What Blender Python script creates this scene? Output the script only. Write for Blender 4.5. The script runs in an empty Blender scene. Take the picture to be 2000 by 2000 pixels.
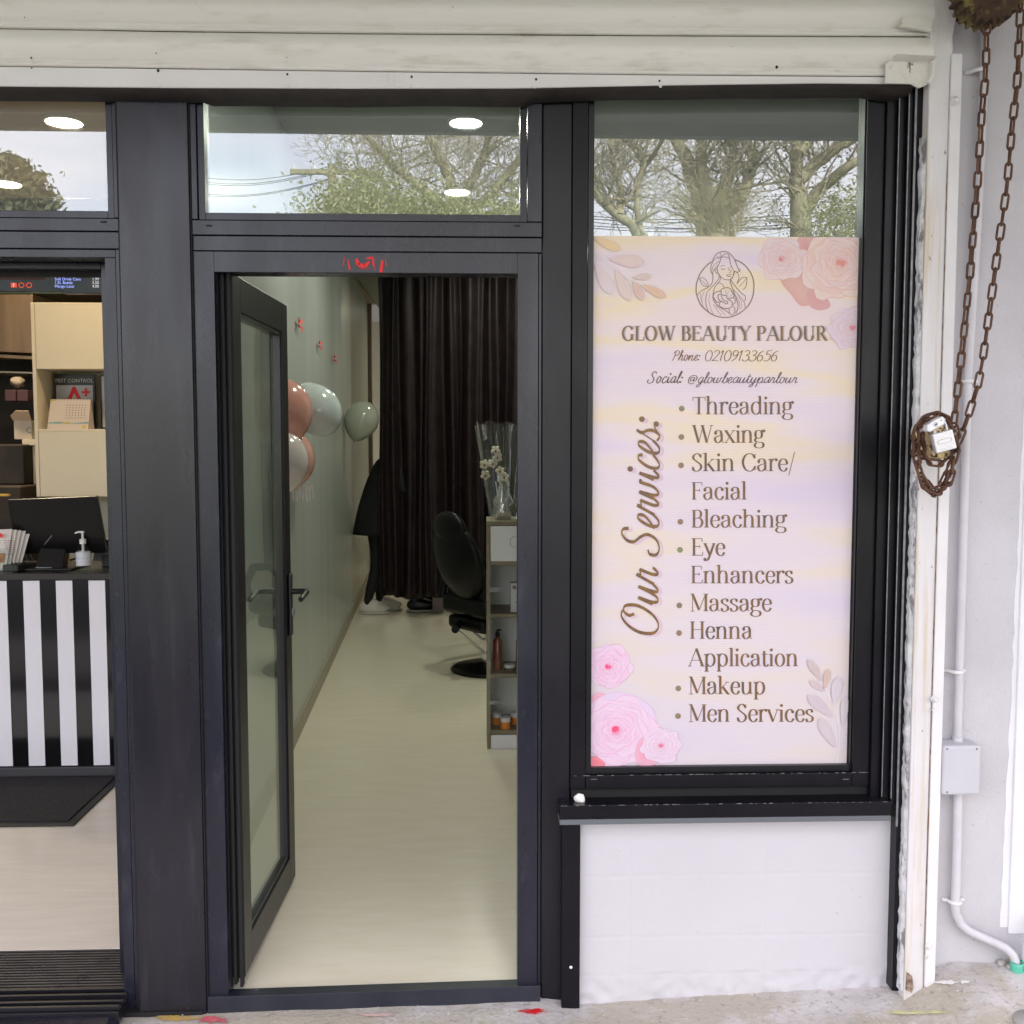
import bpy, bmesh, math, random
from mathutils import Vector, Matrix, noise
R = math.radians
sc = bpy.context.scene
COL = sc.collection
# ------------------------------------------------------------------ camera
CAM = Vector((0.0, -2.92, 1.605))
PITCH, YAW = R(4.0), R(2.0)
cd = bpy.data.cameras.new('camera'); cam = bpy.data.objects.new('camera', cd); COL.objects.link(cam)
cam.location = CAM; cam.rotation_euler = (R(90) - PITCH, 0, -YAW)
cd.lens = 36; cd.sensor_width = 36; cd.clip_start = 0.05; cd.clip_end = 2000
sc.camera = cam
CM = cam.rotation_euler.to_matrix()
# ------------------------------------------------------------------ sky, sun, exposure
SUN_EL, SUN_AZ = R(38), R(25)          # the sun stands behind the building: the shop front is in open shade
world = bpy.data.worlds.new('World'); sc.world = world; world.use_nodes = True
nt = world.node_tree; nt.nodes.clear()
def wn(t, **k):
    n = nt.nodes.new(t)
    for a, b in k.items(): setattr(n, a, b)
    return n
sky = wn('ShaderNodeTexSky', sky_type='NISHITA', sun_disc=False, sun_elevation=SUN_EL, sun_rotation=SUN_AZ)
tcw = wn('ShaderNodeTexCoord'); mpw = wn('ShaderNodeMapping'); mpw.inputs['Scale'].default_value = (1.0, 1.0, 2.6)
nzw = wn('ShaderNodeTexNoise'); nzw.inputs['Scale'].default_value = 1.7; nzw.inputs['Detail'].default_value = 6; nzw.inputs['Roughness'].default_value = .55
rpw = wn('ShaderNodeValToRGB'); rpw.color_ramp.elements[0].position = .40; rpw.color_ramp.elements[1].position = .62
mixw = wn('ShaderNodeMix', data_type='RGBA'); mixw.inputs[7].default_value = (9.9, 9.2, 9.6, 1)
mulw = wn('ShaderNodeMath', operation='MULTIPLY_ADD'); mulw.inputs[1].default_value = .46; mulw.inputs[2].default_value = .44
bgw = wn('ShaderNodeBackground'); bgw.inputs['Strength'].default_value = 0.15
ow = wn('ShaderNodeOutputWorld')
L = nt.links.new
L(tcw.outputs['Generated'], mpw.inputs[0]); L(mpw.outputs[0], nzw.inputs['Vector']); L(nzw.outputs[0], rpw.inputs[0])
L(rpw.outputs[0], mulw.inputs[0]); L(mulw.outputs[0], mixw.inputs[0]); L(sky.outputs[0], mixw.inputs[6])
L(mixw.outputs[2], bgw.inputs['Color']); L(bgw.outputs[0], ow.inputs[0])
sd = bpy.data.lights.new('sun', 'SUN'); sd.energy = 3.5; sd.angle = R(.5); sd.color = (1, .95, .88)
sun = bpy.data.objects.new('sun', sd); COL.objects.link(sun)
sdir = Vector((math.sin(SUN_AZ) * math.cos(SUN_EL), math.cos(SUN_AZ) * math.cos(SUN_EL), math.sin(SUN_EL)))
sun.rotation_euler = sdir.to_track_quat('Z', 'Y').to_euler(); sun.location = (0, 10, 12)
sc.view_settings.view_transform = 'Standard'; sc.view_settings.look = 'None'
sc.view_settings.gamma = 1; sc.view_settings.exposure = 1.5
sc.cycles.max_bounces = 10; sc.cycles.transparent_max_bounces = 24; sc.cycles.diffuse_bounces = 6
sc.cycles.sample_clamp_indirect = 6

# ------------------------------------------------------------------ helpers
def W(px, py, Y=0.0):
    """a pixel of the 2000 px photograph to the world point on the plane at depth Y"""
    d = CM @ Vector(((px - 1000) / 2000, (1000 - py) / 2000, -1))
    t = (Y - CAM.y) / d.y
    return CAM + d * t
def WX(px, py, Y=0.0): return W(px, py, Y).x
def WZ(px, py, Y=0.0): return W(px, py, Y).z
def WF(px, py, z=0.0):
    d = CM @ Vector(((px - 1000) / 2000, (1000 - py) / 2000, -1))
    return CAM + d * ((z - CAM.z) / d.z)

MATS = {}
def mat(name, col, rough=.5, metal=0, col2=None, nscale=8, nmap=(1, 1, 1), lo=.35, hi=.65, bump=0, bscale=60, spec=.5,
        coat=0, emit=None, es=0, alpha=1, detail=5, trans=0, attr=None, rvar=0, sheen=0, bmap=None):
    if name in MATS: return MATS[name]
    m = bpy.data.materials.new(name); m.use_nodes = True; MATS[name] = m
    n = m.node_tree; N = n.nodes; l = n.links.new; b = N['Principled BSDF']
    b.inputs['Base Color'].default_value = (*col, 1); b.inputs['Roughness'].default_value = rough
    b.inputs['Metallic'].default_value = metal; b.inputs['Specular IOR Level'].default_value = spec
    b.inputs['Coat Weight'].default_value = coat; b.inputs['Alpha'].default_value = alpha
    b.inputs['Transmission Weight'].default_value = trans; b.inputs['Sheen Weight'].default_value = sheen
    if emit: b.inputs['Emission Color'].default_value = (*emit, 1); b.inputs['Emission Strength'].default_value = es
    tc = N.new('ShaderNodeTexCoord'); geo = N.new('ShaderNodeNewGeometry')
    if col2 is not None:
        mp = N.new('ShaderNodeMapping'); mp.inputs['Scale'].default_value = nmap
        nz = N.new('ShaderNodeTexNoise'); nz.inputs['Scale'].default_value = nscale; nz.inputs['Detail'].default_value = detail; nz.inputs['Roughness'].default_value = .6
        rp = N.new('ShaderNodeValToRGB'); rp.color_ramp.elements[0].position = lo; rp.color_ramp.elements[1].position = hi
        rp.color_ramp.elements[0].color = (*col, 1); rp.color_ramp.elements[1].color = (*col2, 1)
        l(geo.outputs['Position'], mp.inputs[0]); l(mp.outputs[0], nz.inputs['Vector']); l(nz.outputs[0], rp.inputs[0]); l(rp.outputs[0], b.inputs['Base Color'])
    if attr:
        at = N.new('ShaderNodeAttribute'); at.attribute_name = attr; l(at.outputs['Color'], b.inputs['Base Color'])
    if rvar:
        n3 = N.new('ShaderNodeTexNoise'); n3.inputs['Scale'].default_value = 5; n3.inputs['Detail'].default_value = 6
        mr = N.new('ShaderNodeMapRange'); mr.inputs['From Min'].default_value = .3; mr.inputs['From Max'].default_value = .7
        mr.inputs['To Min'].default_value = max(.02, rough - rvar); mr.inputs['To Max'].default_value = min(1, rough + rvar)
        mp3 = N.new('ShaderNodeMapping'); mp3.inputs['Scale'].default_value = (2, 2, .5)
        l(geo.outputs['Position'], mp3.inputs[0]); l(mp3.outputs[0], n3.inputs['Vector'])
        l(n3.outputs[0], mr.inputs[0]); l(mr.outputs[0], b.inputs['Roughness'])
    if bump:
        n2 = N.new('ShaderNodeTexNoise'); n2.inputs['Scale'].default_value = bscale; n2.inputs['Detail'].default_value = 5
        bp = N.new('ShaderNodeBump'); bp.inputs['Strength'].default_value = bump; bp.inputs['Distance'].default_value = .004
        if bmap:
            mb_ = N.new('ShaderNodeMapping'); mb_.inputs['Scale'].default_value = bmap
            l(geo.outputs['Position'], mb_.inputs[0]); l(mb_.outputs[0], n2.inputs['Vector'])
        else: l(geo.outputs['Position'], n2.inputs['Vector'])
        l(n2.outputs[0], bp.inputs['Height']); l(bp.outputs[0], b.inputs['Normal'])
    return m
def add_layer(m, col, lo, hi, scale, nmap=(1, 1, 1), detail=6, fac=1.0, rough=None):
    """a second patchy colour (dirt, rust, stains) over a material's base colour"""
    n = m.node_tree; N = n.nodes; l = n.links.new; b = N['Principled BSDF']
    src = b.inputs['Base Color'].links[0].from_socket if b.inputs['Base Color'].links else None
    geo = N.new('ShaderNodeNewGeometry'); mp = N.new('ShaderNodeMapping'); mp.inputs['Scale'].default_value = nmap
    mp.inputs['Location'].default_value = (3.1 * scale % 7, 1.7, 5.3)
    nz = N.new('ShaderNodeTexNoise'); nz.inputs['Scale'].default_value = scale; nz.inputs['Detail'].default_value = detail; nz.inputs['Roughness'].default_value = .65
    mr = N.new('ShaderNodeMapRange'); mr.inputs['From Min'].default_value = lo; mr.inputs['From Max'].default_value = hi; mr.inputs['To Max'].default_value = fac
    mx = N.new('ShaderNodeMix'); mx.data_type = 'RGBA'
    l(geo.outputs['Position'], mp.inputs[0]); l(mp.outputs[0], nz.inputs['Vector']); l(nz.outputs[0], mr.inputs[0]); l(mr.outputs[0], mx.inputs[0])
    if src: l(src, mx.inputs[6])
    else: mx.inputs[6].default_value = b.inputs['Base Color'].default_value
    mx.inputs[7].default_value = (*col, 1); l(mx.outputs[2], b.inputs['Base Color'])
    return m
def glass(name, ior, tint=(1, 1, 1), rough=0.0, wob=.0, dust_haze=None, dfac=0):
    if name in MATS: return MATS[name]
    m = bpy.data.materials.new(name); m.use_nodes = True; MATS[name] = m
    N = m.node_tree.nodes; l = m.node_tree.links.new; N.clear()
    o = N.new('ShaderNodeOutputMaterial'); mx = N.new('ShaderNodeMixShader'); tr = N.new('ShaderNodeBsdfTransparent'); gl = N.new('ShaderNodeBsdfGlossy')
    r0 = ior if ior < 1 else ((ior - 1) / (ior + 1)) ** 2      # Schlick, the same from both sides of the sheet
    g0 = N.new('ShaderNodeNewGeometry'); dt = N.new('ShaderNodeVectorMath'); dt.operation = 'DOT_PRODUCT'; l(g0.outputs['Normal'], dt.inputs[0]); l(g0.outputs['Incoming'], dt.inputs[1])
    ab = N.new('ShaderNodeMath'); ab.operation = 'ABSOLUTE'; l(dt.outputs['Value'], ab.inputs[0])
    om = N.new('ShaderNodeMath'); om.operation = 'SUBTRACT'; om.inputs[0].default_value = 1; om.use_clamp = True; l(ab.outputs[0], om.inputs[1])
    pw = N.new('ShaderNodeMath'); pw.operation = 'POWER'; pw.inputs[1].default_value = 5; l(om.outputs[0], pw.inputs[0])
    fr = N.new('ShaderNodeMath'); fr.operation = 'MULTIPLY_ADD'; fr.inputs[1].default_value = 1 - r0; fr.inputs[2].default_value = r0; l(pw.outputs[0], fr.inputs[0])
    tr.inputs[0].default_value = (*tint, 1); gl.inputs['Roughness'].default_value = rough; gl.inputs['Color'].default_value = (.96, .98, 1, 1)
    l(fr.outputs[0], mx.inputs[0]); l(tr.outputs[0], mx.inputs[1]); l(gl.outputs[0], mx.inputs[2]); l(mx.outputs[0], o.inputs[0])
    if dust_haze:
        df = N.new('ShaderNodeBsdfDiffuse'); df.inputs[0].default_value = (*dust_haze, 1); m2 = N.new('ShaderNodeMixShader'); m2.inputs[0].default_value = dfac
        l(mx.outputs[0], m2.inputs[1]); l(df.outputs[0], m2.inputs[2]); l(m2.outputs[0], o.inputs[0])
    if wob:
        nz = N.new('ShaderNodeTexNoise'); nz.inputs['Scale'].default_value = 2.2; nz.inputs['Detail'].default_value = 1
        bp = N.new('ShaderNodeBump'); bp.inputs['Strength'].default_value = wob; bp.inputs['Distance'].default_value = .01
        g = N.new('ShaderNodeNewGeometry'); l(g.outputs['Position'], nz.inputs['Vector']); l(nz.outputs[0], bp.inputs['Height']); l(bp.outputs[0], gl.inputs['Normal'])
    return m

def tag(o, label=None, cat=None, group=None, kind=None):
    if label: o['label'] = label
    if cat: o['category'] = cat
    if group: o['group'] = group
    if kind: o['kind'] = kind
    return o
def thing(name, label, cat, loc=(0, 0, 0), group=None):
    o = bpy.data.objects.new(name, None); o.empty_display_size = .1; COL.objects.link(o); o.location = loc
    return tag(o, label, cat, group)
def wloc(o):
    v = Vector((0, 0, 0))
    while o is not None: v = v + Vector(o.location); o = o.parent
    return v

class MB:
    def __init__(s): s.v = []; s.f = []; s.c = []; s.sm = []
    def add(s, vs, fs, smooth=False, col=None):
        k = len(s.v); s.v += [tuple(v) for v in vs]
        for f in fs: s.f.append(tuple(k + i for i in f)); s.sm.append(smooth)
        if col is not None:
            s.c += (list(col) if isinstance(col[0], (tuple, list)) else [col] * len(vs))
        return s
    def box(s, x0, x1, y0, y1, z0, z1, rz=0, rx=0, ry=0, piv=None):
        vs = [Vector((x, y, z)) for x in (x0, x1) for y in (y0, y1) for z in (z0, z1)]
        if rz or rx or ry:
            p = Vector(piv) if piv else Vector(((x0 + x1) / 2, (y0 + y1) / 2, (z0 + z1) / 2))
            M = Matrix.Rotation(rz, 3, 'Z') @ Matrix.Rotation(ry, 3, 'Y') @ Matrix.Rotation(rx, 3, 'X')
            vs = [p + M @ (v - p) for v in vs]
        return s.add(vs, [(0, 1, 3, 2), (4, 6, 7, 5), (0, 4, 5, 1), (2, 3, 7, 6), (0, 2, 6, 4), (1, 5, 7, 3)])
    def tube(s, pts, r, n=10, caps=True, closed=False, flat=1.0):
        pts = [Vector(p) for p in pts]; m = len(pts)
        rr = r if isinstance(r, (list, tuple)) else [r] * m
        rings = []; up = None
        for i, p in enumerate(pts):
            if closed: t = pts[(i + 1) % m] - pts[i - 1]
            else: t = pts[min(i + 1, m - 1)] - pts[max(i - 1, 0)]
            t.normalize()
            if up is None:
                a = Vector((0, 0, 1)) if abs(t.z) < .9 else Vector((1, 0, 0)); up = (a - t * a.dot(t)).normalized()
            else: up = (up - t * up.dot(t)).normalized()
            sd_ = t.cross(up)
            rings.append([p + (up * math.cos(2 * math.pi * j / n) * flat + sd_ * math.sin(2 * math.pi * j / n)) * rr[i] for j in range(n)])
        vs = [v for g in rings for v in g]; fs = []
        for i in range(m if closed else m - 1):
            a, b = i * n, ((i + 1) % m) * n
            for j in range(n): fs.append((a + j, a + (j + 1) % n, b + (j + 1) % n, b + j))
        s.add(vs, fs, True)
        if caps and not closed:
            s.add(rings[0], [tuple(range(n))[::-1]]); s.add(rings[-1], [tuple(range(n))])
        return s
    def cyl(s, p0, p1, r0, r1=None, n=20): return s.tube([p0, p1], [r0, r0 if r1 is None else r1], n)
    def lathe(s, prof, c, n=28, axis='Z', cap=True):
        c = Vector(c); vs = []; fs = []
        for (r, h) in prof:
            for j in range(n):
                a = 2 * math.pi * j / n
                if axis == 'Z': vs.append(c + Vector((r * math.cos(a), r * math.sin(a), h)))
                elif axis == 'Y': vs.append(c + Vector((r * math.cos(a), h, r * math.sin(a))))
                else: vs.append(c + Vector((h, r * math.cos(a), r * math.sin(a))))
        for i in range(len(prof) - 1):
            for j in range(n): fs.append((i * n + j, i * n + (j + 1) % n, (i + 1) * n + (j + 1) % n, (i + 1) * n + j))
        s.add(vs, fs, True)
        if cap:
            s.add(vs[:n], [tuple(range(n))[::-1]]); s.add(vs[-n:], [tuple(range(n))])
        return s
    def ell(s, c, rx, ry, rz, n=20, m=12, M=None, warp=None):
        c = Vector(c); vs = []; fs = []
        for i in range(m + 1):
            ph = math.pi * i / m
            for j in range(n):
                a = 2 * math.pi * j / n
                p = Vector((math.sin(ph) * math.cos(a) * rx, math.sin(ph) * math.sin(a) * ry, math.cos(ph) * rz))
                if warp: p = warp(p)
                if M: p = M @ p
                vs.append(c + p)
        for i in range(m):
            for j in range(n): fs.append((i * n + j, (i + 1) * n + j, (i + 1) * n + (j + 1) % n, i * n + (j + 1) % n))
        return s.add(vs, fs, True)
    def prism(s, poly, y0, y1):
        """polygon of (x, z) extruded from y0 to y1"""
        n = len(poly); vs = [(x, y0, z) for x, z in poly] + [(x, y1, z) for x, z in poly]
        return s.add(vs, [tuple(range(n)), tuple(range(2 * n - 1, n - 1, -1))] + [(i, n + i, n + (i + 1) % n, (i + 1) % n) for i in range(n)])
    def xprism(s, poly, x0, x1):
        """polygon of (y, z) extruded from x0 to x1"""
        n = len(poly); vs = [(x0, y, z) for y, z in poly] + [(x1, y, z) for y, z in poly]
        return s.add(vs, [tuple(range(n))[::-1], tuple(range(n, 2 * n))] + [(i, (i + 1) % n, n + (i + 1) % n, n + i) for i in range(n)])
    def zprism(s, poly, z0, z1):
        n = len(poly); vs = [(x, y, z0) for x, y in poly] + [(x, y, z1) for x, y in poly]
        return s.add(vs, [tuple(range(n))[::-1], tuple(range(n, 2 * n))] + [(i, (i + 1) % n, n + (i + 1) % n, n + i) for i in range(n)])
    def grid(s, fn, nu, nv, smooth=True, col=None):
        vs = [fn(i / nu, j / nv) for j in range(nv + 1) for i in range(nu + 1)]
        cs = [col(i / nu, j / nv) for j in range(nv + 1) for i in range(nu + 1)] if col else None
        return s.add(vs, [(j * (nu + 1) + i, j * (nu + 1) + i + 1, (j + 1) * (nu + 1) + i + 1, (j + 1) * (nu + 1) + i) for j in range(nv) for i in range(nu)], smooth, cs)
    def build(s, name, m, parent=None, bevel=0, seg=2, sub=0, label=None, solid=0, recalc=True):
        me = bpy.data.meshes.new(name); off = Vector((0, 0, 0))
        if parent is None and s.v:
            xs = [v[0] for v in s.v]; ys = [v[1] for v in s.v]; zs = [v[2] for v in s.v]
            off = Vector(((min(xs) + max(xs)) / 2, (min(ys) + max(ys)) / 2, min(zs)))
        me.from_pydata([tuple(Vector(v) - off) for v in s.v], [], s.f)
        me.polygons.foreach_set('use_smooth', s.sm)
        if s.c:
            ca = me.color_attributes.new('Col', 'FLOAT_COLOR', 'POINT')
            ca.data.foreach_set('color', [q for c in s.c for q in (*c[:3], 1)])
        if recalc:
            bm = bmesh.new(); bm.from_mesh(me)
            bmesh.ops.recalc_face_normals(bm, faces=bm.faces); bm.to_mesh(me); bm.free()
        me.update()
        o = bpy.data.objects.new(name, me); COL.objects.link(o); me.materials.append(m)
        if parent is not None: o.parent = parent; o.location = -wloc(parent)
        else: o.location = off
        if solid:
            sm_ = o.modifiers.new('s', 'SOLIDIFY'); sm_.thickness = solid
        if bevel:
            b = o.modifiers.new('b', 'BEVEL'); b.width = bevel; b.segments = seg; b.limit_method = 'ANGLE'; b.angle_limit = R(40)
        if sub:
            q = o.modifiers.new('u', 'SUBSURF'); q.levels = sub; q.render_levels = sub
        if label: o['label'] = label
        return o
def P(mb, name, m, parent, **k): return mb.build(name, m, parent, **k)
def sans(txt, name, x, y, z, size, m, parent, rx=R(90), rz=0, align='LEFT', rot=None):
    """sans lettering with the built-in typeface, turned into a mesh"""
    cu = bpy.data.curves.new(name, 'FONT'); cu.body = txt; cu.size = size; cu.align_x = align; cu.resolution_u = 3
    t = bpy.data.objects.new('t', cu); COL.objects.link(t)
    dg = bpy.context.evaluated_depsgraph_get(); me = bpy.data.meshes.new_from_object(t.evaluated_get(dg)); me.name = name
    M = Matrix.Translation((x, y, z)) @ (rot.to_4x4() if rot else (Matrix.Rotation(rz, 4, 'Z') @ Matrix.Rotation(rx, 4, 'X')))
    me.transform(M); bpy.data.objects.remove(t); bpy.data.curves.remove(cu)
    me.materials.clear(); me.materials.append(m)
    o = bpy.data.objects.new(name, me); COL.objects.link(o); o.parent = parent; o.location = -wloc(parent)
    return o
random.seed(7)
# ================================================================== MATERIALS
m_frame = add_layer(mat('powder_coat_slate', (.008, .009, .018), .28, col2=(.013, .014, .027), nscale=3, nmap=(2, 2, .6), spec=.5, bump=.05, bscale=260, rvar=.07), (.055, .055, .07), .56, .72, 7, (3, 1, 1), fac=.35)
m_frame_in = mat('powder_coat_inner', (.030, .031, .040), .4, spec=.4)
m_gap = mat('joint_shadow_rubber', (.006, .006, .007), .8)
m_panel = add_layer(mat('column_cladding', (.007, .006, .011), .28, col2=(.013, .012, .020), nscale=2.2, nmap=(5, 1, .7), lo=.3, hi=.7, spec=.5, rvar=.07), (.045, .042, .05), .54, .72, 3, (7, 1, .8), fac=.35)
m_black = add_layer(mat('black_aluminium', (.004, .004, .006), .33, col2=(.007, .006, .010), nscale=4, spec=.25, rvar=.08), (.10, .10, .10), .72, .80, 38, (1, 1, 1), fac=.4)
m_black2 = mat('black_aluminium_edge', (.009, .009, .012), .28, spec=.4)
m_alloy = mat('bare_alloy_edge', (.30, .31, .33), .45, metal=.5, col2=(.18, .18, .19), nscale=40)
m_drip = mat('grey_drip_edge', (.12, .13, .145), .4, spec=.5)
m_shut = add_layer(add_layer(mat('shutter_paint', (.78, .75, .715), .42, col2=(.83, .80, .77), nscale=3, nmap=(.4, 1, 3), spec=.4, bump=.12, bscale=90), (.58, .54, .46), .54, .70, 6, (1, 1, 5), fac=.5), (.20, .13, .07), .69, .74, 26, (1, 1, 1), fac=.7)
m_rail = add_layer(mat('shutter_rail_paint', (.73, .71, .71), .45, col2=(.78, .76, .76), nscale=4, spec=.4, bump=.1, bscale=90), (.30, .27, .23), .70, .78, 25, (.5, 1, 1), fac=.6)
m_rubber = add_layer(mat('weather_strip_rubber', (.018, .014, .012), .75, col2=(.03, .024, .02), nscale=20, bump=.4, bscale=60), (.5, .45, .35), .77, .80, 60, fac=.8)
m_post = add_layer(add_layer(mat('guide_post_paint', (.65, .63, .635), .5, col2=(.72, .70, .71), nscale=4, nmap=(1, 1, .5), spec=.35, bump=.25, bscale=120), (.55, .43, .24), .50, .66, 5, (6, 1, .25), fac=.7), (.16, .09, .05), .665, .70, 45, (1, 1, .7), fac=.8)
m_bar = add_layer(mat('guide_bar_paint', (.70, .69, .69), .5, col2=(.77, .76, .77), nscale=5, spec=.35, bump=.2, bscale=110), (.30, .18, .10), .73, .79, 40, (1, 1, .5), fac=.7)
m_seal = add_layer(mat('flaking_sealant', (.55, .55, .56), .8, col2=(.72, .72, .74), nscale=30, bump=.8, bscale=90), (.10, .10, .105), .53, .60, 30, (1, 1, .35), fac=.8)
m_pier = add_layer(add_layer(mat('painted_block', (.49, .475, .505), .62, col2=(.55, .535, .565), nscale=3, spec=.3, bump=.5, bscale=110), (.50, .46, .38), .55, .75, 2.2, (1.5, 1, .5), fac=.35), (.25, .22, .19), .68, .70, 70, fac=.8)
m_pier2 = mat('white_masonry_paint', (.70, .70, .73), .55, col2=(.76, .755, .78), nscale=5, bump=.5, bscale=80)
m_dado = mat('dado_paint', (.535, .522, .555), .5, col2=(.56, .548, .58), nscale=2, spec=.35, bump=.2, bscale=45)
add_layer(m_dado, (.45, .43, .43), .60, .74, 3.5, (1, 1, 1.6), fac=.2); add_layer(m_dado, (.30, .28, .26), .70, .73, 60, fac=.6)
m_conc = add_layer(add_layer(add_layer(mat('concrete_pavement', (.48, .45, .435), .85, col2=(.68, .65, .64), nscale=7, lo=.3, hi=.7, bump=.9, bscale=70, detail=9), (.46, .41, .33), .48, .56, 2.6, fac=.8), (.27, .25, .235), .56, .66, 45, fac=.6), (.66, .64, .60), .62, .70, 60, fac=.8)
add_layer(m_frame, (.16, .16, .17), .66, .70, 70, (1, 1, 2), fac=.35); add_layer(m_panel, (.14, .13, .13), .67, .71, 60, (1, 1, 3), fac=.35)
m_patch = add_layer(mat('mortar_smear', (.48, .46, .42), .9, col2=(.40, .36, .28), nscale=6, bump=.7, bscale=60, detail=8), (.62, .60, .57), .62, .72, 40, fac=.6)
m_road = mat('asphalt', (.05, .05, .052), .9, col2=(.07, .07, .07), nscale=30, bump=.4)
m_kerb = mat('kerb_concrete', (.36, .35, .33), .85, col2=(.45, .44, .42), nscale=12, bump=.4)
m_grass = mat('grass_ground', (.045, .075, .02), .9, col2=(.09, .12, .035), nscale=6, bump=.8, bscale=20)
m_soffit = mat('canopy_soffit_paint', (.40, .41, .38), .7, col2=(.46, .47, .44), nscale=3)
m_wall_out = mat('render_paint', (.6, .6, .58), .7, col2=(.66, .66, .64), nscale=3, bump=.2)
m_swall = mat('salon_wall_paint', (.41, .44, .41), .30, col2=(.47, .50, .47), nscale=1.2, nmap=(1, 2.5, .25), spec=.45, detail=1)
m_bwall = mat('salon_back_wall', (.42, .42, .32), .5, col2=(.46, .455, .36), nscale=1.6)
m_skirt = mat('skirting_paint', (.36, .33, .26), .5)
m_ceil = mat('salon_ceiling_paint', (.30, .33, .29), .7, col2=(.32, .36, .33), nscale=1)
m_ceil2 = mat('takeaway_ceiling_paint', (.42, .34, .25), .7)
m_sfloor = add_layer(mat('cream_vinyl_plank', (.77, .70, .55), .24, col2=(.82, .76, .63), nscale=3.5, nmap=(1.2, 5, 1), lo=.3, hi=.7, spec=.5, detail=9, bump=.06, bscale=30), (.66, .60, .45), .56, .74, 9, (.8, 12, 1), fac=.35)
m_tfloor = add_layer(mat('grey_vinyl_plank', (.56, .535, .51), .3, col2=(.64, .615, .59), nscale=4, nmap=(1, 7, 1), lo=.3, hi=.7, spec=.45, detail=9, bump=.08, bscale=30), (.46, .44, .41), .58, .7, 11, (.8, 12, 1), fac=.6)
m_red = mat('red_spray_paint', (.75, .015, .02), .6)
m_pink = mat('pink_spray_paint', (.80, .06, .12), .8, col2=(.62, .20, .22), nscale=60)
m_lime = mat('yellow_spray_paint', (.62, .63, .28), .85, col2=(.50, .46, .34), nscale=45)
m_ochre = mat('yellow_filler', (.62, .40, .06), .8, col2=(.5, .36, .15), nscale=60, bump=.5)
m_paintchip = mat('white_paint_drip', (.8, .79, .78), .6)
g_win = glass('window_glass', .150, (.88, .92, .90), wob=.006, dust_haze=(.62, .64, .68), dfac=.06)
g_door = glass('door_glass', .10, (.90, .95, .92), dust_haze=(.50, .53, .44), dfac=.07)  # pale diffuse mixed in stands for the lit wall showing in the glass

# ================================================================== GROUND, ROAD, FLOORS
base_px = [(-900, 2040), (0, 1999), (404, 1986), (1065, 1962), (1135, 1968), (1400, 1950), (1750, 1931), (1805, 1914), (1862, 1890), (1940, 1880), (2100, 1878)]
BX = [(W(x, y, q).x, W(x, y, q).z) for x, y, q in [(x, y, -.075 if x in (1805, 1862) else -.035) for x, y in base_px]]
BX = [(-30, -.10)] + BX + [(2.6, BX[-1][1]), (30, BX[-1][1])]
def gbase(X):
    for (a, za), (b, zb) in zip(BX, BX[1:]):
        if a <= X <= b: return za + (zb - za) * (X - a) / (b - a)
    return BX[-1][1]
def gz(X, Y):
    t = min(1, max(0, -Y / 1.6)); t = t * t * (3 - 2 * t)
    return gbase(X) * (1 - t) + (-.11) * t
mb = MB()
xs = [-30, -14, -8, -5, -3.5] + [-2.6 + i * .04 for i in range(126)] + [3, 4, 6, 10, 18, 30]
ys = [.02, 0, -.02, -.05, -.08, -.12, -.16, -.2, -.26, -.32, -.4, -.5, -.65, -.8, -1, -1.3, -1.6, -2.0]
vs = []
for Y in ys:
    for X in xs:
        n_ = noise.noise(Vector((X * 6, Y * 6, 0))) * .004 + noise.noise(Vector((X * 19, Y * 19, 3))) * .002
        rough_ = 1.8 if X > 1.35 else 1
        vs.append((X, Y, gz(X, Y) - .003 + n_ * rough_ * (1 if Y < -.01 else .3)))
nx = len(xs)
mb.add(vs, [(j * nx + i, j * nx + i + 1, (j + 1) * nx + i + 1, (j + 1) * nx + i) for j in range(len(ys) - 1) for i in range(nx - 1)], True)
tag(mb.build('pavement', m_conc), kind='structure')
mb = MB().box(-30, 30, -2.15, -2.0, -.3, -.105); tag(mb.build('kerb', m_kerb, bevel=.012), kind='structure')
mb = MB().add([(-60, -11, -.24), (60, -11, -.24), (60, -2.0, -.24), (-60, -2.0, -.24)], [(0, 1, 2, 3)]); tag(mb.build('road', m_road), kind='structure')  # unseen asphalt starts close to the shops to cut light bounced onto the walls
mb = MB().add([(-400, -400, -.26), (400, -400, -.26), (400, -10.9, -.2), (-400, -10.9, -.2)], [(0, 1, 2, 3)]); tag(mb.build('ground', m_grass), kind='structure')
SW0 = -.865
def swx(Y): return SW0 - .042 * Y     # the salon's left wall
mb = MB(); YF = [.0305, .12, .25, .4, .55, .8, 1.2, 2, 3.5, 6, 11]
def edge_z(X): return -.036 + (X + .95) * .0257 if X < .14 else -.008 + min(1, (X - .14) / 2) * .006
XF = [-.93, -.8, -.6, -.4, -.1, .14, .5, 1.2, 2.5, 4.0]
mb.add([(X if i_ else swx(Y) - .06, Y, edge_z(X) * max(0, 1 - (Y - .03) / .75) ** 2) for Y in YF for i_, X in enumerate(XF)], [(j * 10 + i, j * 10 + i + 1, (j + 1) * 10 + i + 1, (j + 1) * 10 + i) for j in range(10) for i in range(9)], True)
tag(mb.build('salon_floor', m_sfloor), kind='structure')
mb = MB().box(-3.4, -.80, -.02, .24, -.3, -.052); tag(mb.build('footing', m_gap), kind='structure')
mb = MB().add([(-5.0, .26, 0), (-1.0, .26, 0), (-1.4, 9, 0), (-5.0, 9, 0)], [(0, 1, 2, 3)]); tag(mb.build('takeaway_floor', m_tfloor), kind='structure')

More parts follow.
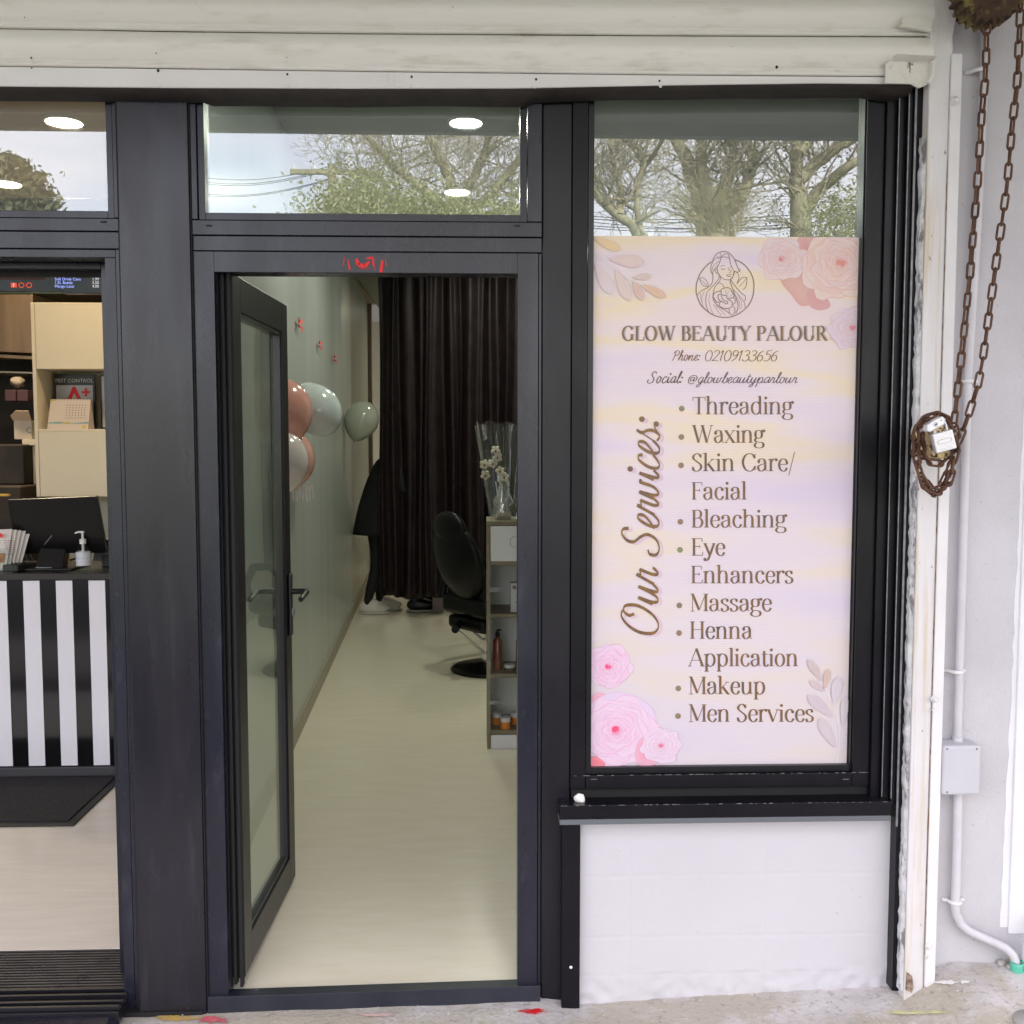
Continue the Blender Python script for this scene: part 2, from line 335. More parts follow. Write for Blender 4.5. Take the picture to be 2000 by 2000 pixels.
# ================================================================== BUILDING SHELL
CEIL = 3.17
bld = thing('shop_building', 'pale rendered building of two neighbouring shops under a deep street canopy', 'building', (0, 4, 0))
mb = MB().add([(swx(.08), .08, -.02), (swx(9.45), 9.45, -.02), (swx(9.45), 9.45, CEIL), (swx(.08), .08, CEIL)], [(0, 1, 2, 3)])
mb.add([(swx(9.45), 9.45, -.02), (swx(9.45) - .5, 9.45, -.02), (swx(9.45) - .5, 9.45, CEIL), (swx(9.45), 9.45, CEIL)], [(0, 1, 2, 3)])
mb.add([(-1.04, .08, -.02), (-1.04 - .38, 9.45, -.02), (-1.04 - .38, 9.45, CEIL), (-1.04, .08, CEIL)], [(0, 1, 2, 3)])
P(mb, 'party_wall', m_swall, bld)
xw = [swx(.09) + .012, swx(9.4) + .012]
mb = MB().add([(xw[0], .09, 0), (xw[1], 9.4, 0), (xw[1], 9.4, .10), (xw[0], .09, .10), (xw[0] - .012, .09, .10), (xw[1] - .012, 9.4, .10)], [(0, 1, 2, 3), (3, 2, 5, 4)])
P(mb, 'skirting_board', m_skirt, bld)
mb = MB().box(-1.9, 2.1, 10.8, 10.9, 0, CEIL); P(mb, 'back_wall', m_bwall, bld)
mb = MB().box(1.0, 1.1, 2.9, 10.8, 0, CEIL); P(mb, 'interior_wall', m_swall, bld)
mb = MB().box(1.1, 4.1, 2.9, 3.0, 0, CEIL); P(mb, 'cross_wall', m_swall, bld)
mb = MB().box(4.0, 4.1, .06, 2.9, 0, CEIL); P(mb, 'bay_wall', m_swall, bld)
mb = MB().box(-1.15, 4.1, .05, 10.9, CEIL, CEIL + .05); P(mb, 'salon_ceiling', m_ceil, bld)
mb = MB().box(-5.1, -1.16, .05, 9.1, CEIL, CEIL + .05); P(mb, 'takeaway_ceiling', m_ceil2, bld)
mb = MB().box(-5.1, -1.2, 9.0, 9.1, 0, CEIL).box(-5.1, -5.0, .05, 9.0, 0, CEIL); P(mb, 'takeaway_wall', mat('takeaway_wall_paint', (.24, .20, .155), .5, col2=(.28, .23, .18), nscale=2), bld)
mb = MB().box(-9, 9, -.02, 11.5, 4.3, 4.42); P(mb, 'roof', m_wall_out, bld)  # unseen roof and outer walls added to block the sun
mb = MB().box(-9, 9, -.05, .05, 3.3, 4.3).box(-9, 9, .05, .15, 2.86, 3.3).box(-9, -8.9, .1, 11.5, 0, 4.3).box(8.9, 9, .1, 11.5, 0, 4.3).box(-9, 9, 11.4, 11.5, 0, 4.3)
P(mb, 'outer_wall', m_wall_out, bld)
mb = MB().box(-9, -5.1, .0, .1, -.2, 3.0); P(mb, 'shopfront_wall', m_wall_out, bld)
mb = MB().box(-9, 9, -2.10, -.06, 3.15, 3.27).box(-9, 9, -2.16, -2.10, 3.09, 3.39); P(mb, 'canopy', m_soffit, bld)

# pier on the right, with its white painted strip
XP0 = WX(1852, 900, -.04)
mb = MB().box(XP0 - .09, 9, -.035, .1, -.15, 3.1); P(mb, 'pier', m_pier, bld)
for k, z in enumerate([.62, 1.02, 1.42, 1.82, 2.22, 2.62]):
    pass
xa, xb, xc, xd = WX(2040, 100, -.06), WX(2003, 1000, -.06), WX(1985, 1250, -.06), WX(1962, 1800, -.06)
def strip_x(z): return xd + .013 * max(0, z - .1) * .9
pl = [(strip_x(z) + random.uniform(-.003, .003), z) for z in [i * .04 + WZ(1962, 1812, -.04) for i in range(75)]]
mb = MB().prism(pl + [(9, pl[-1][1]), (9, pl[0][1] - .005)], -.0362, -.03); P(mb, 'white_paint_strip', m_pier2, bld)
x2 = WX(1984, 1600, -.06)
mb = MB().prism([(x2, WZ(1984, 1830, -.06)), (x2 + .004, 3.0), (9, 3.0), (9, WZ(1984, 1826, -.06))], -.043, -.034); P(mb, 'white_render_band', m_pier2, bld, bevel=.003)

# white dado wall below the shop window
Xd0, Xd1 = WX(1130, 1700, -.01), WX(1752, 1700, -.01)
zt = WZ(1400, 1600, -.02)
mb = MB()
def dfn(u, v):
    x = Xd0 + (Xd1 - Xd0) * u; zb = gbase(x) - .03; z = zb + (zt - zb) * v
    d = 0
    for zz in (.33, .145, .03):
        if abs(z - zz) < .004: d = .0009
    for xx in (Xd0 + .15, Xd0 + .55):
        if abs(x - xx) < .004: d = .0006
    low = max(0, 1 - (z - gbase(x)) / .10)
    return (x, -.012 + d + noise.noise(Vector((x * 4, z * 4, 0))) * .0008 - noise.noise(Vector((x * 30, z * 30, 0))) * .007 * low, z)
mb.grid(dfn, 200, 120); mb.box(Xd0, Xd1, 0.002, .09, -.12, zt)
dado = mb.build('dado_wall', m_dado); tag(dado, 'low white painted block wall under the black window sill', 'wall')

# ================================================================== COLUMNS
def column(xl, xr, z0, z1, yf, name, label, m=m_panel):
    t = thing(name, label, 'column', ((xl + xr) / 2, yf + .05, z0))
    P(MB().box(xl, xr, yf, .09, z0, z1), 'cladding_panel', m, t, bevel=.003)
    P(MB().box(xl - .004, xl - .001, yf + .006, .09, z0, z1).box(xr + .001, xr + .004, yf + .006, .09, z0, z1), 'joint_gasket', m_gap, t)
    return t
XC0, XC1 = WX(249, 1085, -.015), WX(384, 1085, -.015)
c1 = column(XC0, XC1, gz(XC0, -.02) - .02, 2.80, -.015, 'clad_column', 'wide dark slate clad column between the takeaway doorway and the salon doorway')
XC2, XC3 = WX(1059, 1000, .004), WX(1115, 1000, .004)
c2 = column(XC2, XC3, gbase(XC2) - .01, 2.80, .004, 'clad_column', 'narrow dark column between the salon doorway and the poster window', mat('column_cladding_dark', (.007, .006, .010), .34, col2=(.012, .011, .016), nscale=3, nmap=(4, 1, .6), spec=.35, rvar=.06))
xa, xb = WX(1097, 1780, -.035), WX(1133, 1780, -.035)
post = thing('trim_post', 'short black trim post at the left end of the white low wall', 'post', (xa, -.03, gbase(xa) - .02))
P(MB().box(xa, xb, -.035, .0, gz(xa, -.03) - .01, zt), 'post_body', m_black, post, bevel=.002)
P(MB().lathe([(.0001, -.0385), (.004, -.0380), (.0045, -.035)], (WX(1115, 1889, -.035), 0, WZ(1115, 1889, -.035)), 10, 'Y'), 'screw_head', m_paintchip, post)

# ================================================================== SALON DOORWAY
dw = thing('salon_doorway', 'dark slate aluminium doorway with a glass transom above the open salon door', 'doorway', ((XC1 + XC2) / 2, 0, 0))
X0, X1 = XC1 + .004, XC2 - .004
xo0, xo1 = WX(432, 1230), WX(1011, 1230)
zh0, zh1, zh2, zh3 = WZ(700, 533), WZ(700, 491), WZ(700, 461), WZ(700, 431)
zpan = WZ(700, 417)
zsl, zsr = WZ(430, 1943), WZ(1010, 1922)       # the threshold slopes a little
g = .0022
mb = MB(); mb.box(X0, xo0, 0, .075, zsl - .03, zh1 - g); mb.box(xo1, X1 - .009, 0, .075, zsr - .03, zh1 - g)
mb.box(X1 - .009 + g, X1, .004, .075, zsr - .03, zh1 - g)
mb.box(xo0 + .0005, xo1 - .0005, 0, .075, zh0, zh1 - g)
mb.box(X0, X1, 0, .075, zh1, zh2 - g)
P(mb, 'door_frame', m_frame, dw, bevel=.0012)
mb = MB().box(X0 + .002, X1 - .002, .012, .07, zh1 - .004, zh1 + .004).box(X1 - .012, X1 - .004, .014, .07, zsr, zh1)
P(mb, 'frame_joint', m_gap, dw)
# threshold bar
dzl, dzr = WZ(404, 1986, -.012), WZ(1063, 1962, -.012)
mb = MB(); mb.add([(X0, -.012, dzl), (X1, -.012, dzr), (X1, .03, dzr), (X0, .03, dzl), (X0, -.012, zsl), (X1, -.012, zsr), (X1, .03, zsr), (X0, .03, zsl)],
       [(0, 1, 2, 3), (4, 5, 6, 7), (0, 1, 5, 4), (2, 3, 7, 6), (0, 3, 7, 4), (1, 2, 6, 5)])
P(mb, 'threshold_bar', mat('threshold_coat', (.012, .015, .026), .42, col2=(.020, .023, .034), nscale=6, bump=.15, bscale=150, rvar=.1), dw, bevel=.001)
# transom
tr = P(MB().box(X0, X1, -.004, .07, zh2, zh3 - g).box(X0, WX(384, 300), -.004, .07, zh3, 2.82).box(WX(1031, 300), X1, -.004, .07, zh3, 2.82), 'transom_window', m_frame, dw, bevel=.0012)
tx0, tx1 = WX(399, 300, .004), WX(1016, 300, .004)
P(MB().box(WX(384, 300) + g, tx0, .003, .06, zh3, 2.82).box(tx1, WX(1031, 300) - g, .003, .06, zh3, 2.82).box(tx0 + .0004, tx1 - .0004, .003, .06, zh3, zpan), 'glazing_bead', m_frame, tr, bevel=.001)
P(MB().box(X0 + .01, X1 - .01, .014, .06, zh3 - .003, zh3 + .002).box(X0 + .01, X1 - .01, .012, .06, zh2 - .003, zh2 + .002), 'bead_joint', m_gap, tr)
P(MB().box(tx0 - .005, tx1 + .005, .020, .024, zpan - .01, 2.85), 'pane', g_win, tr)
for px_ in (408, 1010):
    x, z = WX(px_, 438, -.005), WZ(px_, 441, -.005)
    P(MB().box(x - .008, x + .008, -.0062, -.003, z - .0016, z + .0024), 'drain_slot', m_gap, tr)
# red marks on the header
mk = MB()
def smear(mb, pts, w, Y, n=5):
    q = [W(x, y, Y) for x, y in pts]
    for i in range(len(q) - 1):
        a, b = q[i], q[i + 1]; d = (b - a); nrm = Vector((-d.z, 0, d.x)).normalized() * w[i] * .00146
        nrm2 = Vector((-d.z, 0, d.x)).normalized() * w[i + 1] * .00146
        mb.add([a + nrm, b + nrm2, b - nrm2, a - nrm], [(0, 1, 2, 3)])
        mb.v = mb.v
sm_ = [([(696, 505), (700, 517), (712, 520), (722, 511)], [2, 4, 4, 2]), ([(716, 505), (728, 503), (729, 520)], [1.5, 2.5, .8]), ([(728, 503), (733, 527)], [1, .6]), ([(680, 507), (683, 527)], [.7, 2]),
       ([(673, 503), (670, 520)], [.5, .6]), ([(744, 532), (747, 508)], [3, 2.2]), ([(752, 503), (755, 520)], [.4, .6]), ([(700, 526), (722, 525)], [.4, .4])]
for i, (p_, w_) in enumerate(sm_): smear(mk, p_, w_, -.0012 - i * .0002)
P(mk, 'red_paint_smear', m_red, dw)

# door leaf, swung open into the salon
H0 = Vector((WX(466, 1200, .05), .05)); H1 = Vector((WX(577, 1700, .76), .76))
leaf_dir = (H1 - H0).normalized(); LW = (H1 - H0).length
ang = math.atan2(leaf_dir.y, leaf_dir.x)
ZT = WZ(562, 597, .76); ZB = .012
door = P(MB(), 'door_leaf', m_black, dw) if False else None
LM = Matrix.Translation((H0.x, H0.y, 0)) @ Matrix.Rotation(ang, 4, 'Z')   # local x along the leaf, local y to the inner side, face at y = 0
def LB(mb, x0, x1, y0, y1, z0, z1):
    vs = [LM @ Vector((x, y, z)) for x in (x0, x1) for y in (y0, y1) for z in (z0, z1)]
    return mb.add(vs, [(0, 1, 3, 2), (4, 6, 7, 5), (0, 4, 5, 1), (2, 3, 7, 6), (0, 2, 6, 4), (1, 5, 7, 3)])
ST = .085; TH = .045
mb = MB(); LB(mb, 0, ST, 0, TH, ZB, ZT); LB(mb, LW - ST, LW, 0, TH, ZB, ZT); LB(mb, ST, LW - ST, .0, TH, ZB, ZB + .10); LB(mb, ST, LW - ST, 0, TH, ZT - .10, ZT)
m_leaf = mat('door_leaf_coat', (.006, .005, .007), .32, col2=(.010, .008, .010), nscale=4, spec=.28)
door = P(mb, 'door', m_leaf, dw, bevel=.0015)
mb = MB()
for (a, b, c, d) in ((ST, ST + .014, ZB + .10, ZT - .10), (LW - ST - .014, LW - ST, ZB + .10, ZT - .10)): LB(mb, a, b, .006, TH - .006, c, d)
LB(mb, ST + .014, LW - ST - .014, .006, TH - .006, ZB + .10, ZB + .114); LB(mb, ST + .014, LW - ST - .014, .006, TH - .006, ZT - .114, ZT - .10)
P(mb, 'glazing_bead', mat('door_bead', (.03, .03, .034), .22, spec=.6), door, bevel=.001)
mb = MB(); LB(mb, ST + .01, LW - ST - .01, .018, .022, ZB + .105, ZT - .105); P(mb, 'pane', g_door, door)
# hinge-side seals: thin fins between the leaf and the jamb
mb = MB()
for k in range(4): LB(mb, -.022 - .0 * k, -.001, .002 + k * .017, .010 + k * .017, ZB - .02 + .008 * (k % 2), ZT + .01)
LB(mb, -.006, -.002, .0, .07, ZB, ZT)
P(mb, 'hinge_seal', m_gap, door)
mb = MB()
for k in range(3): LB(mb, -.030, -.012, .055 + k * .012, .062 + k * .012, ZB, ZT + .008)
P(mb, 'hinge_profile', mat('hinge_profile_coat', (.007, .007, .009), .6, spec=.3), door)
# handle: back plates, levers on both sides
zhd = WZ(575, 1155, .72)
mb = MB(); LB(mb, LW - .055, LW - .022, -.011, -.001, zhd - .16, zhd + .065); LB(mb, LW - .055, LW - .022, TH + .001, TH + .011, zhd - .16, zhd + .065)
hd = P(mb, 'handle', mat('handle_black', (.012, .012, .013), .3, spec=.6), door, bevel=.004)
mb = MB()
for s_, y0 in ((-1, -.011), (1, TH + .011)):
    pts = [(LW - .038, y0), (LW - .038, y0 + s_ * .040), (LW - .045, y0 + s_ * .052), (LW - .06, y0 + s_ * .056), (LW - .15, y0 + s_ * .054)]
    pp = [LM @ Vector((x, y, zhd + (0 if i < 4 else -.012))) for i, (x, y) in enumerate(pts)]
    mb.tube(pp, [.0105, .0105, .0105, .0105, .009], 12)
P(mb, 'lever', MATS['handle_black'], hd)
mb = MB()
LMc = LM @ Vector((LW - .038, -.012, zhd - .075)); mb.ell(LMc, .009, .009, .014, 12, 8); P(mb, 'lock_cylinder', m_alloy, hd)
# beaded blind cord seen along the free stile
mb = MB()
p0 = LM @ Vector((LW - ST - .03, .03, ZT - .13))
for i in range(85): mb.ell(p0 + Vector((0, 0, -.0095 * i)), .004, .004, .0036, 6, 4)
P(mb, 'bead_chain', mat('bead_chain_pale', (.45, .42, .33), .4), door)

# ================================================================== TAKEAWAY DOORWAY
m_fr = m_frame
tk = thing('takeaway_doorway', 'dark slate sliding doorway of the takeaway with a ribbed metal threshold', 'doorway', (-1.9, 0, 0))
XL = -3.4; XR = XC0 - .004
z = lambda y, x=120: WZ(x, y)
za, zb, zc_, zd, ze = z(411), z(425), z(453), z(485), z(502)
mb = MB()
mb.box(XL, WX(221, 300), -.004, .07, za, z(425) ) if False else None
mb.box(XL, XR, -.004, .07, z(451), zb - g)
mb.box(XL, XR, 0, .075, zd, z(451) - g)
xj0, xj1, xj2 = WX(228, 1100), WX(236, 1100), WX(240, 1100)
mb.box(xj2 + g, XR, 0, .075, -.06, zd - g)
mb.box(XL, xj2, .004, .075, ze, zd - g)
mb.box(xj0 - .012, xj2, .004, .075, -.06, ze - .0005)
P(mb, 'door_frame', m_fr, tk, bevel=.0012)
tr = P(MB().box(WX(221, 300), XR, -.004, .07, zb, 2.82), 'transom_window', m_fr, tk, bevel=.0012)
txr = WX(208, 300, .004)
P(MB().box(txr, WX(221, 300) - g, .003, .06, zb, 2.82).box(XL, txr - .0004, .003, .06, zb, za), 'glazing_bead', m_fr, tr, bevel=.001)
P(MB().box(XL, XR - .01, .014, .06, zb - .003, zb + .002).box(XL, XR - .01, .014, .06, zd - .003, zd + .002).box(XL, XR - .01, .014, .06, z(451) - .003, z(451) + .002).box(xj2, xj2 + .003, .012, .06, -.05, zd), 'frame_joint', m_gap, tk)
P(MB().box(XL, txr + .005, .020, .024, za - .01, 2.85), 'pane', g_win, tr)
x_, z_ = WX(203, 434, -.005), WZ(203, 434, -.005)
P(MB().box(x_ - .009, x_ + .007, -.0062, -.003, z_ - .001, z_ + .003), 'drain_slot', m_gap, tr)
# sliding leaf behind the jamb
xs0, xs1 = WX(203, 750, .10), WX(214, 750, .10)
zt1, zt0 = WZ(100, 512, .10), WZ(100, 525, .10)
mb = MB().box(xs0, xs1, .10, .14, -.01, zt1).box(XL, xs0 - .0004, .10, .14, zt0, zt1)
P(mb, 'sliding_panel', m_fr, tk, bevel=.0015)
P(MB().box(xs1 + .001, xj2 + .01, .11, .15, -.02, zd).box(XL, xj2, .09, .15, zt1 + .001, ze + .03), 'track_recess', m_gap, tk)
P(MB().box(XL, xs0, .15, .17, WZ(100, 540, .15), zt0 + .01), 'head_track', m_gap, tk)
# ribbed threshold plates
m_rib = mat('ribbed_threshold', (.020, .019, .022), .36, col2=(.032, .03, .032), nscale=14, nmap=(1, 1, 1), spec=.5, rvar=.12)
mb = MB().box(XL, xs1 + .02, .02, .26, -.03, .0)
for i in range(14): mb.box(XL, xs1 + .02, .035 + i * .016, .041 + i * .016, .0005, .004)
th = P(mb, 'threshold_plate', m_rib, tk, bevel=.0008)
mb = MB().box(XL, xj0, -.085, .02, -.05, -.012)
for y_, h in ((-.075, .0), (-.045, -.002), (-.012, .0), (.012, .004)): mb.box(XL, xj0, y_, y_ + .009, -.012, h)
P(mb, 'sliding_track', m_black2, tk, bevel=.001)
mb = MB().add([(XL, -.115, -.095), (XR + .01, -.115, -.085), (XR + .01, -.085, -.085), (XL, -.085, -.09), (XL, -.115, -.035), (XR - .055, -.115, -.03), (XR - .055, -.085, -.02), (XL, -.085, -.03)], [(4, 5, 6, 7), (0, 1, 5, 4), (1, 2, 6, 5)])
P(mb, 'sill_nosing', m_frame, tk)
rx = WX(312, 1990, -.12)
mb = MB().zprism([(XL, -.50), (rx + .13, -.50), (WX(250, 1968, -.05), -.03), (XL, -.03)], -.14, -.088)
for i in range(12):
    y_ = -.13 - i * .03; xr_ = WX(250, 1968, -.05) + (rx + .13 - WX(250, 1968, -.05)) * ((-.03 - y_) / .47) - .01
    mb.box(XL, xr_, y_ - .01, y_, -.088, -.083)
P(mb, 'ramp_plate', m_rib, tk, bevel=.001)

# ================================================================== SHOP WINDOW
sw = thing('shop_window', 'tall black framed shop window holding the salon poster above the white low wall', 'window', (1.0, 0, zt))
wx0, wx1 = WX(1156, 900, .03), WX(1669, 900, .03)
f0, f1 = WX(1116, 1000), WX(1147, 900)
r1, r2, r3, r4, r5, r6 = [WX(x, 900, y) for x, y in ((1676, .0), (1712, -.0), (1734, -.012), (1752, -.028), (1767, -.045), (1786, -.05))]
zb0, zb1, zb2, zb3 = WZ(1400, 1499), WZ(1400, 1512), WZ(1400, 1538), WZ(1400, 1553)
mb = MB().box(f0, f1 - g, -.002, .06, zb2, 2.82).box(r1 + .004, r2, -.002, .06, zb2, 2.82).box(f1, r1 + .0035, -.002, .06, zb2, zb1)
fr = P(mb, 'window_frame', m_black, sw, bevel=.0015)
mb = MB().box(f1, wx0, .010, .06, zb1 + .0005, 2.82).box(wx1, r1 + .0035, .010, .06, zb1 + .0005, 2.82).box(wx0 + .0003, wx1 - .0003, .012, .06, zb1 + .0005, zb0)
P(mb, 'glazing_bead', m_black2, fr, bevel=.001)
P(MB().box(wx0 - .005, wx1 + .005, .034, .038, zb0 - .006, 2.85), 'pane', g_win, sw)
mb = MB().box(r2 + .0008, r3, -.014, .05, zb3 - .01, 2.82).box(r3 + .0008, r4, -.029, .05, zb3 - .01, 2.82).box(r4 + .0008, r5, -.046, .05, zb3 - .02, 2.82).box(r5 + .0008, r6, -.054, .05, gbase(r6) + .0, 2.82)
P(mb, 'side_jamb', m_black, sw, bevel=.001)
mb = MB().box(r3 - .001, r3 + .0012, -.0305, -.028, zb3, 2.62).box(r4 - .001, r4 + .0016, -.048, -.045, zb3, 2.62).box(r5 - .002, r5 + .0035, -.0565, -.053, zb3 - .08, 2.66)
P(mb, 'jamb_edge', m_alloy, sw)
P(MB().box(f0, r2, .010, .06, zb3 - .02, zb2 - .0005), 'sill_recess', m_gap, sw)
# sill: sloped top, face and drip edge
sx0, sx1 = WX(1093, 1585, -.07), WX(1741, 1590, -.07)
zs0, zs1, zs2 = WZ(1400, 1570, -.07), WZ(1400, 1597, -.07), WZ(1400, 1607, -.07)
mb = MB().xprism([(-.07, zs0), (.02, zb3 - .006), (.02, zs1 + .001), (-.07, zs1 + .001)], sx0, sx1)
sill = P(mb, 'window_sill', m_black, sw, bevel=.0012)
P(MB().box(sx0, sx1 - .004, -.0725, -.012, zs2, zs1), 'drip_edge', m_drip, sill, bevel=.001)
for px_ in (1160, 1652):
    x, zz = WX(px_, 1521, -.003), WZ(px_, 1522, -.003)
    P(MB().box(x - .009, x + .009, -.0036, -.0015, zz - .0012, zz + .0012), 'drain_slot', m_drip, fr)
mb = MB()
random.seed(3)
for i in range(70):   # worn bright nicks along the frame edges
    x = random.uniform(f0, r2); mb.box(x, x + random.uniform(.002, .022), -.0032, -.0015, zb1 + .0003, zb1 + .0016)
for i in range(60):
    x = random.uniform(sx0, sx1); mb.box(x, x + random.uniform(.001, .012), -.0712, -.069, zs0 - .0008, zs0 + .0006)
P(mb, 'worn_edge', m_alloy, fr)
mb = MB(); c = W(1133, 1558, -.03); random.seed(5)
mb.ell(c + Vector((0, 0, -.002)), .017, .012, .014, 18, 10, warp=lambda p: p * (1 + .35 * noise.noise(p * 90)))
tag(mb.build('paper_wad', mat('crumpled_paper', (.82, .80, .77), .8)), 'small crumpled white wad lying on the left end of the black sill', 'wad')
# ================================================================== ROLLER SHUTTER
sh = thing('roller_shutter', 'raised pale painted roller shutter spanning the top of both shop fronts', 'shutter', (-.5, -.078, 2.5))
YS = -.078
def lvl(pts):
    q = [(W(x, y, YS).x, W(x, y, YS).z) for x, y in pts]
    q = [(-3.6, q[0][1] + (q[0][1] - q[1][1]) * .6)] + q
    def f(X):
        for (a, za), (b, zb) in zip(q, q[1:]):
            if X <= b: return za + (zb - za) * (X - a) / (b - a)
        return q[-1][1]
    return f
L1 = lvl([(0, 54), (350, 60), (700, 64), (1300, 68), (1830, 70)])
L2 = lvl([(0, 128), (350, 133), (700, 138), (1300, 145), (1830, 149)])
L3 = lvl([(0, 170), (350, 173), (700, 174.5), (1000, 174), (1300, 168), (1600, 164), (1830, 166)])
SX1 = WX(1819, 100, YS)
prof = [(0, .004), (.012, -.003), (.05, -.007), (.075, -.004), (.10, -.001), (.115, -.006), (.15, -.009), (.17, -.005), (.20, .003), (.3, -.007), (.45, -.016), (.6, -.019), (.75, -.016), (.88, -.007), (.95, 0), (.985, .006), (1, .012)]
mb = MB(); NX = 90
def slat(lo, hi, seed):
    vs = []
    for i in range(NX + 1):
        X = -3.6 + (SX1 + 3.6) * i / NX; a, b = lo(X), hi(X)
        for t, o in prof: vs.append((X, YS + o * 1.05 + noise.noise(Vector((X * 1.5, seed, t))) * .0012, a + (b - a) * t))
    k = len(prof)
    mb.add(vs, [(i * k + j, (i + 1) * k + j, (i + 1) * k + j + 1, i * k + j + 1) for i in range(NX) for j in range(k - 1)], True)
hs = L1(0) - L2(0)
slat(L2, L1, 1)
for q in range(3): slat((lambda X, q=q: L1(X) + hs * q + .0), (lambda X, q=q: L1(X) + hs * (q + 1)), 2 + q)
P(mb, 'slat_curtain', m_shut, sh)
mb = MB(); vs = []
for i in range(NX + 1):
    X = -3.6 + (SX1 - .02 + 3.6) * i / NX; b, t = L3(X), L2(X) - .0015
    vs += [(X, YS + .004, t), (X, YS - .001, t - .003), (X, YS - .002, b + .004), (X, YS - .006, b), (X, YS + .012, b - .001)]
mb.add(vs, [(i * 5 + j, (i + 1) * 5 + j, (i + 1) * 5 + j + 1, i * 5 + j + 1) for i in range(NX) for j in range(4)], False)
P(mb, 'bottom_rail', m_rail, sh)
# dark underside: sagging rubber strip, in two overlapping lengths
mb = MB(); vs = []
xa_, xb_ = WX(385, 195, YS), WX(1030, 195, YS)
for i in range(NX * 2 + 1):
    X = -3.6 + (SX1 - .045 + 3.6) * i / (2 * NX); b = L3(X)
    dz = .002 + (.010 if xa_ < X < xb_ else 0) + noise.noise(Vector((X * 4, 0, 0))) * .003 + (.012 * max(0, 1 - abs(X - (SX1 - .09)) / .08))
    vs += [(X, YS - .004, b - .0005), (X, YS - .002, b - .003 - dz * .3), (X, YS + .03, b - .007 - dz), (X, YS + .066, b - .014 - dz), (X, YS + .066, b + .03)]
mb.add(vs, [(i * 5 + j, (i + 1) * 5 + j, (i + 1) * 5 + j + 1, i * 5 + j + 1) for i in range(2 * NX) for j in range(4)], True)
P(mb, 'weather_strip', m_rubber, sh)
for x, y, r in ((309, 138, .0036), (561, 145, .0028), (804, 150, .003), (1047, 155, .0032), (1288, 158, .0028), (1517, 131, .0040), (61, 113, .0025), (62, 133, .002), (305, 104, .0018), (560, 112, .0015), (48, 34, .0015)):
    c = W(x, y, YS); yy = YS - (.0035 if y > L2(c.x) * 0 + 133 else .0115)
    if y < 135: yy = YS - .014
    c = W(x, y, yy); P(MB().add([c + Vector((r * math.cos(a), 0, r * math.sin(a) * 1.2)) for a in [k * math.pi / 5 for k in range(10)]], [tuple(range(10))]), 'rivet_hole', m_gap, sh)
for x, y in ((62, 121), (305, 120), (560, 122), (803, 127), (1046, 129), (1288, 131), (1495, 132), (68, 165), (315, 167), (562, 168), (806, 169), (1044, 170), (1290, 168), (1517, 160)):
    yy = YS - .0115 if y < 135 else YS - .003
    c = W(x, y, yy); P(MB().ell(c, .0048, .0025, .0048, 12, 6), 'rivet', m_rail, sh)
mb = MB()
for x, y0, y1, w in ((757, 142, 160, .0016), (763, 142, 152, .0012), (776, 142, 172, .0019)):
    a, b = W(x, y0, YS - .0040), W(x - 2, y1, YS - .0062); mb.add([a + Vector((-w, 0, 0)), a + Vector((w, 0, 0)), b + Vector((w * .6, 0, 0)), b + Vector((-w * .6, 0, 0))], [(0, 1, 2, 3)])
P(mb, 'paint_drip', m_paintchip, sh)
# end lock and lifting bracket
m_tab = add_layer(add_layer(mat('bracket_paint', (.68, .66, .60), .5, col2=(.76, .74, .70), nscale=14, bump=.5, bscale=120), (.45, .30, .10), .60, .70, 30, fac=.7), (.10, .05, .03), .66, .70, 22, fac=.9)
mb = MB(); q = [W(x, y, YS - .028) for x, y in ((1762, 33), (1823, 37), (1818, 62), (1758, 52))]
mb.prism([(v.x, v.z) for v in q][::-1], YS - .032, YS - .018)
P(mb, 'end_lock', m_tab, sh, bevel=.002)
mb = MB(); q = [(v.x, v.z) for v in [W(x, y, YS - .03) for x, y in ((1733, 122), (1742, 116), (1822, 120), (1820, 150), (1812, 164), (1797, 170), (1782, 162), (1731, 160))]]
mb.prism(q[::-1], YS - .022, YS - .016)
q2 = [W(x, y, YS - .03) for x, y in ((1742, 116), (1822, 120))]
mb.add([q2[0], q2[1], q2[1] + Vector((0, -.03, .004)), q2[0] + Vector((0.004, -.03, .004)), q2[0] + Vector((0, 0, .004)), q2[1] + Vector((0, 0, .004))], [(0, 1, 2, 3), (4, 5, 2, 3)])
q3 = [W(x, y, YS - .03) for x, y in ((1820, 121), (1819, 150), (1810, 165))]
mb.tube([v + Vector((0, -.008, 0)) for v in q3], .006, 8)
P(mb, 'lifting_bracket', m_tab, sh, bevel=.0015)

# ================================================================== GUIDE POST ON THE RIGHT
gp = thing('shutter_guide', 'pale flaking steel shutter guide post with a bolted flat bar at the right end', 'post', (WX(1820, 1000, -.1), -.1, gbase(1.3)))
YG = -.092
GL0, GL1 = WX(1795, 900, YG), WX(1834, 900, YG)
zg0 = gz(GL0, YG) - .012
top = [W(x, y, YG) for x, y in ((1862, 96), (1861, 70), (1866, 45), (1872, 20), (1877, -10), (1880, -60), (1822, -60), (1822, 10), (1818, 60))]
pl = [(GL0, zg0), (GL1 - .001, gz(GL1, YG) - .012)] + [(GL1, WZ(1860, 130, YG))] + [(v.x, v.z) for v in top[:6]] + [(top[6].x, top[6].z), (top[7].x, top[7].z), (GL0 + .0, top[8].z)]
mb = MB().prism(pl, YG, -.02); P(mb, 'guide_channel', m_post, gp, bevel=.004)
mb = MB(); random.seed(11)
zz = gbase(1.25) + .01; prev = None
lft = GL0 - .0075
vs = []; n_ = 160
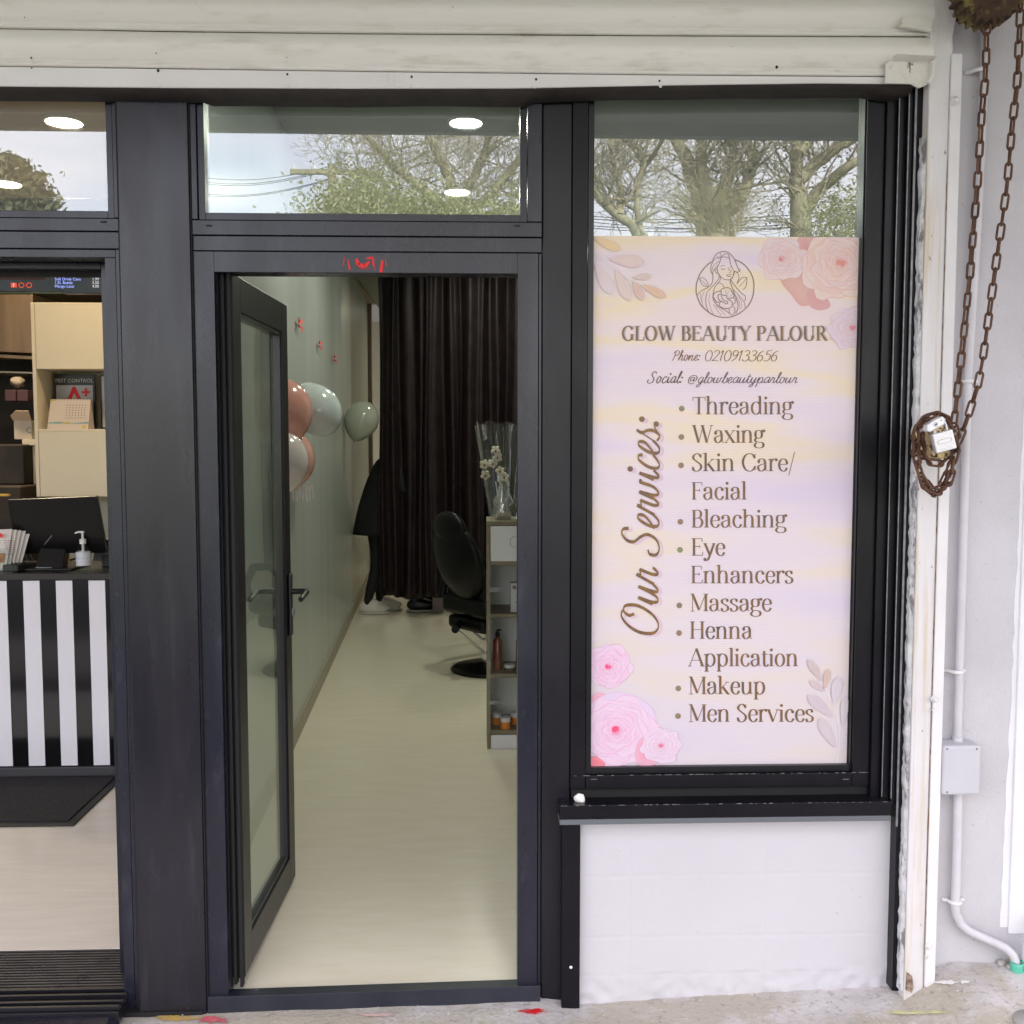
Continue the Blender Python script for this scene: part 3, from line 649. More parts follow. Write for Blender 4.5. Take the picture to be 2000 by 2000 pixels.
for i in range(n_ + 1):
    z0 = zz + (2.44 - zz) * i / n_; w = random.uniform(-.0025, .0025)
    vs += [(lft + w, YG + .018, z0), (GL0 - .001, YG + .006, z0), (GL0 - .0005, YG + .03, z0), (lft + w, YG + .04, z0)]
mb.add(vs, [(i * 4 + j, i * 4 + (j + 1) % 4, i * 4 + 4 + (j + 1) % 4, i * 4 + 4 + j) for i in range(n_) for j in range(4)])
P(mb, 'sealant_strip', m_seal, gp)
B0, B1 = GL1 + .0005, WX(1856, 900, YG - .004)
zb_ = gz(B0, YG) - .003
mb = MB().box(B0, B1, YG - .006, -.035, zb_, WZ(1875, 106, YG)); P(mb, 'flat_bar', m_bar, gp, bevel=.002)
mb = MB(); vs = []
for i in range(301):
    z0 = .12 + i * .0075; w = .0002 + max(0, noise.noise(Vector((z0 * 9, 3, 0))) + .12 + noise.noise(Vector((z0 * 55, 5, 0))) * .5) * .004
    vs += [(B0 - .0004 - w, YG - .0005, z0), (B0 - .0002, YG - .0012, z0), (B0 + .0002, YG + .002, z0)]
mb.add(vs, [(i * 3 + j, i * 3 + 3 + j, i * 3 + 4 + j, i * 3 + 1 + j) for i in range(300) for j in range(2)])
P(mb, 'rusty_edge', mat('rust_edge', (.13, .055, .02), .85, col2=(.30, .17, .06), nscale=80), gp)
for (x, y, r) in ((1865, 197, .013), (1824, 1365, .011), (1813, 1848, .010)):
    c = W(x, y, YG - .008)
    mb = MB().lathe([(r, 0), (r, -.002), (r * .55, -.0025), (r * .55, -.010), (r * .3, -.012)], c, 6 if r < .012 else 18, 'Y')
    if y > 1300: mb.lathe([(.006, 0), (.005, -.008)], c + Vector((0, 0, -.032)), 8, 'Y')
    P(mb, 'bolt', m_bar, gp)
mb = MB(); c = W(1773, 1925, YG - .002)
mb.prism([(c.x - .006, c.z - .012), (c.x + .010, c.z - .020), (c.x + .016, c.z - .004), (c.x + .010, c.z + .030), (c.x - .004, c.z + .040)], YG - .006, YG + .001)
P(mb, 'rusted_foot', mat('rust_plate', (.12, .05, .025), .85, col2=(.42, .34, .27), nscale=60, bump=.6), gp)
# black strip and gap beside the dado
mb = MB(); a, b = WX(1752, 1750, -.03), WX(1764, 1750, -.03)
mb.box(a, b, -.03, .02, gbase(a) - .01, 1.0); st = mb.build('trim_strip', m_black2, bevel=.001); tag(st, 'thin black trim strip between the white low wall and the guide post', 'trim')

# ================================================================== CHAIN, SPROCKET, PADLOCKS
m_rust = add_layer(mat('rusty_iron', (.085, .040, .026), .8, col2=(.15, .078, .048), nscale=30, bump=.5, bscale=150, spec=.35), (.045, .022, .014), .52, .66, 22, fac=.8)
ch = thing('hoist_chain', 'long rusty link chain looped over the sprocket and wound round the wall bracket', 'chain', (1.45, -.17, .9))
LP, LWD, WR = .0395, .0165, .0033     # pitch, width (centre to centre), wire radius
def link(mb, c, d, n, ln=None):
    d = d.normalized(); n = (n - d * n.dot(d)).normalized(); b = d.cross(n)
    h = (LP if ln is None else ln) / 2 + WR * .9; rad = LWD / 2; pts = []
    for k in range(7): a = math.pi * k / 6; pts.append(c + d * (h - rad + rad * math.sin(a)) + b * (rad * math.cos(a)))
    for k in range(7): a = math.pi + math.pi * k / 6; pts.append(c + d * (-(h - rad) + rad * math.sin(a)) + b * (rad * math.cos(a)))
    mb.tube(pts, WR, 8, closed=True)
def chain(mb, path, twist0=.5, jit=.25, pitch=LP):
    # walk the polyline at the link pitch
    seg = []; P_ = [Vector(p) for p in path]
    dist = [0]
    for a, b in zip(P_, P_[1:]): dist.append(dist[-1] + (b - a).length)
    def at(s):
        for i in range(len(P_) - 1):
            if s <= dist[i + 1] or i == len(P_) - 2:
                return P_[i].lerp(P_[i + 1], (s - dist[i]) / max(1e-6, dist[i + 1] - dist[i]))
    n = int(dist[-1] / pitch); 
    for k in range(n):
        a, b = at(k * pitch), at((k + 1) * pitch); d = b - a
        ang = twist0 + (math.pi / 2 if k % 2 else 0) + random.uniform(-jit, jit)
        dn = d.normalized(); ref = Vector((0, -1, 0)); ref = (ref - dn * ref.dot(dn)).normalized()
        nrm = Matrix.Rotation(ang, 3, dn) @ ref
        link(mb, (a + b) / 2, d, nrm)
random.seed(21)
YC = -.20
s1 = [(1928, 36), (1925, 145), (1918, 217), (1909, 362), (1901, 453), (1894, 543), (1877, 704), (1866, 803), (1862, 830), (1864, 858)]
s2 = [(1996, -40), (1994, 0), (1987, 163), (1978, 235), (1967, 362), (1949, 489), (1919, 706), (1909, 756), (1886, 828), (1868, 872)]
mb = MB(); chain(mb, [W(x, y, YC) for x, y in s1], .9, .2); P(mb, 'strand', m_rust, ch)
mb = MB(); chain(mb, [W(x, y, YC + .004) for x, y in s2], .15, .2); P(mb, 'strand', m_rust, ch)
mb = MB()
def loop(pts, y0=YC, y1=YC, tw=.4):
    m = len(pts); q = [W(x, y, y0 + (y1 - y0) * i / m) for i, (x, y) in enumerate(pts)]
    fine = []
    for i in range(len(q) - 1):
        p0, p1, p2, p3 = q[max(0, i - 1)], q[i], q[i + 1], q[min(len(q) - 1, i + 2)]
        for t in (0, .25, .5, .75):
            fine.append(.5 * ((2 * p1) + (p2 - p0) * t + (2 * p0 - 5 * p1 + 4 * p2 - p3) * t * t + (3 * p1 - p0 - 3 * p2 + p3) * t ** 3))
    fine.append(q[-1]); chain(mb, fine, tw, .35, pitch=.034)
loop([(1868, 872), (1862, 900), (1858, 930), (1846, 955), (1826, 962), (1806, 945), (1790, 900), (1788, 860), (1796, 828), (1816, 812), (1842, 812), (1862, 835), (1866, 862)], -.215, -.20)
loop([(1863, 830), (1870, 858), (1866, 890), (1850, 925), (1838, 950), (1822, 966), (1804, 948), (1796, 915), (1786, 880), (1788, 845), (1802, 822), (1828, 808), (1850, 822), (1858, 850)], -.205, -.19, .9)
loop([(1800, 835), (1800, 870), (1808, 898), (1830, 906), (1850, 900), (1860, 880)], -.20, -.19, 1.2)
loop([(1808, 822), (1796, 850), (1797, 880), (1806, 896), (1822, 902)], -.185, -.18, .2)
loop([(1856, 905), (1850, 935), (1834, 960), (1815, 955), (1803, 930), (1797, 900)], -.185, -.185, 1.0)
P(mb, 'wound_coil', m_rust, ch)
sp = thing('chain_sprocket', 'mossy rusted ribbed sprocket wheel at the top right corner', 'sprocket', tuple(W(1930, -20, YC)))
c = W(1931, -22, YC)
mb = MB(); nT = 24; prof_ = []
RR = .096
for k in range(nT * 4):
    a = 2 * math.pi * k / (nT * 4); r = RR * (1 if k % 4 in (1, 2) else .88); prof_.append((c.x + r * .95 * math.cos(a), c.z + r * math.sin(a)))
mb.prism(prof_, YC - .02, YC + .045)
mb.lathe([(.03, -.035), (.05, -.028), (RR * .80, -.0205)], (c.x, YC, c.z), 24, 'Y')
mb.cyl((c.x, YC + .04, c.z), (c.x, -.03, c.z), .02)
P(mb, 'toothed_wheel', add_layer(add_layer(mat('mossy_rust', (.030, .016, .010), .9, col2=(.075, .04, .02), nscale=35, bump=.9, bscale=90), (.20, .16, .05), .50, .62, 24, fac=.9), (.012, .008, .006), .6, .7, 12, fac=.8), sp, bevel=.003)
# bracket drum
br = thing('wall_bracket', 'peeling cream and rust metal cleat inside the wound chain', 'bracket', tuple(W(1835, 870, -.13)))
q = [(v.x, v.z) for v in [W(x, y, -.16) for x, y in ((1806, 838), (1836, 826), (1858, 838), (1862, 870), (1852, 893), (1828, 896), (1810, 890))]]
P(MB().prism(q[::-1], -.195, -.07), 'cleat', add_layer(mat('peeling_cream', (.62, .46, .20), .7, col2=(.70, .60, .38), nscale=40, bump=.7, bscale=150), (.10, .045, .02), .52, .56, 60, fac=1), br, bevel=.004)
m_pad = mat('brushed_padlock', (.62, .61, .63), .42, metal=.55, col2=(.70, .69, .71), nscale=20, nmap=(1, 1, 8))
m_pad2 = mat('chrome_padlock', (.66, .66, .69), .34, metal=.35)
def padlock(name, label, cx, cy, w, h, rot, Y, style):
    c = W(cx, cy, Y); t = thing(name, label, 'padlock', tuple(c), None)
    Rm = Matrix.Rotation(rot, 3, 'Y')
    def T(v): return c + Rm @ Vector(v)
    mb = MB(); vs = []
    n = 14
    if style == 0:
        mb.box(-w / 2, w / 2, -.010, .010, -h / 2, h / 2)
    else:
        pl = [(-w / 2, -h * .25), (-w * .38, -h * .5), (w * .38, -h * .42), (w / 2, -h * .1), (w * .46, h * .45), (w * .1, h * .5), (-w * .38, h * .38)]
        mb.prism(pl, -.014, .012)
    mb.v = [tuple(T(v)) for v in mb.v]
    P(mb, 'body', m_pad if style == 0 else m_pad2, t, bevel=.0025)
    mb = MB(); a = w * .30 if style == 0 else w * .36; s_ = 1 if style == 0 else -1
    if style: pts = [(-a, .010, 0), (-a, .05, -.01), (-a * .6, .07, -.015), (a * .6, .07, -.015), (a, .05, -.01), (a, .010, 0)]
    else: pts = [(-a, 0, s_ * h * .4)] + [(-a * math.cos(math.pi * k / 8), 0, s_ * (h * .5 + .016 + a * math.sin(math.pi * k / 8))) for k in range(9)] + [(a, 0, s_ * h * .4)]
    mb.tube([T(p) for p in pts], .0035, 8); P(mb, 'shackle', m_pad2, t)
    mb = MB()
    if style == 0:
        ring = [(w * .34 * max(-1, min(1, 1.25 * math.cos(2 * math.pi * k / 28))), -.0106, h * .02 + h * .11 * math.sin(2 * math.pi * k / 28)) for k in range(28)]
        mb.tube([T(p) for p in ring], .0005, 5, closed=True)
        P(mb, 'engraved_oval', mat('engraving', (.30, .29, .31), .5), t)
        mb = MB(); mb.v = []
        mb.box(-w * .3, w * .3, -.0107, -.0102, -h * .36, -h * .352); mb.v = [tuple(T(v)) for v in mb.v]; P(mb, 'engraved_line', MATS['engraving'], t)
    else:
        mb.lathe([(.006, -.0145), (.0055, -.0158), (.0002, -.0158)], (0, 0, 0), 16, 'Y'); mb.v = [tuple(T(v)) for v in mb.v]; P(mb, 'keyway_plug', m_pad2, t)
        mb = MB(); mb.box(-.0035, .0035, -.0166, -.0155, -.0012, .0014).box(.016, .0185, -.0152, -.0138, .002, .0045); mb.v = [tuple(T(v)) for v in mb.v]; P(mb, 'keyhole', m_gap, t)
    return t
padlock('padlock', 'square brushed steel padlock with an oval engraving, hanging below the other padlock', 1842, 862, .056, .052, R(-15), -.245, 0)
padlock('padlock', 'shiny upper padlock showing its keyhole end, on the wound chain', 1823, 829, .056, .024, R(-27), -.258, 1)

# ================================================================== CONDUIT
cn = thing('electrical_conduit', 'grey white painted electrical conduit running down the pier to a green socket', 'conduit', tuple(W(1870, 1600, -.06)))
YP = -.056
m_cond = add_layer(mat('conduit_paint', (.54, .53, .56), .42, col2=(.60, .59, .62), nscale=10, spec=.4, bump=.15), (.35, .18, .09), .74, .78, 30, fac=.7)
mb = MB(); rr = .0115
mb.tube([W(x, y, YP) for x, y in ((1934, -120), (1922, 145), (1908, 450), (1890, 745), (1880, 1100), (1871, 1400), (1870, 1470))], rr, 16)
mb.cyl(W(1870, 1438, YP), W(1870, 1460, YP), rr + .003)
P(mb, 'upper_pipe', m_cond, cn)
low = [W(x, y, YP) for x, y in ((1871, 1545), (1869, 1640), (1867, 1730), (1865, 1765))]
low += [W(x, y, Y) for x, y, Y in ((1867, 1785, YP), (1875, 1803, YP), (1890, 1817, -.058), (1915, 1829, -.062), (1945, 1842, -.066), (1965, 1852, -.070), (1978, 1864, -.074), (1984, 1880, -.076), (1986, 1900, -.078))]
mb = MB().tube(low, .0125, 16); P(mb, 'lower_pipe', m_cond, cn)
b0, b1 = W(1840, 1457, -.03), W(1914, 1554, -.03)
b0, b1 = W(1843, 1457, -.105), W(1914, 1553, -.105)
mb = MB().box(b0.x, b1.x, -.105, -.036, b1.z, b0.z); P(mb, 'junction_box', mat('junction_box_plastic', (.50, .50, .55), .45, col2=(.53, .53, .57), nscale=6, spec=.4, bump=.1), cn, bevel=.008, seg=4)
for x, y in ((1850, 1463), (1908, 1463), (1850, 1547)): P(MB().lathe([(.0028, -.1054), (.002, -.1062)], (W(x, y, -.105).x, 0, W(x, y, -.105).z), 8, 'Y'), 'cover_screw', m_drip, cn)
for (x, y) in ((1912, 138), (1893, 745), (1869, 1312), (1866, 1762)):
    c = W(x, y, YP); mb = MB()
    mb.tube([c + Vector((-.032, .017, 0)), c + Vector((-.018, .016, 0)), c + Vector((-.013, -.006, 0)), c + Vector((0, -.0145, 0)), c + Vector((.013, -.006, 0)), c + Vector((.018, .016, 0)), c + Vector((.032, .017, 0))], .0055, 8, flat=1.0)
    for s_ in (-1, 1): mb.ell(c + Vector((s_ * .026, .012, 0)), .004, .004, .004, 8, 6)
    P(mb, 'saddle_clip', m_bar, cn)
for i, (x, y) in enumerate(((1986, 1886), (2008, 1882))):
    c = W(x, y, -.08); t = MB()
    t.lathe([(.017, -.03), (.018, .0), (.0195, .012), (.0155, .012), (.015, -.01)], c, 20)
    o = t.build('pipe_socket', mat('green_plastic', (.10, .48, .34), .4)); tag(o, ['green plastic socket holding the curved conduit end', 'green plastic socket at the right edge with a straight pipe'][i], 'socket')
c = W(2006, 1870, -.08); o = MB().tube([c + Vector((0, 0, -.02)), c + Vector((0, 0, .05)), c + Vector((.02, .0, .10)), c + Vector((.05, 0, .13))], .015, 14).build('drain_pipe', m_cond); tag(o, 'short pale pipe bending right out of the second green socket', 'pipe')

# ================================================================== SMALL THINGS ON THE PAVEMENT
random.seed(31)
def gp_(px, py):
    p = WF(px, py, -.03)
    for _ in range(6): p = WF(px, py, gz(p.x, p.y))
    return p
def blob(px, py, rx, ry, m, name, label, cat, rag=.4, seed=0):
    n = 44; ring = []
    for k in range(n):
        a = 2 * math.pi * k / n; r = 1 + rag * noise.noise(Vector((math.cos(a) * 2.4, math.sin(a) * 2.4, seed * 7.3))) * 2
        p = gp_(px + rx * r * math.cos(a), py + ry * r * math.sin(a)); ring.append((p.x, p.y, p.z + .0035))
    c = gp_(px, py); mb = MB().add([(c.x, c.y, c.z + .0042)] + ring, [(0, 1 + k, 1 + (k + 1) % n) for k in range(n)], True)
    tag(mb.build(name, m), label, cat)
blob(1045, 1977, 22, 4, m_red, 'paint_mark', 'bright red spray mark on the pavement in front of the salon threshold', 'paint mark', .6, 3)
blob(420, 1993, 24, 6, m_pink, 'paint_mark', 'faded pink spray mark on the pavement left of the salon threshold', 'paint mark', .6, 4)
blob(735, 1984, 22, 2.5, mat('faint_pink', (.66, .46, .43), .8), 'paint_mark', 'faint pink smear on the pavement under the middle of the threshold', 'paint mark', .6, 5)
blob(1790, 1979, 66, 3.5, m_lime, 'paint_mark', 'yellow green chalky line on the pavement below the guide post', 'paint mark', .4, 6)
blob(345, 1990, 36, 4, m_ochre, 'filler_bead', 'crumbly yellow filler bead at the foot of the wide column', 'filler', .6, 7)
blob(1850, 1920, 20, 3.5, m_paintchip, 'paint_splash', 'longest white paint splash on the pavement beside the guide post', 'paint splash', .5, 8)
blob(1815, 1903, 12, 4, m_paintchip, 'paint_splash', 'white paint drip touching the foot of the flat bar', 'paint splash', .5, 12)
blob(1886, 1920, 8, 3, m_paintchip, 'paint_splash', 'small round white paint spot right of the longest splash', 'paint splash', .5, 14)
mb = MB()
for i in range(300):
    X = random.choice((random.uniform(-.9, 1.2), random.uniform(1.0, 2.0))); Y = -random.random() ** 1.6 * .6 - .012
    r = random.uniform(.0008, .0028) * (1.5 if random.random() < .12 else 1)
    mb.ell((X, Y, gz(X, Y) + r * .2 - .001), r * random.uniform(.8, 1.8), r, r * .6, 6, 4)
o = mb.build('loose_grit', add_layer(mat('pale_grit', (.58, .55, .51), .9, col2=(.72, .70, .67), nscale=60), (.26, .24, .22), .55, .6, 30)); tag(o, 'scattered pale grit and paint flakes on the pavement', 'grit', kind='stuff')
lumps = [(1950, 1868, .016), (1962, 1858, .020), (1944, 1878, .012), (1968, 1876, .017), (1957, 1884, .012), (1938, 1872, .009), (1975, 1892, .010)]
labs = ['small brown stone chip, leftmost but one of the rubble by the green socket', 'largest grey stone chip standing behind the other rubble', 'tan stone chip between the pier base and the rubble', 'angular grey chip touching the green socket', 'flat tan chip in front of the rubble', 'smallest leftmost stone chip against the pier', 'reddish chip just below the green socket']
for i, (x, y, r) in enumerate(lumps):
    c = gp_(x, y); mb = MB().ell(c + Vector((0, 0, r * .5)), r * 1.2, r * .8, r * .8, 7, 5, warp=lambda p, i=i: p * (1 + .5 * noise.noise(p * 60 + Vector((i, 0, 0)))))
    mb.sm = [False] * len(mb.sm)
    o = mb.build('stone_chip', mat('chip_stone_%s' % ('ab'[i % 2] == 'a' and 'grey' or 'tan'), ((.42, .39, .36) if i % 2 == 0 else (.46, .38, .28)), .9, bump=.5)); tag(o, labs[i], 'stone', 'rubble by the green socket')
c = gp_(2010, 1990)
mb = MB().lathe([(.06, 0), (.06, .004), (.0, .005)], c + Vector((.012, -.02, .0)), 40); o = mb.build('cover_plate', mat('cover_plate_concrete', (.44, .43, .41), .85, bump=.3)); tag(o, 'round grey cover plate in the pavement at the bottom right corner', 'cover plate')
# ================================================================== LETTERING (pen-stroke alphabets)
SER = {
'A': (66, "n4,0 33,72;k33,72 60,0;n13,24 48,24;n-3,0 12,0;n50,0 69,0"), 'B': (52, "T12,70 12,0;v12,69 30,70 40,60 38,44 26,38 12,37;v20,37 38,36 46,20 38,3 24,0 12,1"),
'C': (62, "v56,52 48,66 34,71 16,62 7,36 16,9 34,-1 49,6 58,20;n56,52 57,70;n57,20 58,4"), 'E': (52, "T12,70 12,0;n12,69 45,69;n12,37 36,37;n12,1 48,1;n45,69 46,56;n36,43 36,31;n48,1 49,15"),
'F': (48, "T12,70 12,0;n12,69 45,69;n12,37 35,37;n45,69 46,56;n35,43 35,31"), 'G': (66, "v56,54 48,66 34,71 16,62 7,36 16,9 34,-1 47,4 54,14;n56,54 57,70;t54,28 54,2;n45,29 63,29"),
'H': (66, "T12,70 12,0;T54,70 54,0;n12,37 54,37"), 'L': (48, "T12,70 12,0;n12,1 46,1;n46,1 48,18"),
'M': (76, "n10,70 10,0;k10,70 37,4;n37,4 64,70;T65,70 65,0;n2,0 18,0;n2,70 12,70"), 'O': (68, "V34,71 16,62 7,35 16,8 34,-1 52,8 61,35 52,62"),
'P': (50, "T12,70 12,0;v12,69 32,70 44,54 34,36 12,35"), 'R': (58, "T12,70 12,0;v12,69 32,70 43,54 34,38 12,37;k28,37 53,1;n50,0 61,0"),
'S': (48, "v40,56 32,68 22,71 10,62 10,50 24,38 38,26 40,12 28,0 14,1 6,16;n41,70 40,55;n5,2 6,18"), 'T': (56, "T28,70 28,0;n3,69 53,69;n3,69 2,55;n53,69 54,55"),
'U': (66, "t13,70 13,24;v13,24 18,6 33,-1 48,6 53,24;n53,24 53,70;n4,70 22,70;n45,70 61,70"), 'W': (92, "k8,70 28,0;n28,0 47,66;k44,70 64,0;n64,0 84,70;n0,70 17,70;n38,70 54,70;n76,70 92,70"),
'Y': (60, "k6,70 30,34;n30,34 54,70;b30,34 30,0;n-1,70 16,70;n45,70 61,70"), '/': (26, "n2,-18 26,78"), ':': (20, "d10,8;d10,40"), '.': (20, "d10,4"), ' ': (24, ""),
'a': (48, "v8,38 12,46 22,50 32,46 35,34;t36,37 36,7;n36,8 40,1;n40,1 46,3;v36,30 22,27 9,20 8,10 16,0 27,2 36,12;d10,38"), 'b': (50, "t10,74 10,3;v10,36 18,47 27,50 39,42 43,25 39,8 27,0 17,2 10,10;n3,73 10,74"),
'c': (43, "v37,38 31,47 23,50 12,43 7,25 12,7 24,-1 33,3 39,13;d35,40"), 'd': (53, "t41,74 41,3;v41,38 33,48 25,50 12,43 7,25 12,7 24,-1 33,3 41,12;n33,73 41,74;n41,2 50,1"),
'e': (44, "n8,27 39,27;v39,28 36,43 24,50 12,43 7,25 12,7 24,-1 33,3 39,13"), 'f': (30, "b13,58 13,0;v13,56 17,70 25,74 31,70;n4,48 25,48"),
'g': (46, "V21,50 10,46 7,34 10,22 21,18 32,22 35,34 32,46;v13,20 6,13 9,5 22,2 36,0 42,-8 38,-18 22,-22 8,-18 4,-9 12,0;v33,45 38,50 45,49;d44,48"),
'h': (56, "b11,74 11,0;v11,36 19,47 29,50 38,46 42,34;B42,36 42,0"), 'i': (24, "b12,49 12,0;d12,66"), 'k': (52, "b11,74 11,0;n40,48 13,22;k21,29 44,0;n32,48 48,48;n38,0 52,0"),
'l': (24, "b12,74 12,0"), 'm': (84, "b11,49 11,0;v11,36 19,47 28,50 36,46 40,34;B40,36 40,0;v40,36 48,47 57,50 66,46 70,34;B70,36 70,0"), 'n': (56, "b11,49 11,0;v11,36 19,47 29,50 38,46 42,34;B42,36 42,0"),
'o': (49, "V24,50 12,43 7,25 12,7 24,-1 37,7 42,25 37,43"), 'p': (53, "b11,49 11,-22;v11,38 19,48 28,50 40,43 45,25 40,7 28,-1 19,2 11,12"), 'r': (38, "b11,49 11,0;v11,33 17,45 25,50 32,48;d33,46"),
's': (38, "v31,38 26,48 18,50 8,44 9,33 20,26 31,18 31,6 20,-1 10,1 5,12;n32,50 31,38;n4,0 5,12"), 't': (32, "t13,62 13,10;v13,12 16,1 23,-1 31,7;n3,48 28,48"), 'u': (56, "t11,49 11,14;v11,15 15,3 25,-1 35,4 42,14;t42,49 42,3;n3,48 11,49;n34,48 42,49;n42,2 51,1"),
'v': (48, "k6,49 25,0;n25,0 43,49;n0,49 14,49;n36,49 50,49"), 'w': (70, "k6,49 23,0;n23,0 36,46;k34,49 50,0;n50,0 64,49;n0,49 14,49;n57,49 70,49"), 'x': (48, "k6,49 41,0;n40,49 6,0;n0,49 14,49;n33,49 47,49;n0,0 13,0;n34,0 49,0"),
'y': (48, "k6,49 26,2;v44,49 26,0 18,-17 8,-21 4,-16;n0,49 14,49;n36,49 50,49;d6,-15")}
CUR = {
'O': (66, "v44,66 30,71 14,58 6,34 12,8 30,-2 48,10 58,38 52,62 40,66 34,56 40,46"), 'S': (56, "v46,58 42,68 32,71 22,62 22,48 36,34 44,20 38,4 22,-2 8,4 6,16 14,20"), 'P': (50, "v22,66 20,34 14,2 8,-2;v8,50 16,66 32,71 46,62 44,44 30,34 20,36"),
'a': (38, "v33,36 24,41 13,35 7,18 11,3 20,2 28,14 33,36;v34,40 31,14 34,2 42,8"), 'b': (32, "v4,6 14,34 22,66 18,74 13,62 10,24 12,4 20,-1 29,8 31,26 26,36;v26,36 30,32 38,34"), 'c': (30, "v28,32 24,40 15,38 7,20 9,4 17,-1 26,4 34,12"),
'e': (29, "v3,8 14,16 24,28 22,39 14,38 7,20 9,4 17,-1 25,3 32,12"), 'g': (36, "v31,36 22,41 12,34 8,18 12,4 20,3 28,14 32,38;v32,38 29,4 22,-22 12,-28 8,-20 18,-6 38,8"), 'h': (40, "v2,8 14,36 21,64 17,74 12,60 10,26 8,0;v9,12 18,34 27,38 29,26 28,6 34,0 43,10"),
'i': (20, "v4,10 10,38;v10,38 9,8 14,0 23,10;d13,56"), 'l': (20, "v2,8 14,36 20,64 16,74 11,60 9,20 11,2 18,0 25,10"), 'n': (42, "v2,10 9,38 8,0;v9,14 18,34 27,38 30,26 29,6 35,0 45,10"), 'o': (34, "V17,40 9,34 7,16 12,1 20,0 28,12 28,30 22,39;v24,38 28,30 37,32"),
'p': (38, "v2,10 9,38 8,4 4,-28;v8,12 18,36 28,38 32,24 28,6 18,0 9,5;v28,5 36,2 41,10"), 'r': (32, "v2,8 12,42;v12,42 14,34 24,36;v24,36 21,10 26,0 35,10"), 's': (30, "n1,6 16,44;v16,44 13,34 21,22 23,10 16,-1 5,4;n17,0 32,10"), 't': (24, "v2,8 14,50;v14,60 10,18 12,2 19,0 28,10;v4,44 24,46"),
'u': (42, "v3,10 9,38 7,12 12,0 22,6 31,38;v31,38 29,8 34,0 44,10"), 'v': (36, "v2,10 8,38 9,10 16,0 26,12 28,36 34,34"), 'w': (52, "v2,10 8,38 7,10 14,0 24,10 27,38 26,10 33,0 42,12 45,36 52,34"), 'y': (40, "v3,10 9,38 8,14 13,2 22,8 31,38;v31,38 28,4 21,-22 11,-28 7,-20 18,-6 40,8"),
'@': (56, "v36,34 28,40 18,32 17,18 24,12 32,20 38,38;v38,38 36,16 42,12 50,22 50,38 40,50 24,52 10,42 5,22 12,2 28,-6 44,0"), ':': (18, "d8,6;d10,34"), ' ': (22, ""),
'0': (42, "V24,70 12,60 6,34 12,6 22,-1 34,8 40,36 34,62"), '1': (26, "v6,56 18,70;v18,70 14,34 12,0"), '2': (40, "v10,56 16,68 28,70 36,58 30,38 14,14 4,1;v4,1 20,4 38,0"), '3': (40, "v10,62 22,70 34,62 32,46 18,38;v18,38 34,32 36,14 24,0 8,2 4,12"),
'5': (40, "v18,68 12,42;v18,68 38,70;v12,42 26,46 36,34 34,12 20,-1 6,4;"), '6': (40, "v34,68 18,56 7,30 10,6 20,-1 32,8 34,26 26,38 12,32"), '9': (40, "v34,44 24,34 12,40 10,58 20,70 32,64 36,46 28,18 10,0")}
def spl(pts, closed=False, k=7):
    m = len(pts); out = []
    rng = range(m) if closed else range(m - 1)
    for i in rng:
        g_ = (lambda j: pts[j % m]) if closed else (lambda j: pts[max(0, min(m - 1, j))])
        p0, p1, p2, p3 = g_(i - 1), g_(i), g_(i + 1), g_(i + 2)
        for q in range(k):
            t = q / k
            out.append(tuple(.5 * (2 * p1[c] + (p2[c] - p0[c]) * t + (2 * p0[c] - 5 * p1[c] + 4 * p2[c] - p3[c]) * t * t + (3 * p1[c] - p0[c] - 3 * p2[c] + p3[c]) * t ** 3) for c in (0, 1)))
    if not closed: out.append(tuple(pts[-1]))
    return out
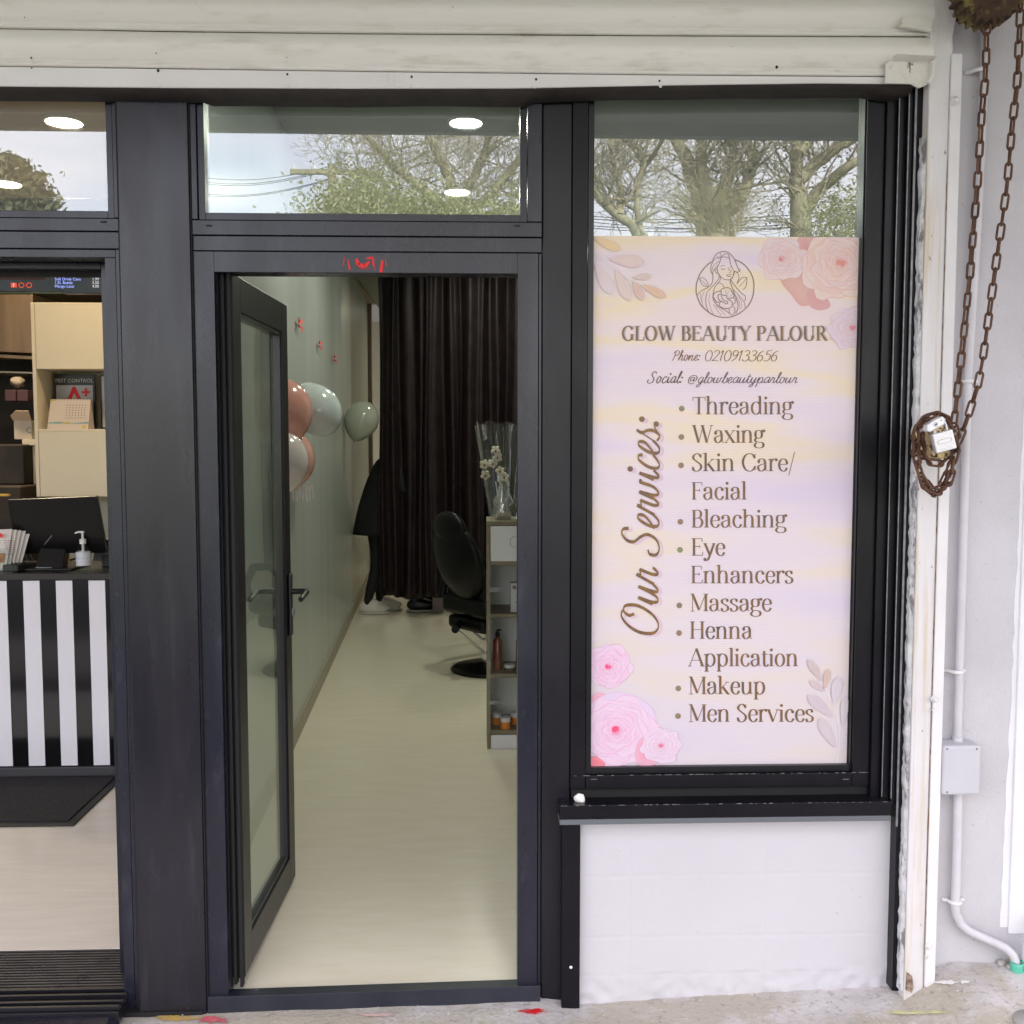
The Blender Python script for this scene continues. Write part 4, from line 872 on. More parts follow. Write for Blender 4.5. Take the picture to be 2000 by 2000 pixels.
class Ink:
    """flat strokes on a surface: map (u, v) -> point, each stroke a hair in front of the last so that none coincide"""
    def __init__(s, fn, lift=.0002): s.mb = MB(); s.fn = fn; s.k = 0; s.lift = lift
    def off(s): s.k += 1; return s.lift + (s.k % 9) * .00005
    def strip(s, pts, wid, closed=False, col=None):
        m = len(pts); o = s.off(); L_, R_ = [], []
        for i in range(m):
            oo = o + 4e-5 * i / m; a = pts[(i - 1) % m] if closed else pts[max(0, i - 1)]; b = pts[(i + 1) % m] if closed else pts[min(m - 1, i + 1)]
            dx, dy = b[0] - a[0], b[1] - a[1]; l_ = math.hypot(dx, dy) or 1; nx_, ny_ = -dy / l_, dx / l_
            w = (wid(dx / l_, dy / l_, i / max(1, m - 1)) if callable(wid) else wid) / 2
            L_.append(s.fn(pts[i][0] + nx_ * w, pts[i][1] + ny_ * w, oo)); R_.append(s.fn(pts[i][0] - nx_ * w, pts[i][1] - ny_ * w, oo))
        vs = L_ + R_; f = [(i, (i + 1) % m, m + (i + 1) % m, m + i) for i in range(m if closed else m - 1)]
        s.mb.add(vs, f, False, col)
    def disc(s, x, y, r, n=14, col=None, ry=None):
        o = s.off(); ry = ry or r
        s.mb.add([s.fn(x + r * math.cos(2 * math.pi * k / n), y + ry * math.sin(2 * math.pi * k / n), o) for k in range(n)], [tuple(range(n))], False, col)
    def poly(s, pts, col=None):
        o = s.off(); s.mb.add([s.fn(x, y, o) for x, y in pts], [tuple(range(len(pts)))], False, col)
    def fan(s, c, pts, c0, c1):
        o = s.off(); s.mb.add([s.fn(c[0], c[1], o)] + [s.fn(x, y, o) for x, y in pts], [(0, 1 + i, 1 + (i + 1) % len(pts)) for i in range(len(pts))], False, [c0] + [c1] * len(pts))
    def text(s, txt, font, x, y, sc_, thick, thin, slant=0, track=0, sxx=1.0, dx=1, dy=0, dot=6):
        """(x, y) the start of the baseline, (dx, dy) its unit direction, sc_ the size of one design unit"""
        pen = 0
        for chh in txt:
            adv, spec = font[chh]
            for st in spec.split(';'):
                if not st: continue
                kd = st[0]; pts = [tuple(float(q) for q in p.split(',')) for p in st[1:].split(' ')]
                def M(p):
                    u = (pen + p[0] * sxx + p[1] * slant) * sc_; v = p[1] * sc_
                    return (x + dx * u - dy * v, y + dy * u + dx * v)
                if kd == 'd': s.disc(*M(pts[0]), dot * sc_); continue
                if kd in 'TtbBk':
                    s.strip([M(p) for p in pts], thick * sc_)
                    if kd in 'TbB':
                        for (px_, py_), fl in ((pts[0], kd == 'T'), (pts[-1], True)):
                            if fl: s.strip([M((px_ - thick * .5 - 5, py_ + (1 if py_ < 30 else -1))), M((px_ + thick * .5 + 5, py_ + (1 if py_ < 30 else -1)))], thin * sc_ * 1.1)
                    if kd == 'b': s.strip([M((pts[0][0] - thick * .5 - 6, pts[0][1] - 3)), M((pts[0][0], pts[0][1] - .5))], thin * sc_ * 1.3)
                    continue
                if kd == 'n': s.strip([M(p) for p in pts], thin * sc_); continue
                cl = kd == 'V'; q = spl(pts, cl)
                ca, sa = dx, dy
                def wd(ax, ay, t):
                    lx, ly = ax * ca + ay * sa, -ax * sa + ay * ca
                    return (thin + (thick - thin) * abs(ly) ** 1.7) * sc_
                s.strip([M(p) for p in q], wd, cl)
            pen += (adv + track) * sxx
        return pen * sc_
def textlen(txt, font, track=0, sxx=1.0): return sum((font[c][0] + track) * sxx for c in txt)

# ================================================================== POSTER
po = thing('window_poster', 'tall pastel beauty services poster with watercolour roses filling the shop window', 'poster', (1.0, .03, .7))
YPO = .0285
PX0, PX1, PZ0, PZ1 = WX(1157, 900, YPO), WX(1667, 900, YPO), WZ(1400, 1493, YPO), WZ(1400, 462, YPO)
mpos = bpy.data.materials.new('poster_print'); mpos.use_nodes = True
N = mpos.node_tree.nodes; l = mpos.node_tree.links.new; b = N['Principled BSDF']; b.inputs['Roughness'].default_value = .42; b.inputs['Emission Strength'].default_value = .02  # faint emission added to lift the sheet's brightness
geo = N.new('ShaderNodeNewGeometry'); mp = N.new('ShaderNodeMapping'); mp.inputs['Scale'].default_value = (.55, 1, 3.4); mp.inputs['Rotation'].default_value = (0, .05, 0)
b.inputs['Specular IOR Level'].default_value = .4; nz = N.new('ShaderNodeTexNoise'); nz.inputs['Scale'].default_value = 1.9; nz.inputs['Detail'].default_value = 2.5
rp = N.new('ShaderNodeValToRGB'); e = rp.color_ramp.elements; e[0].position = .30; e[0].color = (.68, .57, .74, 1); e[1].position = .74; e[1].color = (.77, .62, .62, 1)
for p_, c_ in ((.42, (.72, .61, .70)), (.50, (.76, .65, .66)), (.57, (.80, .66, .46)), (.64, (.77, .65, .63))):
    q = e.new(p_); q.color = (*c_, 1)
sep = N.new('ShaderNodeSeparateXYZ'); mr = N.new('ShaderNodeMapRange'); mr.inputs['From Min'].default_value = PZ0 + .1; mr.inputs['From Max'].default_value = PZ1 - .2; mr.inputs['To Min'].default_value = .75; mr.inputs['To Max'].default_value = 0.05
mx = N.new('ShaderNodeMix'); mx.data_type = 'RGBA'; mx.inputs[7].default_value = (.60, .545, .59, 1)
wv = N.new('ShaderNodeTexWave'); wv.bands_direction = 'Z'; wv.inputs['Scale'].default_value = 62; wv.inputs['Distortion'].default_value = 1.2; wv.inputs['Detail'].default_value = 1; wv.inputs['Detail Scale'].default_value = 3
mx2 = N.new('ShaderNodeMix'); mx2.data_type = 'RGBA'; mx2.blend_type = 'MULTIPLY'; mx2.inputs[7].default_value = (.80, .80, .82, 1)
ml = N.new('ShaderNodeMath'); ml.operation = 'MULTIPLY'; ml.inputs[1].default_value = .55
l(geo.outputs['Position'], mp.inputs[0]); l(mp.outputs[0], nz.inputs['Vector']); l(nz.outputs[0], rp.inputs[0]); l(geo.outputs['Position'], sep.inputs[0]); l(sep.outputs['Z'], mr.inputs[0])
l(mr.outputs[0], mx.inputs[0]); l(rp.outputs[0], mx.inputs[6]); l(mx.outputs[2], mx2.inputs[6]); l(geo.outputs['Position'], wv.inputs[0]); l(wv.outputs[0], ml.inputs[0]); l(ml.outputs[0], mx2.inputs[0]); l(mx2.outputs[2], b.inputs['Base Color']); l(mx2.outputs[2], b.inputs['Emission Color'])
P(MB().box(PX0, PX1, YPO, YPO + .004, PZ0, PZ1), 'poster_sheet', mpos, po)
def pf(px, py, o):      # 2000 px photograph coordinates -> the poster's plane
    v = W(px, py, YPO - o - .0006); return (min(PX1, max(PX0, v.x)), v.y, min(PZ1, max(PZ0, v.z)))
def pfu(px, v, o): return pf(px, -v, o)     # v upwards
m_gold = mat('bronze_ink', (.15, .082, .045), .4, col2=(.21, .11, .04), nscale=22, nmap=(1, 1, 1), lo=.35, hi=.6, metal=.0)
add_layer(m_gold, (.11, .085, .085), .5, .62, 16, fac=.8)
m_gold2 = mat('gold_heading_ink', (.24, .13, .03), .35, col2=(.15, .085, .055), nscale=30, nmap=(2, 1, 1), lo=.4, hi=.6)
m_silver = mat('grey_shadow_ink', (.42, .38, .42), .4)
m_brown = mat('brown_script_ink', (.20, .08, .035), .4); m_dark = mat('dark_script_ink', (.10, .055, .06), .4)
def line(txt, font, x0, x1, y, cap, thick, thin, m, name, slant=0, track=0, lift=.0004, dy_=0):
    ink = Ink(pfu, lift); sc_ = cap / 70; n_ = textlen(txt, font, track); sxx = (x1 - x0) / (n_ * sc_)
    ink.text(txt, font, x0, -y, sc_, thick, thin, slant, track, sxx, dx=math.cos(dy_), dy=math.sin(dy_)); return P(ink.mb, name, m, po)
line('GLOW BEAUTY PALOUR', SER, 1216, 1618, 664.5, 27.5, 13, 4.5, m_silver, 'heading_shadow', lift=.0003, track=3)
line('GLOW BEAUTY PALOUR', SER, 1214, 1616, 665, 27.5, 11.5, 3.2, m_gold2, 'heading', lift=.0008, track=3)
line('Phone:', CUR, 1310, 1366, 704, 19, 6, 4, m_brown, 'phone_line', slant=.30)
line('02109133656', CUR, 1374, 1517, 705, 20.5, 6, 3.4, m_brown, 'phone_line', slant=.22, track=-2)
line('Social:', CUR, 1262, 1332, 748, 22, 6.5, 4, m_dark, 'social_line', slant=.34, track=3)
line('@glowbeautyparlour', CUR, 1341, 1556, 748, 20, 6, 3.8, m_dark, 'social_line', slant=.34)
items = [('Threading', 1352, 1549, 809, 1), ('Waxing', 1352, 1493, 864.5, 1), ('Skin Care/', 1350, 1552, 920, 1), ('Facial', 1350, 1459, 975.5, 0), ('Bleaching', 1350, 1536, 1030, 1), ('Eye', 1350, 1417, 1085, 1),
         ('Enhancers', 1349, 1550, 1139, 0), ('Massage', 1348, 1508, 1193.5, 1), ('Henna', 1347, 1470, 1247.5, 1), ('Application', 1345, 1560, 1301, 0), ('Makeup', 1345, 1496, 1355.5, 1), ('Men Services', 1345, 1590, 1409.5, 1)]
for t_, x0, x1, y, bl in items:
    o_ = line(t_, SER, x0, x1, y, 33.5, 9.5, 2.6, m_gold, 'service_item')
m_bul = add_layer(mat('bullet_ink', (.30, .16, .09), .4, col2=(.20, .17, .14), nscale=12), (.22, .24, .12), .52, .6, 9)
for t_, x0, x1, y, bl in items:
    if bl: ink = Ink(pfu, .0004); ink.disc(1331.5 - (y - 809) * .012, -(y - 11), 5.6, 18); P(ink.mb, 'bullet', m_bul, po)
# "Our Services:" running upwards
for dx_, dy_, m_, nm, lf in ((7, 3, mat('pink_shadow_ink', (.62, .47, .56), .5), 'services_shadow', .0003), (0, 0, m_gold2, 'services_title', .0008)):
    ink = Ink(pfu, lf); n_ = textlen('Our Services:', CUR); cap = 74
    sc_ = cap / 74; sxx = (1250 - 820) / (n_ * sc_)
    ink.text('Our Services:', CUR, 1284 + dx_, -(1250 + dy_), sc_, 6.6, 2.4, .26, 0, sxx, dx=math.cos(R(89.5)), dy=math.sin(R(89.5)), dot=5.5)
    P(ink.mb, nm, m_, po)
# emblem (traced in a 1932 x 1811 view of the 160 x 150 px emblem)
def em(x, y): return (1340 + x * 160 / 1932, -(480 + y * 150 / 1811))
E = [(3.0, "600,380 480,470 340,650 260,850 235,1020 260,1190 360,1400 540,1570 720,1660 920,1690 1120,1660 1320,1550 1480,1390 1570,1200 1600,1000 1590,820 1530,650 1410,480 1270,380 1150,330"),
 (2.2, "620,400 650,290 730,190 800,150 900,135 1000,160 1080,230 1150,330 1190,440 1230,540 1260,600 1200,620 1140,600"), (1.8, "830,260 900,200 980,190 1020,260 1040,380 1070,480 1110,560 1135,600 1120,700 1040,810"),
 (1.6, "830,260 960,270 1010,280"), (1.8, "830,270 800,380 750,480 720,540 640,600 625,680"), (2.0, "620,400 585,500 590,600 630,700 630,800 600,900 520,980 350,1070 270,1170"),
 (1.3, "720,260 780,270 830,260"), (1.2, "640,370 700,300 800,290 830,265"), (1.2, "610,580 640,480 700,420 800,360"), (1.2, "640,600 700,500 770,440 790,390"), (1.3, "800,150 810,200 835,250"),
 (1.9, "735,540 760,650 830,740 900,790 1000,805 1060,790 1110,720 1130,620"), (1.4, "820,490 850,465 890,462 915,475"), (1.6, "825,540 860,555 900,552 920,535"), (1.4, "990,510 1010,560 1060,600 1040,625 1015,625"),
 (1.4, "950,705 1000,670 1035,680 1075,675"), (1.2, "950,705 1000,712 1060,715"), (1.2, "990,722 1030,730 1050,718"), (1.3, "1040,500 1070,505 1085,495"), (1.9, "690,590 720,640 780,670 775,760 710,860 600,980 500,1100 465,1260 480,1430 540,1570"),
 (2.0, "810,730 800,820 740,890 680,980 640,1120 640,1260 700,1360 820,1460 950,1540 1020,1600"), (1.9, "760,890 820,885 870,930 900,990"), (2.2, "1040,820 1060,900 1110,1050 1170,1200 1220,1350 1220,1480 1170,1600"),
 (2.0, "1050,800 1120,900 1200,1000 1310,1120 1390,1180 1400,1250 1380,1300"), (1.5, "1090,1010 1200,1120 1320,1260 1380,1360 1390,1460"), (1.7, "1130,600 1210,640 1245,720 1240,800 1200,870"), (1.3, "1240,540 1275,560 1270,600 1240,610"),
 (1.8, "310,770 400,755 470,810 510,880 520,960 440,950 370,900 310,770"), (1.2, "330,790 400,850 500,950"), (1.8, "1435,745 1330,750 1260,820 1200,900"), (1.8, "1435,745 1430,880 1400,980 1340,1040"), (1.2, "1420,770 1330,880 1250,970"),
 (2.4, "820,1060 850,1020 940,990 1020,1000 1080,1080 1130,1160 1120,1210 1040,1240 970,1240 960,1190 930,1165 860,1170 830,1110 820,1060"), (2.4, "820,1070 740,1080 660,1130 640,1200 690,1280 730,1330 780,1330"),
 (2.2, "830,1160 770,1150 750,1200 790,1290 880,1330 940,1370 975,1360 980,1320 930,1300 870,1260 835,1190"), (2.2, "780,1400 810,1320 880,1320"), (2.4, "770,1410 850,1460 960,1480 1060,1450 1095,1370 1060,1300 980,1270"), (2.0, "1100,1390 1160,1330 1160,1260 1110,1225 1030,1240"),
 (2.0, "1020,1490 1020,1560 1070,1640 1140,1580 1150,1480 1110,1420"), (1.0, "640,1380 720,1500 830,1640"), (1.0, "700,1400 820,1520 940,1640"), (1.0, "560,1130 540,1300 590,1500 660,1640"), (1.0, "350,1120 340,1220 380,1330"), (1.0, "430,1080 370,1240 400,1420"), (1.0, "1240,1180 1300,1320 1320,1480"), (1.0, "1180,1180 1260,1350 1270,1520"), (1.0, "940,1040 940,1150"), (1.0, "1000,1060 980,1160"), (1.0, "1100,1130 1000,1220")]
ink = Ink(pfu, .0005)
for w, s_ in E:
    pts = [em(*(float(q) for q in p.split(','))) for p in s_.split(' ')]
    ink.strip(spl(pts, False, 5), w * 2.6 * .16 / 1.932 * 3.0)
P(ink.mb, 'emblem', mat('emblem_ink', (.20, .11, .055), .4, col2=(.24, .19, .18), nscale=9), po)
# roses and leaves in watercolour
m_wc = mat('watercolour_print', (.8, .6, .6), .45, attr='Col')
def DIM(c): return tuple(v * .86 for v in c)
def lerp3(a, b, t): return tuple(a[i] + (b[i] - a[i]) * t for i in range(3))
def rose(cx, cy, r, cols, seed, sq=.9, name='printed_rose', ang=0, off=(0, 0)):
    rnd = random.Random(seed); ink = Ink(pfu, .0002); ink.lift = .0001
    pale, mid, deep, core = [DIM(c) for c in cols]
    # outer leaves of the flower: overlapping petals, outside in
    layers = [(1.0, 6, pale), (.86, 5, mid), (.74, 5, pale), (.62, 5, mid), (.51, 4, pale), (.41, 4, mid), (.31, 4, pale), (.22, 3, mid), (.14, 3, core)]
    K = 0
    for li, (rr_, n, c) in enumerate(layers):
        for k in range(n):
            a = ang + 2 * math.pi * (k + .5 * (li % 2)) / n + rnd.uniform(-.25, .25)
            d = r * rr_ * .44; px_, py_ = cx + off[0] * (1 - rr_) * r + d * math.cos(a), cy + off[1] * (1 - rr_) * r + d * math.sin(a) * sq
            pr = r * rr_ * .60; pts = []
            for q in range(26):
                t = 2 * math.pi * q / 26; f = 1 + .17 * noise.noise(Vector((math.cos(t) * 1.6, math.sin(t) * 1.6, seed + K * 3.1))) * 2.2
                pts.append((px_ + pr * f * math.cos(t) * (1 if abs(math.cos(t - a)) > .5 else 1.1), py_ + pr * f * math.sin(t) * sq))
            jt = rnd.uniform(0, .5); cc = lerp3(lerp3(c, mid, jt * .5), (.66, .56, .70), rnd.choice((0, 0, .25, .45))); ce = lerp3(cc, pale, .6); inner = lerp3(cc, deep, .16 + .30 * rnd.random() + .05 * li)
            o = ink.off() + li * .0 ; ink.k = ink.k
            # gradient from the flower's heart (deeper) to the petal's rim (paler)
            vs = [ink.fn(cx + off[0] * (1 - rr_) * r + (px_ - cx) * .15, cy + off[1] * (1 - rr_) * r + (py_ - cy) * .15, o_) for o_ in (LIFT[0],)]; LIFT[0] += .0000035
            ring = [ink.fn(x, y, LIFT[0]) for x, y in pts]
            ink.mb.add(vs + ring, [(0, 1 + i, 1 + (i + 1) % 26) for i in range(26)], False, [inner] + [ce] * 26)
            LIFT[0] += .0000035; ow_ = ink.off; 
            m_ = 26; edge = lerp3(mid, deep, .42)
            vs = []; 
            for i in range(m_ + 1):
                x, y = pts[i % m_]; ux, uy = x - px_, y - py_; l_ = math.hypot(ux, uy) or 1; w = .42 * (.25 + abs(math.sin(i * .5 + K)))
                vs += [ink.fn(x + ux / l_ * w, y + uy / l_ * w, LIFT[0]), ink.fn(x - ux / l_ * w, y - uy / l_ * w, LIFT[0])]
            ink.mb.add(vs, [(2 * i, 2 * i + 1, 2 * i + 3, 2 * i + 2) for i in range(m_)], False, edge); K += 1
            LIFT[0] += .0000035
    for q in range(5):
        a = rnd.uniform(0, 6.28); x, y = cx + off[0] * r + r * .07 * math.cos(a), cy + off[1] * r + r * .05 * math.sin(a)
        pts = [(x + r * .055 * (1 + .4 * rnd.random()) * math.cos(t), y + r * .075 * math.sin(t)) for t in [i * math.pi / 5 for i in range(10)]]
        ink.mb.add([ink.fn(*p, LIFT[0]) for p in pts], [tuple(range(10))], False, deep if q % 2 else core); LIFT[0] += .000005
    return P(ink.mb, name, m_wc, po)
def petal(pts, c0, c1, name='printed_petal', edge=None):
    c0, c1 = DIM(c0), DIM(c1); ink = Ink(pfu); q = spl([(x, -y) for x, y in pts], True, 6); cx = sum(p[0] for p in q) / len(q); cy = sum(p[1] for p in q) / len(q)
    ink.mb.add([ink.fn(cx, cy, LIFT[0])] + [ink.fn(x, y, LIFT[0]) for x, y in q], [(0, 1 + i, 1 + (i + 1) % len(q)) for i in range(len(q))], False, [c0] + [c1] * len(q)); LIFT[0] += .00001
    m_ = len(q); vs = []
    for i in range(m_ + 1):
        x, y = q[i % m_]; ux, uy = x - cx, y - cy; l_ = math.hypot(ux, uy) or 1; vs += [ink.fn(x, y, LIFT[0]), ink.fn(x - ux / l_ * .8, y - uy / l_ * .8, LIFT[0])]
    ink.mb.add(vs, [(2 * i, 2 * i + 1, 2 * i + 3, 2 * i + 2) for i in range(m_)], False, edge or lerp3(c1, (.5, .32, .30), .22)); LIFT[0] += .00001
    return P(ink.mb, name, m_wc, po)
LIFT = [.0001]
peach = ((.88, .70, .64), (.86, .56, .50), (.74, .22, .20), (.82, .32, .27))
lilac = ((.84, .66, .80), (.80, .52, .74), (.84, .16, .34), (.92, .08, .20))
petal([(1525, 545), (1560, 530), (1600, 570), (1590, 590), (1565, 597), (1545, 575)], (.80, .50, .42), (.76, .42, .38), edge=(.70, .30, .28))
petal([(1576, 570), (1600, 565), (1622, 595), (1605, 606), (1582, 598)], (.76, .38, .36), (.74, .42, .42))
petal([(1560, 462), (1600, 462), (1590, 500), (1575, 515), (1560, 500)], (.76, .36, .36), (.78, .45, .42))
rose(1529, -(505), 46, ((.86, .70, .70), (.84, .60, .58), (.72, .28, .30), (.80, .42, .42)), 11, off=(-.05, .0))
rose(1638, -(516), 72, peach, 14, sq=.95, off=(.06, .05))
rose(1665, -(640), 46, ((.80, .68, .76), (.79, .60, .66), (.76, .30, .36), (.80, .28, .34)), 23)
petal([(1152, 1370), (1170, 1352), (1205, 1372), (1190, 1390), (1155, 1392)], (.86, .30, .40), (.82, .50, .60), edge=(.75, .3, .45))
petal([(1152, 1290), (1175, 1262), (1190, 1262), (1180, 1300), (1160, 1325)], (.78, .64, .80), (.76, .62, .80))
rose(1188, -(1302), 46, lilac, 37, off=(0, .0))
petal([(1152, 1380), (1200, 1352), (1250, 1365), (1279, 1395), (1270, 1430), (1200, 1440), (1152, 1440)], (.80, .62, .80), (.77, .62, .80), edge=(.72, .5, .70))
rose(1205, -(1427), 74, lilac, 41, sq=.92, off=(-.02, .0))
petal([(1242, 1460), (1258, 1440), (1290, 1470), (1280, 1493), (1246, 1493)], (.86, .30, .42), (.82, .48, .60), edge=(.78, .3, .45))
rose(1291, -(1456), 38, ((.80, .68, .80), (.79, .60, .74), (.80, .26, .40), (.84, .20, .34)), 52)
petal([(1152, 1480), (1166, 1478), (1182, 1490), (1178, 1496), (1152, 1496)], (.90, .20, .26), (.86, .30, .36))
lf0, lf1 = (.74, .58, .50), (.72, .60, .58)
def leafp(x0, y0, x1, y1, w, c0, c1):
    dx_, dy_ = x1 - x0, y1 - y0; l_ = math.hypot(dx_, dy_); nx_, ny_ = -dy_ / l_, dx_ / l_
    pts = [(x0, y0), (x0 + dx_ * .35 + nx_ * w * .8, y0 + dy_ * .35 + ny_ * w * .8), (x0 + dx_ * .75 + nx_ * w, y0 + dy_ * .75 + ny_ * w), (x1, y1), (x0 + dx_ * .75 - nx_ * w, y0 + dy_ * .75 - ny_ * w), (x0 + dx_ * .35 - nx_ * w * .8, y0 + dy_ * .35 - ny_ * w * .8)]
    petal(pts, c0, c1, 'printed_leaf')
for a in ((1162, 466, 1212, 487, 9, (.88, .66, .36), (.85, .64, .42)), (1190, 505, 1259, 513, 12, (.84, .66, .60), (.80, .62, .62)), (1163, 515, 1196, 574, 12, (.82, .68, .70), (.80, .68, .70)), (1203, 527, 1230, 587, 11, (.82, .66, .62), (.80, .64, .60)),
          (1235, 542, 1272, 540, 6, (.76, .60, .54), (.74, .60, .56)), (1237, 549, 1256, 587, 8, (.80, .54, .44), (.76, .56, .50)), (1252, 556, 1301, 580, 8, (.82, .54, .36), (.78, .56, .44)),
          (1606, 1330, 1578, 1288, 7, (.62, .50, .50), (.64, .52, .54)), (1611, 1345, 1618, 1307, 6, (.64, .46, .38), (.66, .52, .48)), (1610, 1350, 1582, 1330, 6, (.64, .52, .52), (.66, .54, .56)), (1629, 1376, 1638, 1322, 10, (.66, .60, .64), (.66, .60, .66)),
          (1626, 1400, 1578, 1358, 10, (.64, .54, .60), (.66, .56, .60)), (1646, 1416, 1652, 1360, 8, (.66, .60, .62), (.66, .60, .64)), (1632, 1460, 1600, 1404, 10, (.66, .58, .62), (.66, .56, .60))): leafp(*a)
ink = Ink(pfu, .0004)
for s_ in ([(1635, 1492), (1640, 1440), (1632, 1390), (1608, 1335)],): ink.strip(spl([(x, -y) for x, y in s_]), 3)
P(ink.mb, 'printed_stem', mat('stem_print', (.68, .62, .64), .5), po)
ink = Ink(pfu, .0004)
for s_ in ([(1160, 495), (1190, 515), (1225, 545), (1252, 556)], [(1165, 498), (1205, 530)]): ink.strip(spl([(x, -y) for x, y in s_]), 2.5)
P(ink.mb, 'printed_stem', MATS['stem_print'], po)
# ================================================================== LAMPS IN THE CEILINGS
def downlight(x, y, r, col, power, label, name='downlight', es=14):
    t = thing(name, label, 'ceiling light', (x, y, CEIL), None)
    P(MB().lathe([(r * 1.18, 0), (r * 1.16, -.008), (r, -.010)], (x, y, CEIL), 28), 'trim_ring', mat('downlight_trim', (.7, .7, .68), .4), t)
    m = mat('lamp_glow_%d' % int(col[2] * 100), (1, 1, 1), .5, emit=col, es=es)
    P(MB().lathe([(r, -.011), (r * .5, -.013), (.001, -.0135)], (x, y, CEIL), 28), 'diffuser', m, t)
    ld = bpy.data.lights.new('lamp', 'AREA'); ld.shape = 'DISK'; ld.size = r * 2; ld.energy = power; ld.color = col
    lo = bpy.data.objects.new('lamp', ld); COL.objects.link(lo); lo.parent = t; lo.location = (0, 0, -.02)
    return t
def ceil_at(px, py):
    d = CM @ Vector(((px - 1000) / 2000, (1000 - py) / 2000, -1)); return CAM + d * ((CEIL - CAM.z) / d.z)
SC_ = (.98, 1.0, .84)
a = ceil_at(910, 237); downlight(a.x, a.y, .078, SC_, 5.2, 'round white downlight in the salon ceiling nearest the transom window')
a = ceil_at(893, 373); downlight(a.x, a.y, .078, SC_, 5.0, 'round white downlight farther back in the salon ceiling')
downlight(.1, 5.6, .078, SC_, 2.5, 'unseen round white downlight added to the salon row, hidden by the doorway head')  # unseen lamp added for light deeper in the salon
downlight(.1, 9.3, .078, (1, .86, .60), 5, 'warm downlight behind the brown curtain')
WC_ = (1, .78, .50)
a = ceil_at(125, 236); downlight(a.x, a.y, .085, WC_, 6, 'bright warm downlight of the takeaway at the top of its transom')
a = ceil_at(12, 357); downlight(a.x, a.y, .085, WC_, 6, 'warm downlight of the takeaway at the left edge')
downlight(-3.0, 3.2, .085, WC_, 12, 'unseen warm downlight added to light the takeaway, left of the view')  # unseen lamp added to fill the takeaway with warm light

# ================================================================== SALON
def curt(u, v):
    x0, x1 = WX(741, 900, 6.3), WX(1130, 900, 6.3)
    s = u + .012 * math.sin(u * 40) ; f = math.sin(u * 2 * math.pi * 8 + 3.4 * noise.noise(Vector((u * 5, 0, 0)))) + .45 * math.sin(u * 2 * math.pi * 19 + 1 + 2 * noise.noise(Vector((u * 9, v * .6, 0))))
    zb = .185 + .02 * math.sin(u * 33) + (.30 if u > .58 else 0) * min(1, (u - .58) * 12)
    z = CEIL - .04 + (zb - (CEIL - .04)) * v
    am = .065 * (.5 + .6 * v) 
    return (x0 + (x1 - x0) * s + .01 * math.sin(v * 6 + u * 30), 6.3 + am * f + .01 * noise.noise(Vector((u * 30, v * 6, 0))), z)
mc = add_layer(mat('dark_brown_curtain', (.014, .009, .010), .5, col2=(.026, .017, .019), nscale=8, spec=.3), (.085, .055, .055), .58, .68, 24, (3, 1, 1.6), fac=.55)
o = MB().grid(curt, 420, 40).build('curtain', mc, solid=.003); tag(o, 'floor length dark brown pleated curtain drawn across the salon', 'curtain')
mb = MB().cyl((WX(735, 560, 6.3), 6.3, CEIL - .03), (WX(1140, 560, 6.3), 6.3, CEIL - .03), .012); o = mb.build('curtain_track', m_alloy); tag(o, 'curtain rail under the salon ceiling', 'curtain rail')

# balloons
def wallpt(px, py, off=0.0):
    "point on the salon's left wall seen at a pixel"
    d = CM @ Vector(((px - 1000) / 2000, (1000 - py) / 2000, -1))
    # X = SW0 + off - .042 Y
    t = (SW0 + off - .042 * CAM.y - CAM.x) / (d.x + .042 * d.y); return CAM + d * t
def at(px, py, d_): return W(px, py, CAM.y + d_)
def balloon(px, py, dep, rpx, col, label, tilt=0, group='balloons on the salon wall', sheen=.35, al=1):
    c = at(px, py, dep); r = rpx / 2000 * dep
    t = thing('balloon', label, 'balloon', tuple(c), group)
    M = Matrix.Rotation(tilt, 3, 'Y')
    m = mat('balloon_' + '_'.join(str(int(v * 100)) for v in col), col, .16, spec=.6, coat=.4)
    P(MB().ell(c, r * .92, r * .92, r * 1.06, 32, 22, M=M, warp=lambda p: Vector((p.x * (1 - .22 * max(0, -p.z / r) ** 2), p.y * (1 - .22 * max(0, -p.z / r) ** 2), p.z * (1.10 if p.z < 0 else 1)))), 'skin', m, t)
    q = c + M @ Vector((0, 0, -r * 1.17)); q2 = c + M @ Vector((0, 0, -r * 1.24))
    P(MB().tube([q + (q - q2) * .3, q, q2], [r * .03, r * .025, r * .07], 10), 'knot', m, t)
balloon(553, 806, 4.95, 61, (.68, .34, .28), 'large coral pink balloon beside the door edge', .12)
balloon(620, 801, 5.35, 50, (.52, .58, .58), 'bluish white balloon right of the coral balloon, tipped with its knot up left', 2.6)
balloon(563, 901, 5.0, 55, (.68, .34, .29), 'lower coral balloon mostly behind the white one', .3)
balloon(553, 901, 4.8, 54, (.70, .62, .60), 'lower pale pinkish white balloon below the coral one', 0)
balloon(706, 821, 8.6, 36, (.40, .42, .35), 'small greenish white balloon next to the curtain', .35)
mb = MB(); random.seed(4)
c0 = at(588, 955, 5.0)
for i in range(7):
    x = -.045 + i * .013; L_ = random.uniform(.05, .085)
    mb.box(c0.x + x, c0.x + x + .010, c0.y + i * .02, c0.y + i * .02 + .001, c0.z - L_, c0.z + .02, ry=random.uniform(-.1, .1))
tag(mb.build('paper_tassel', m_paintchip), 'white paper tassel hanging below the lower balloons', 'tassel')
m_bow = mat('red_paper_bow', (.70, .05, .06), .5)
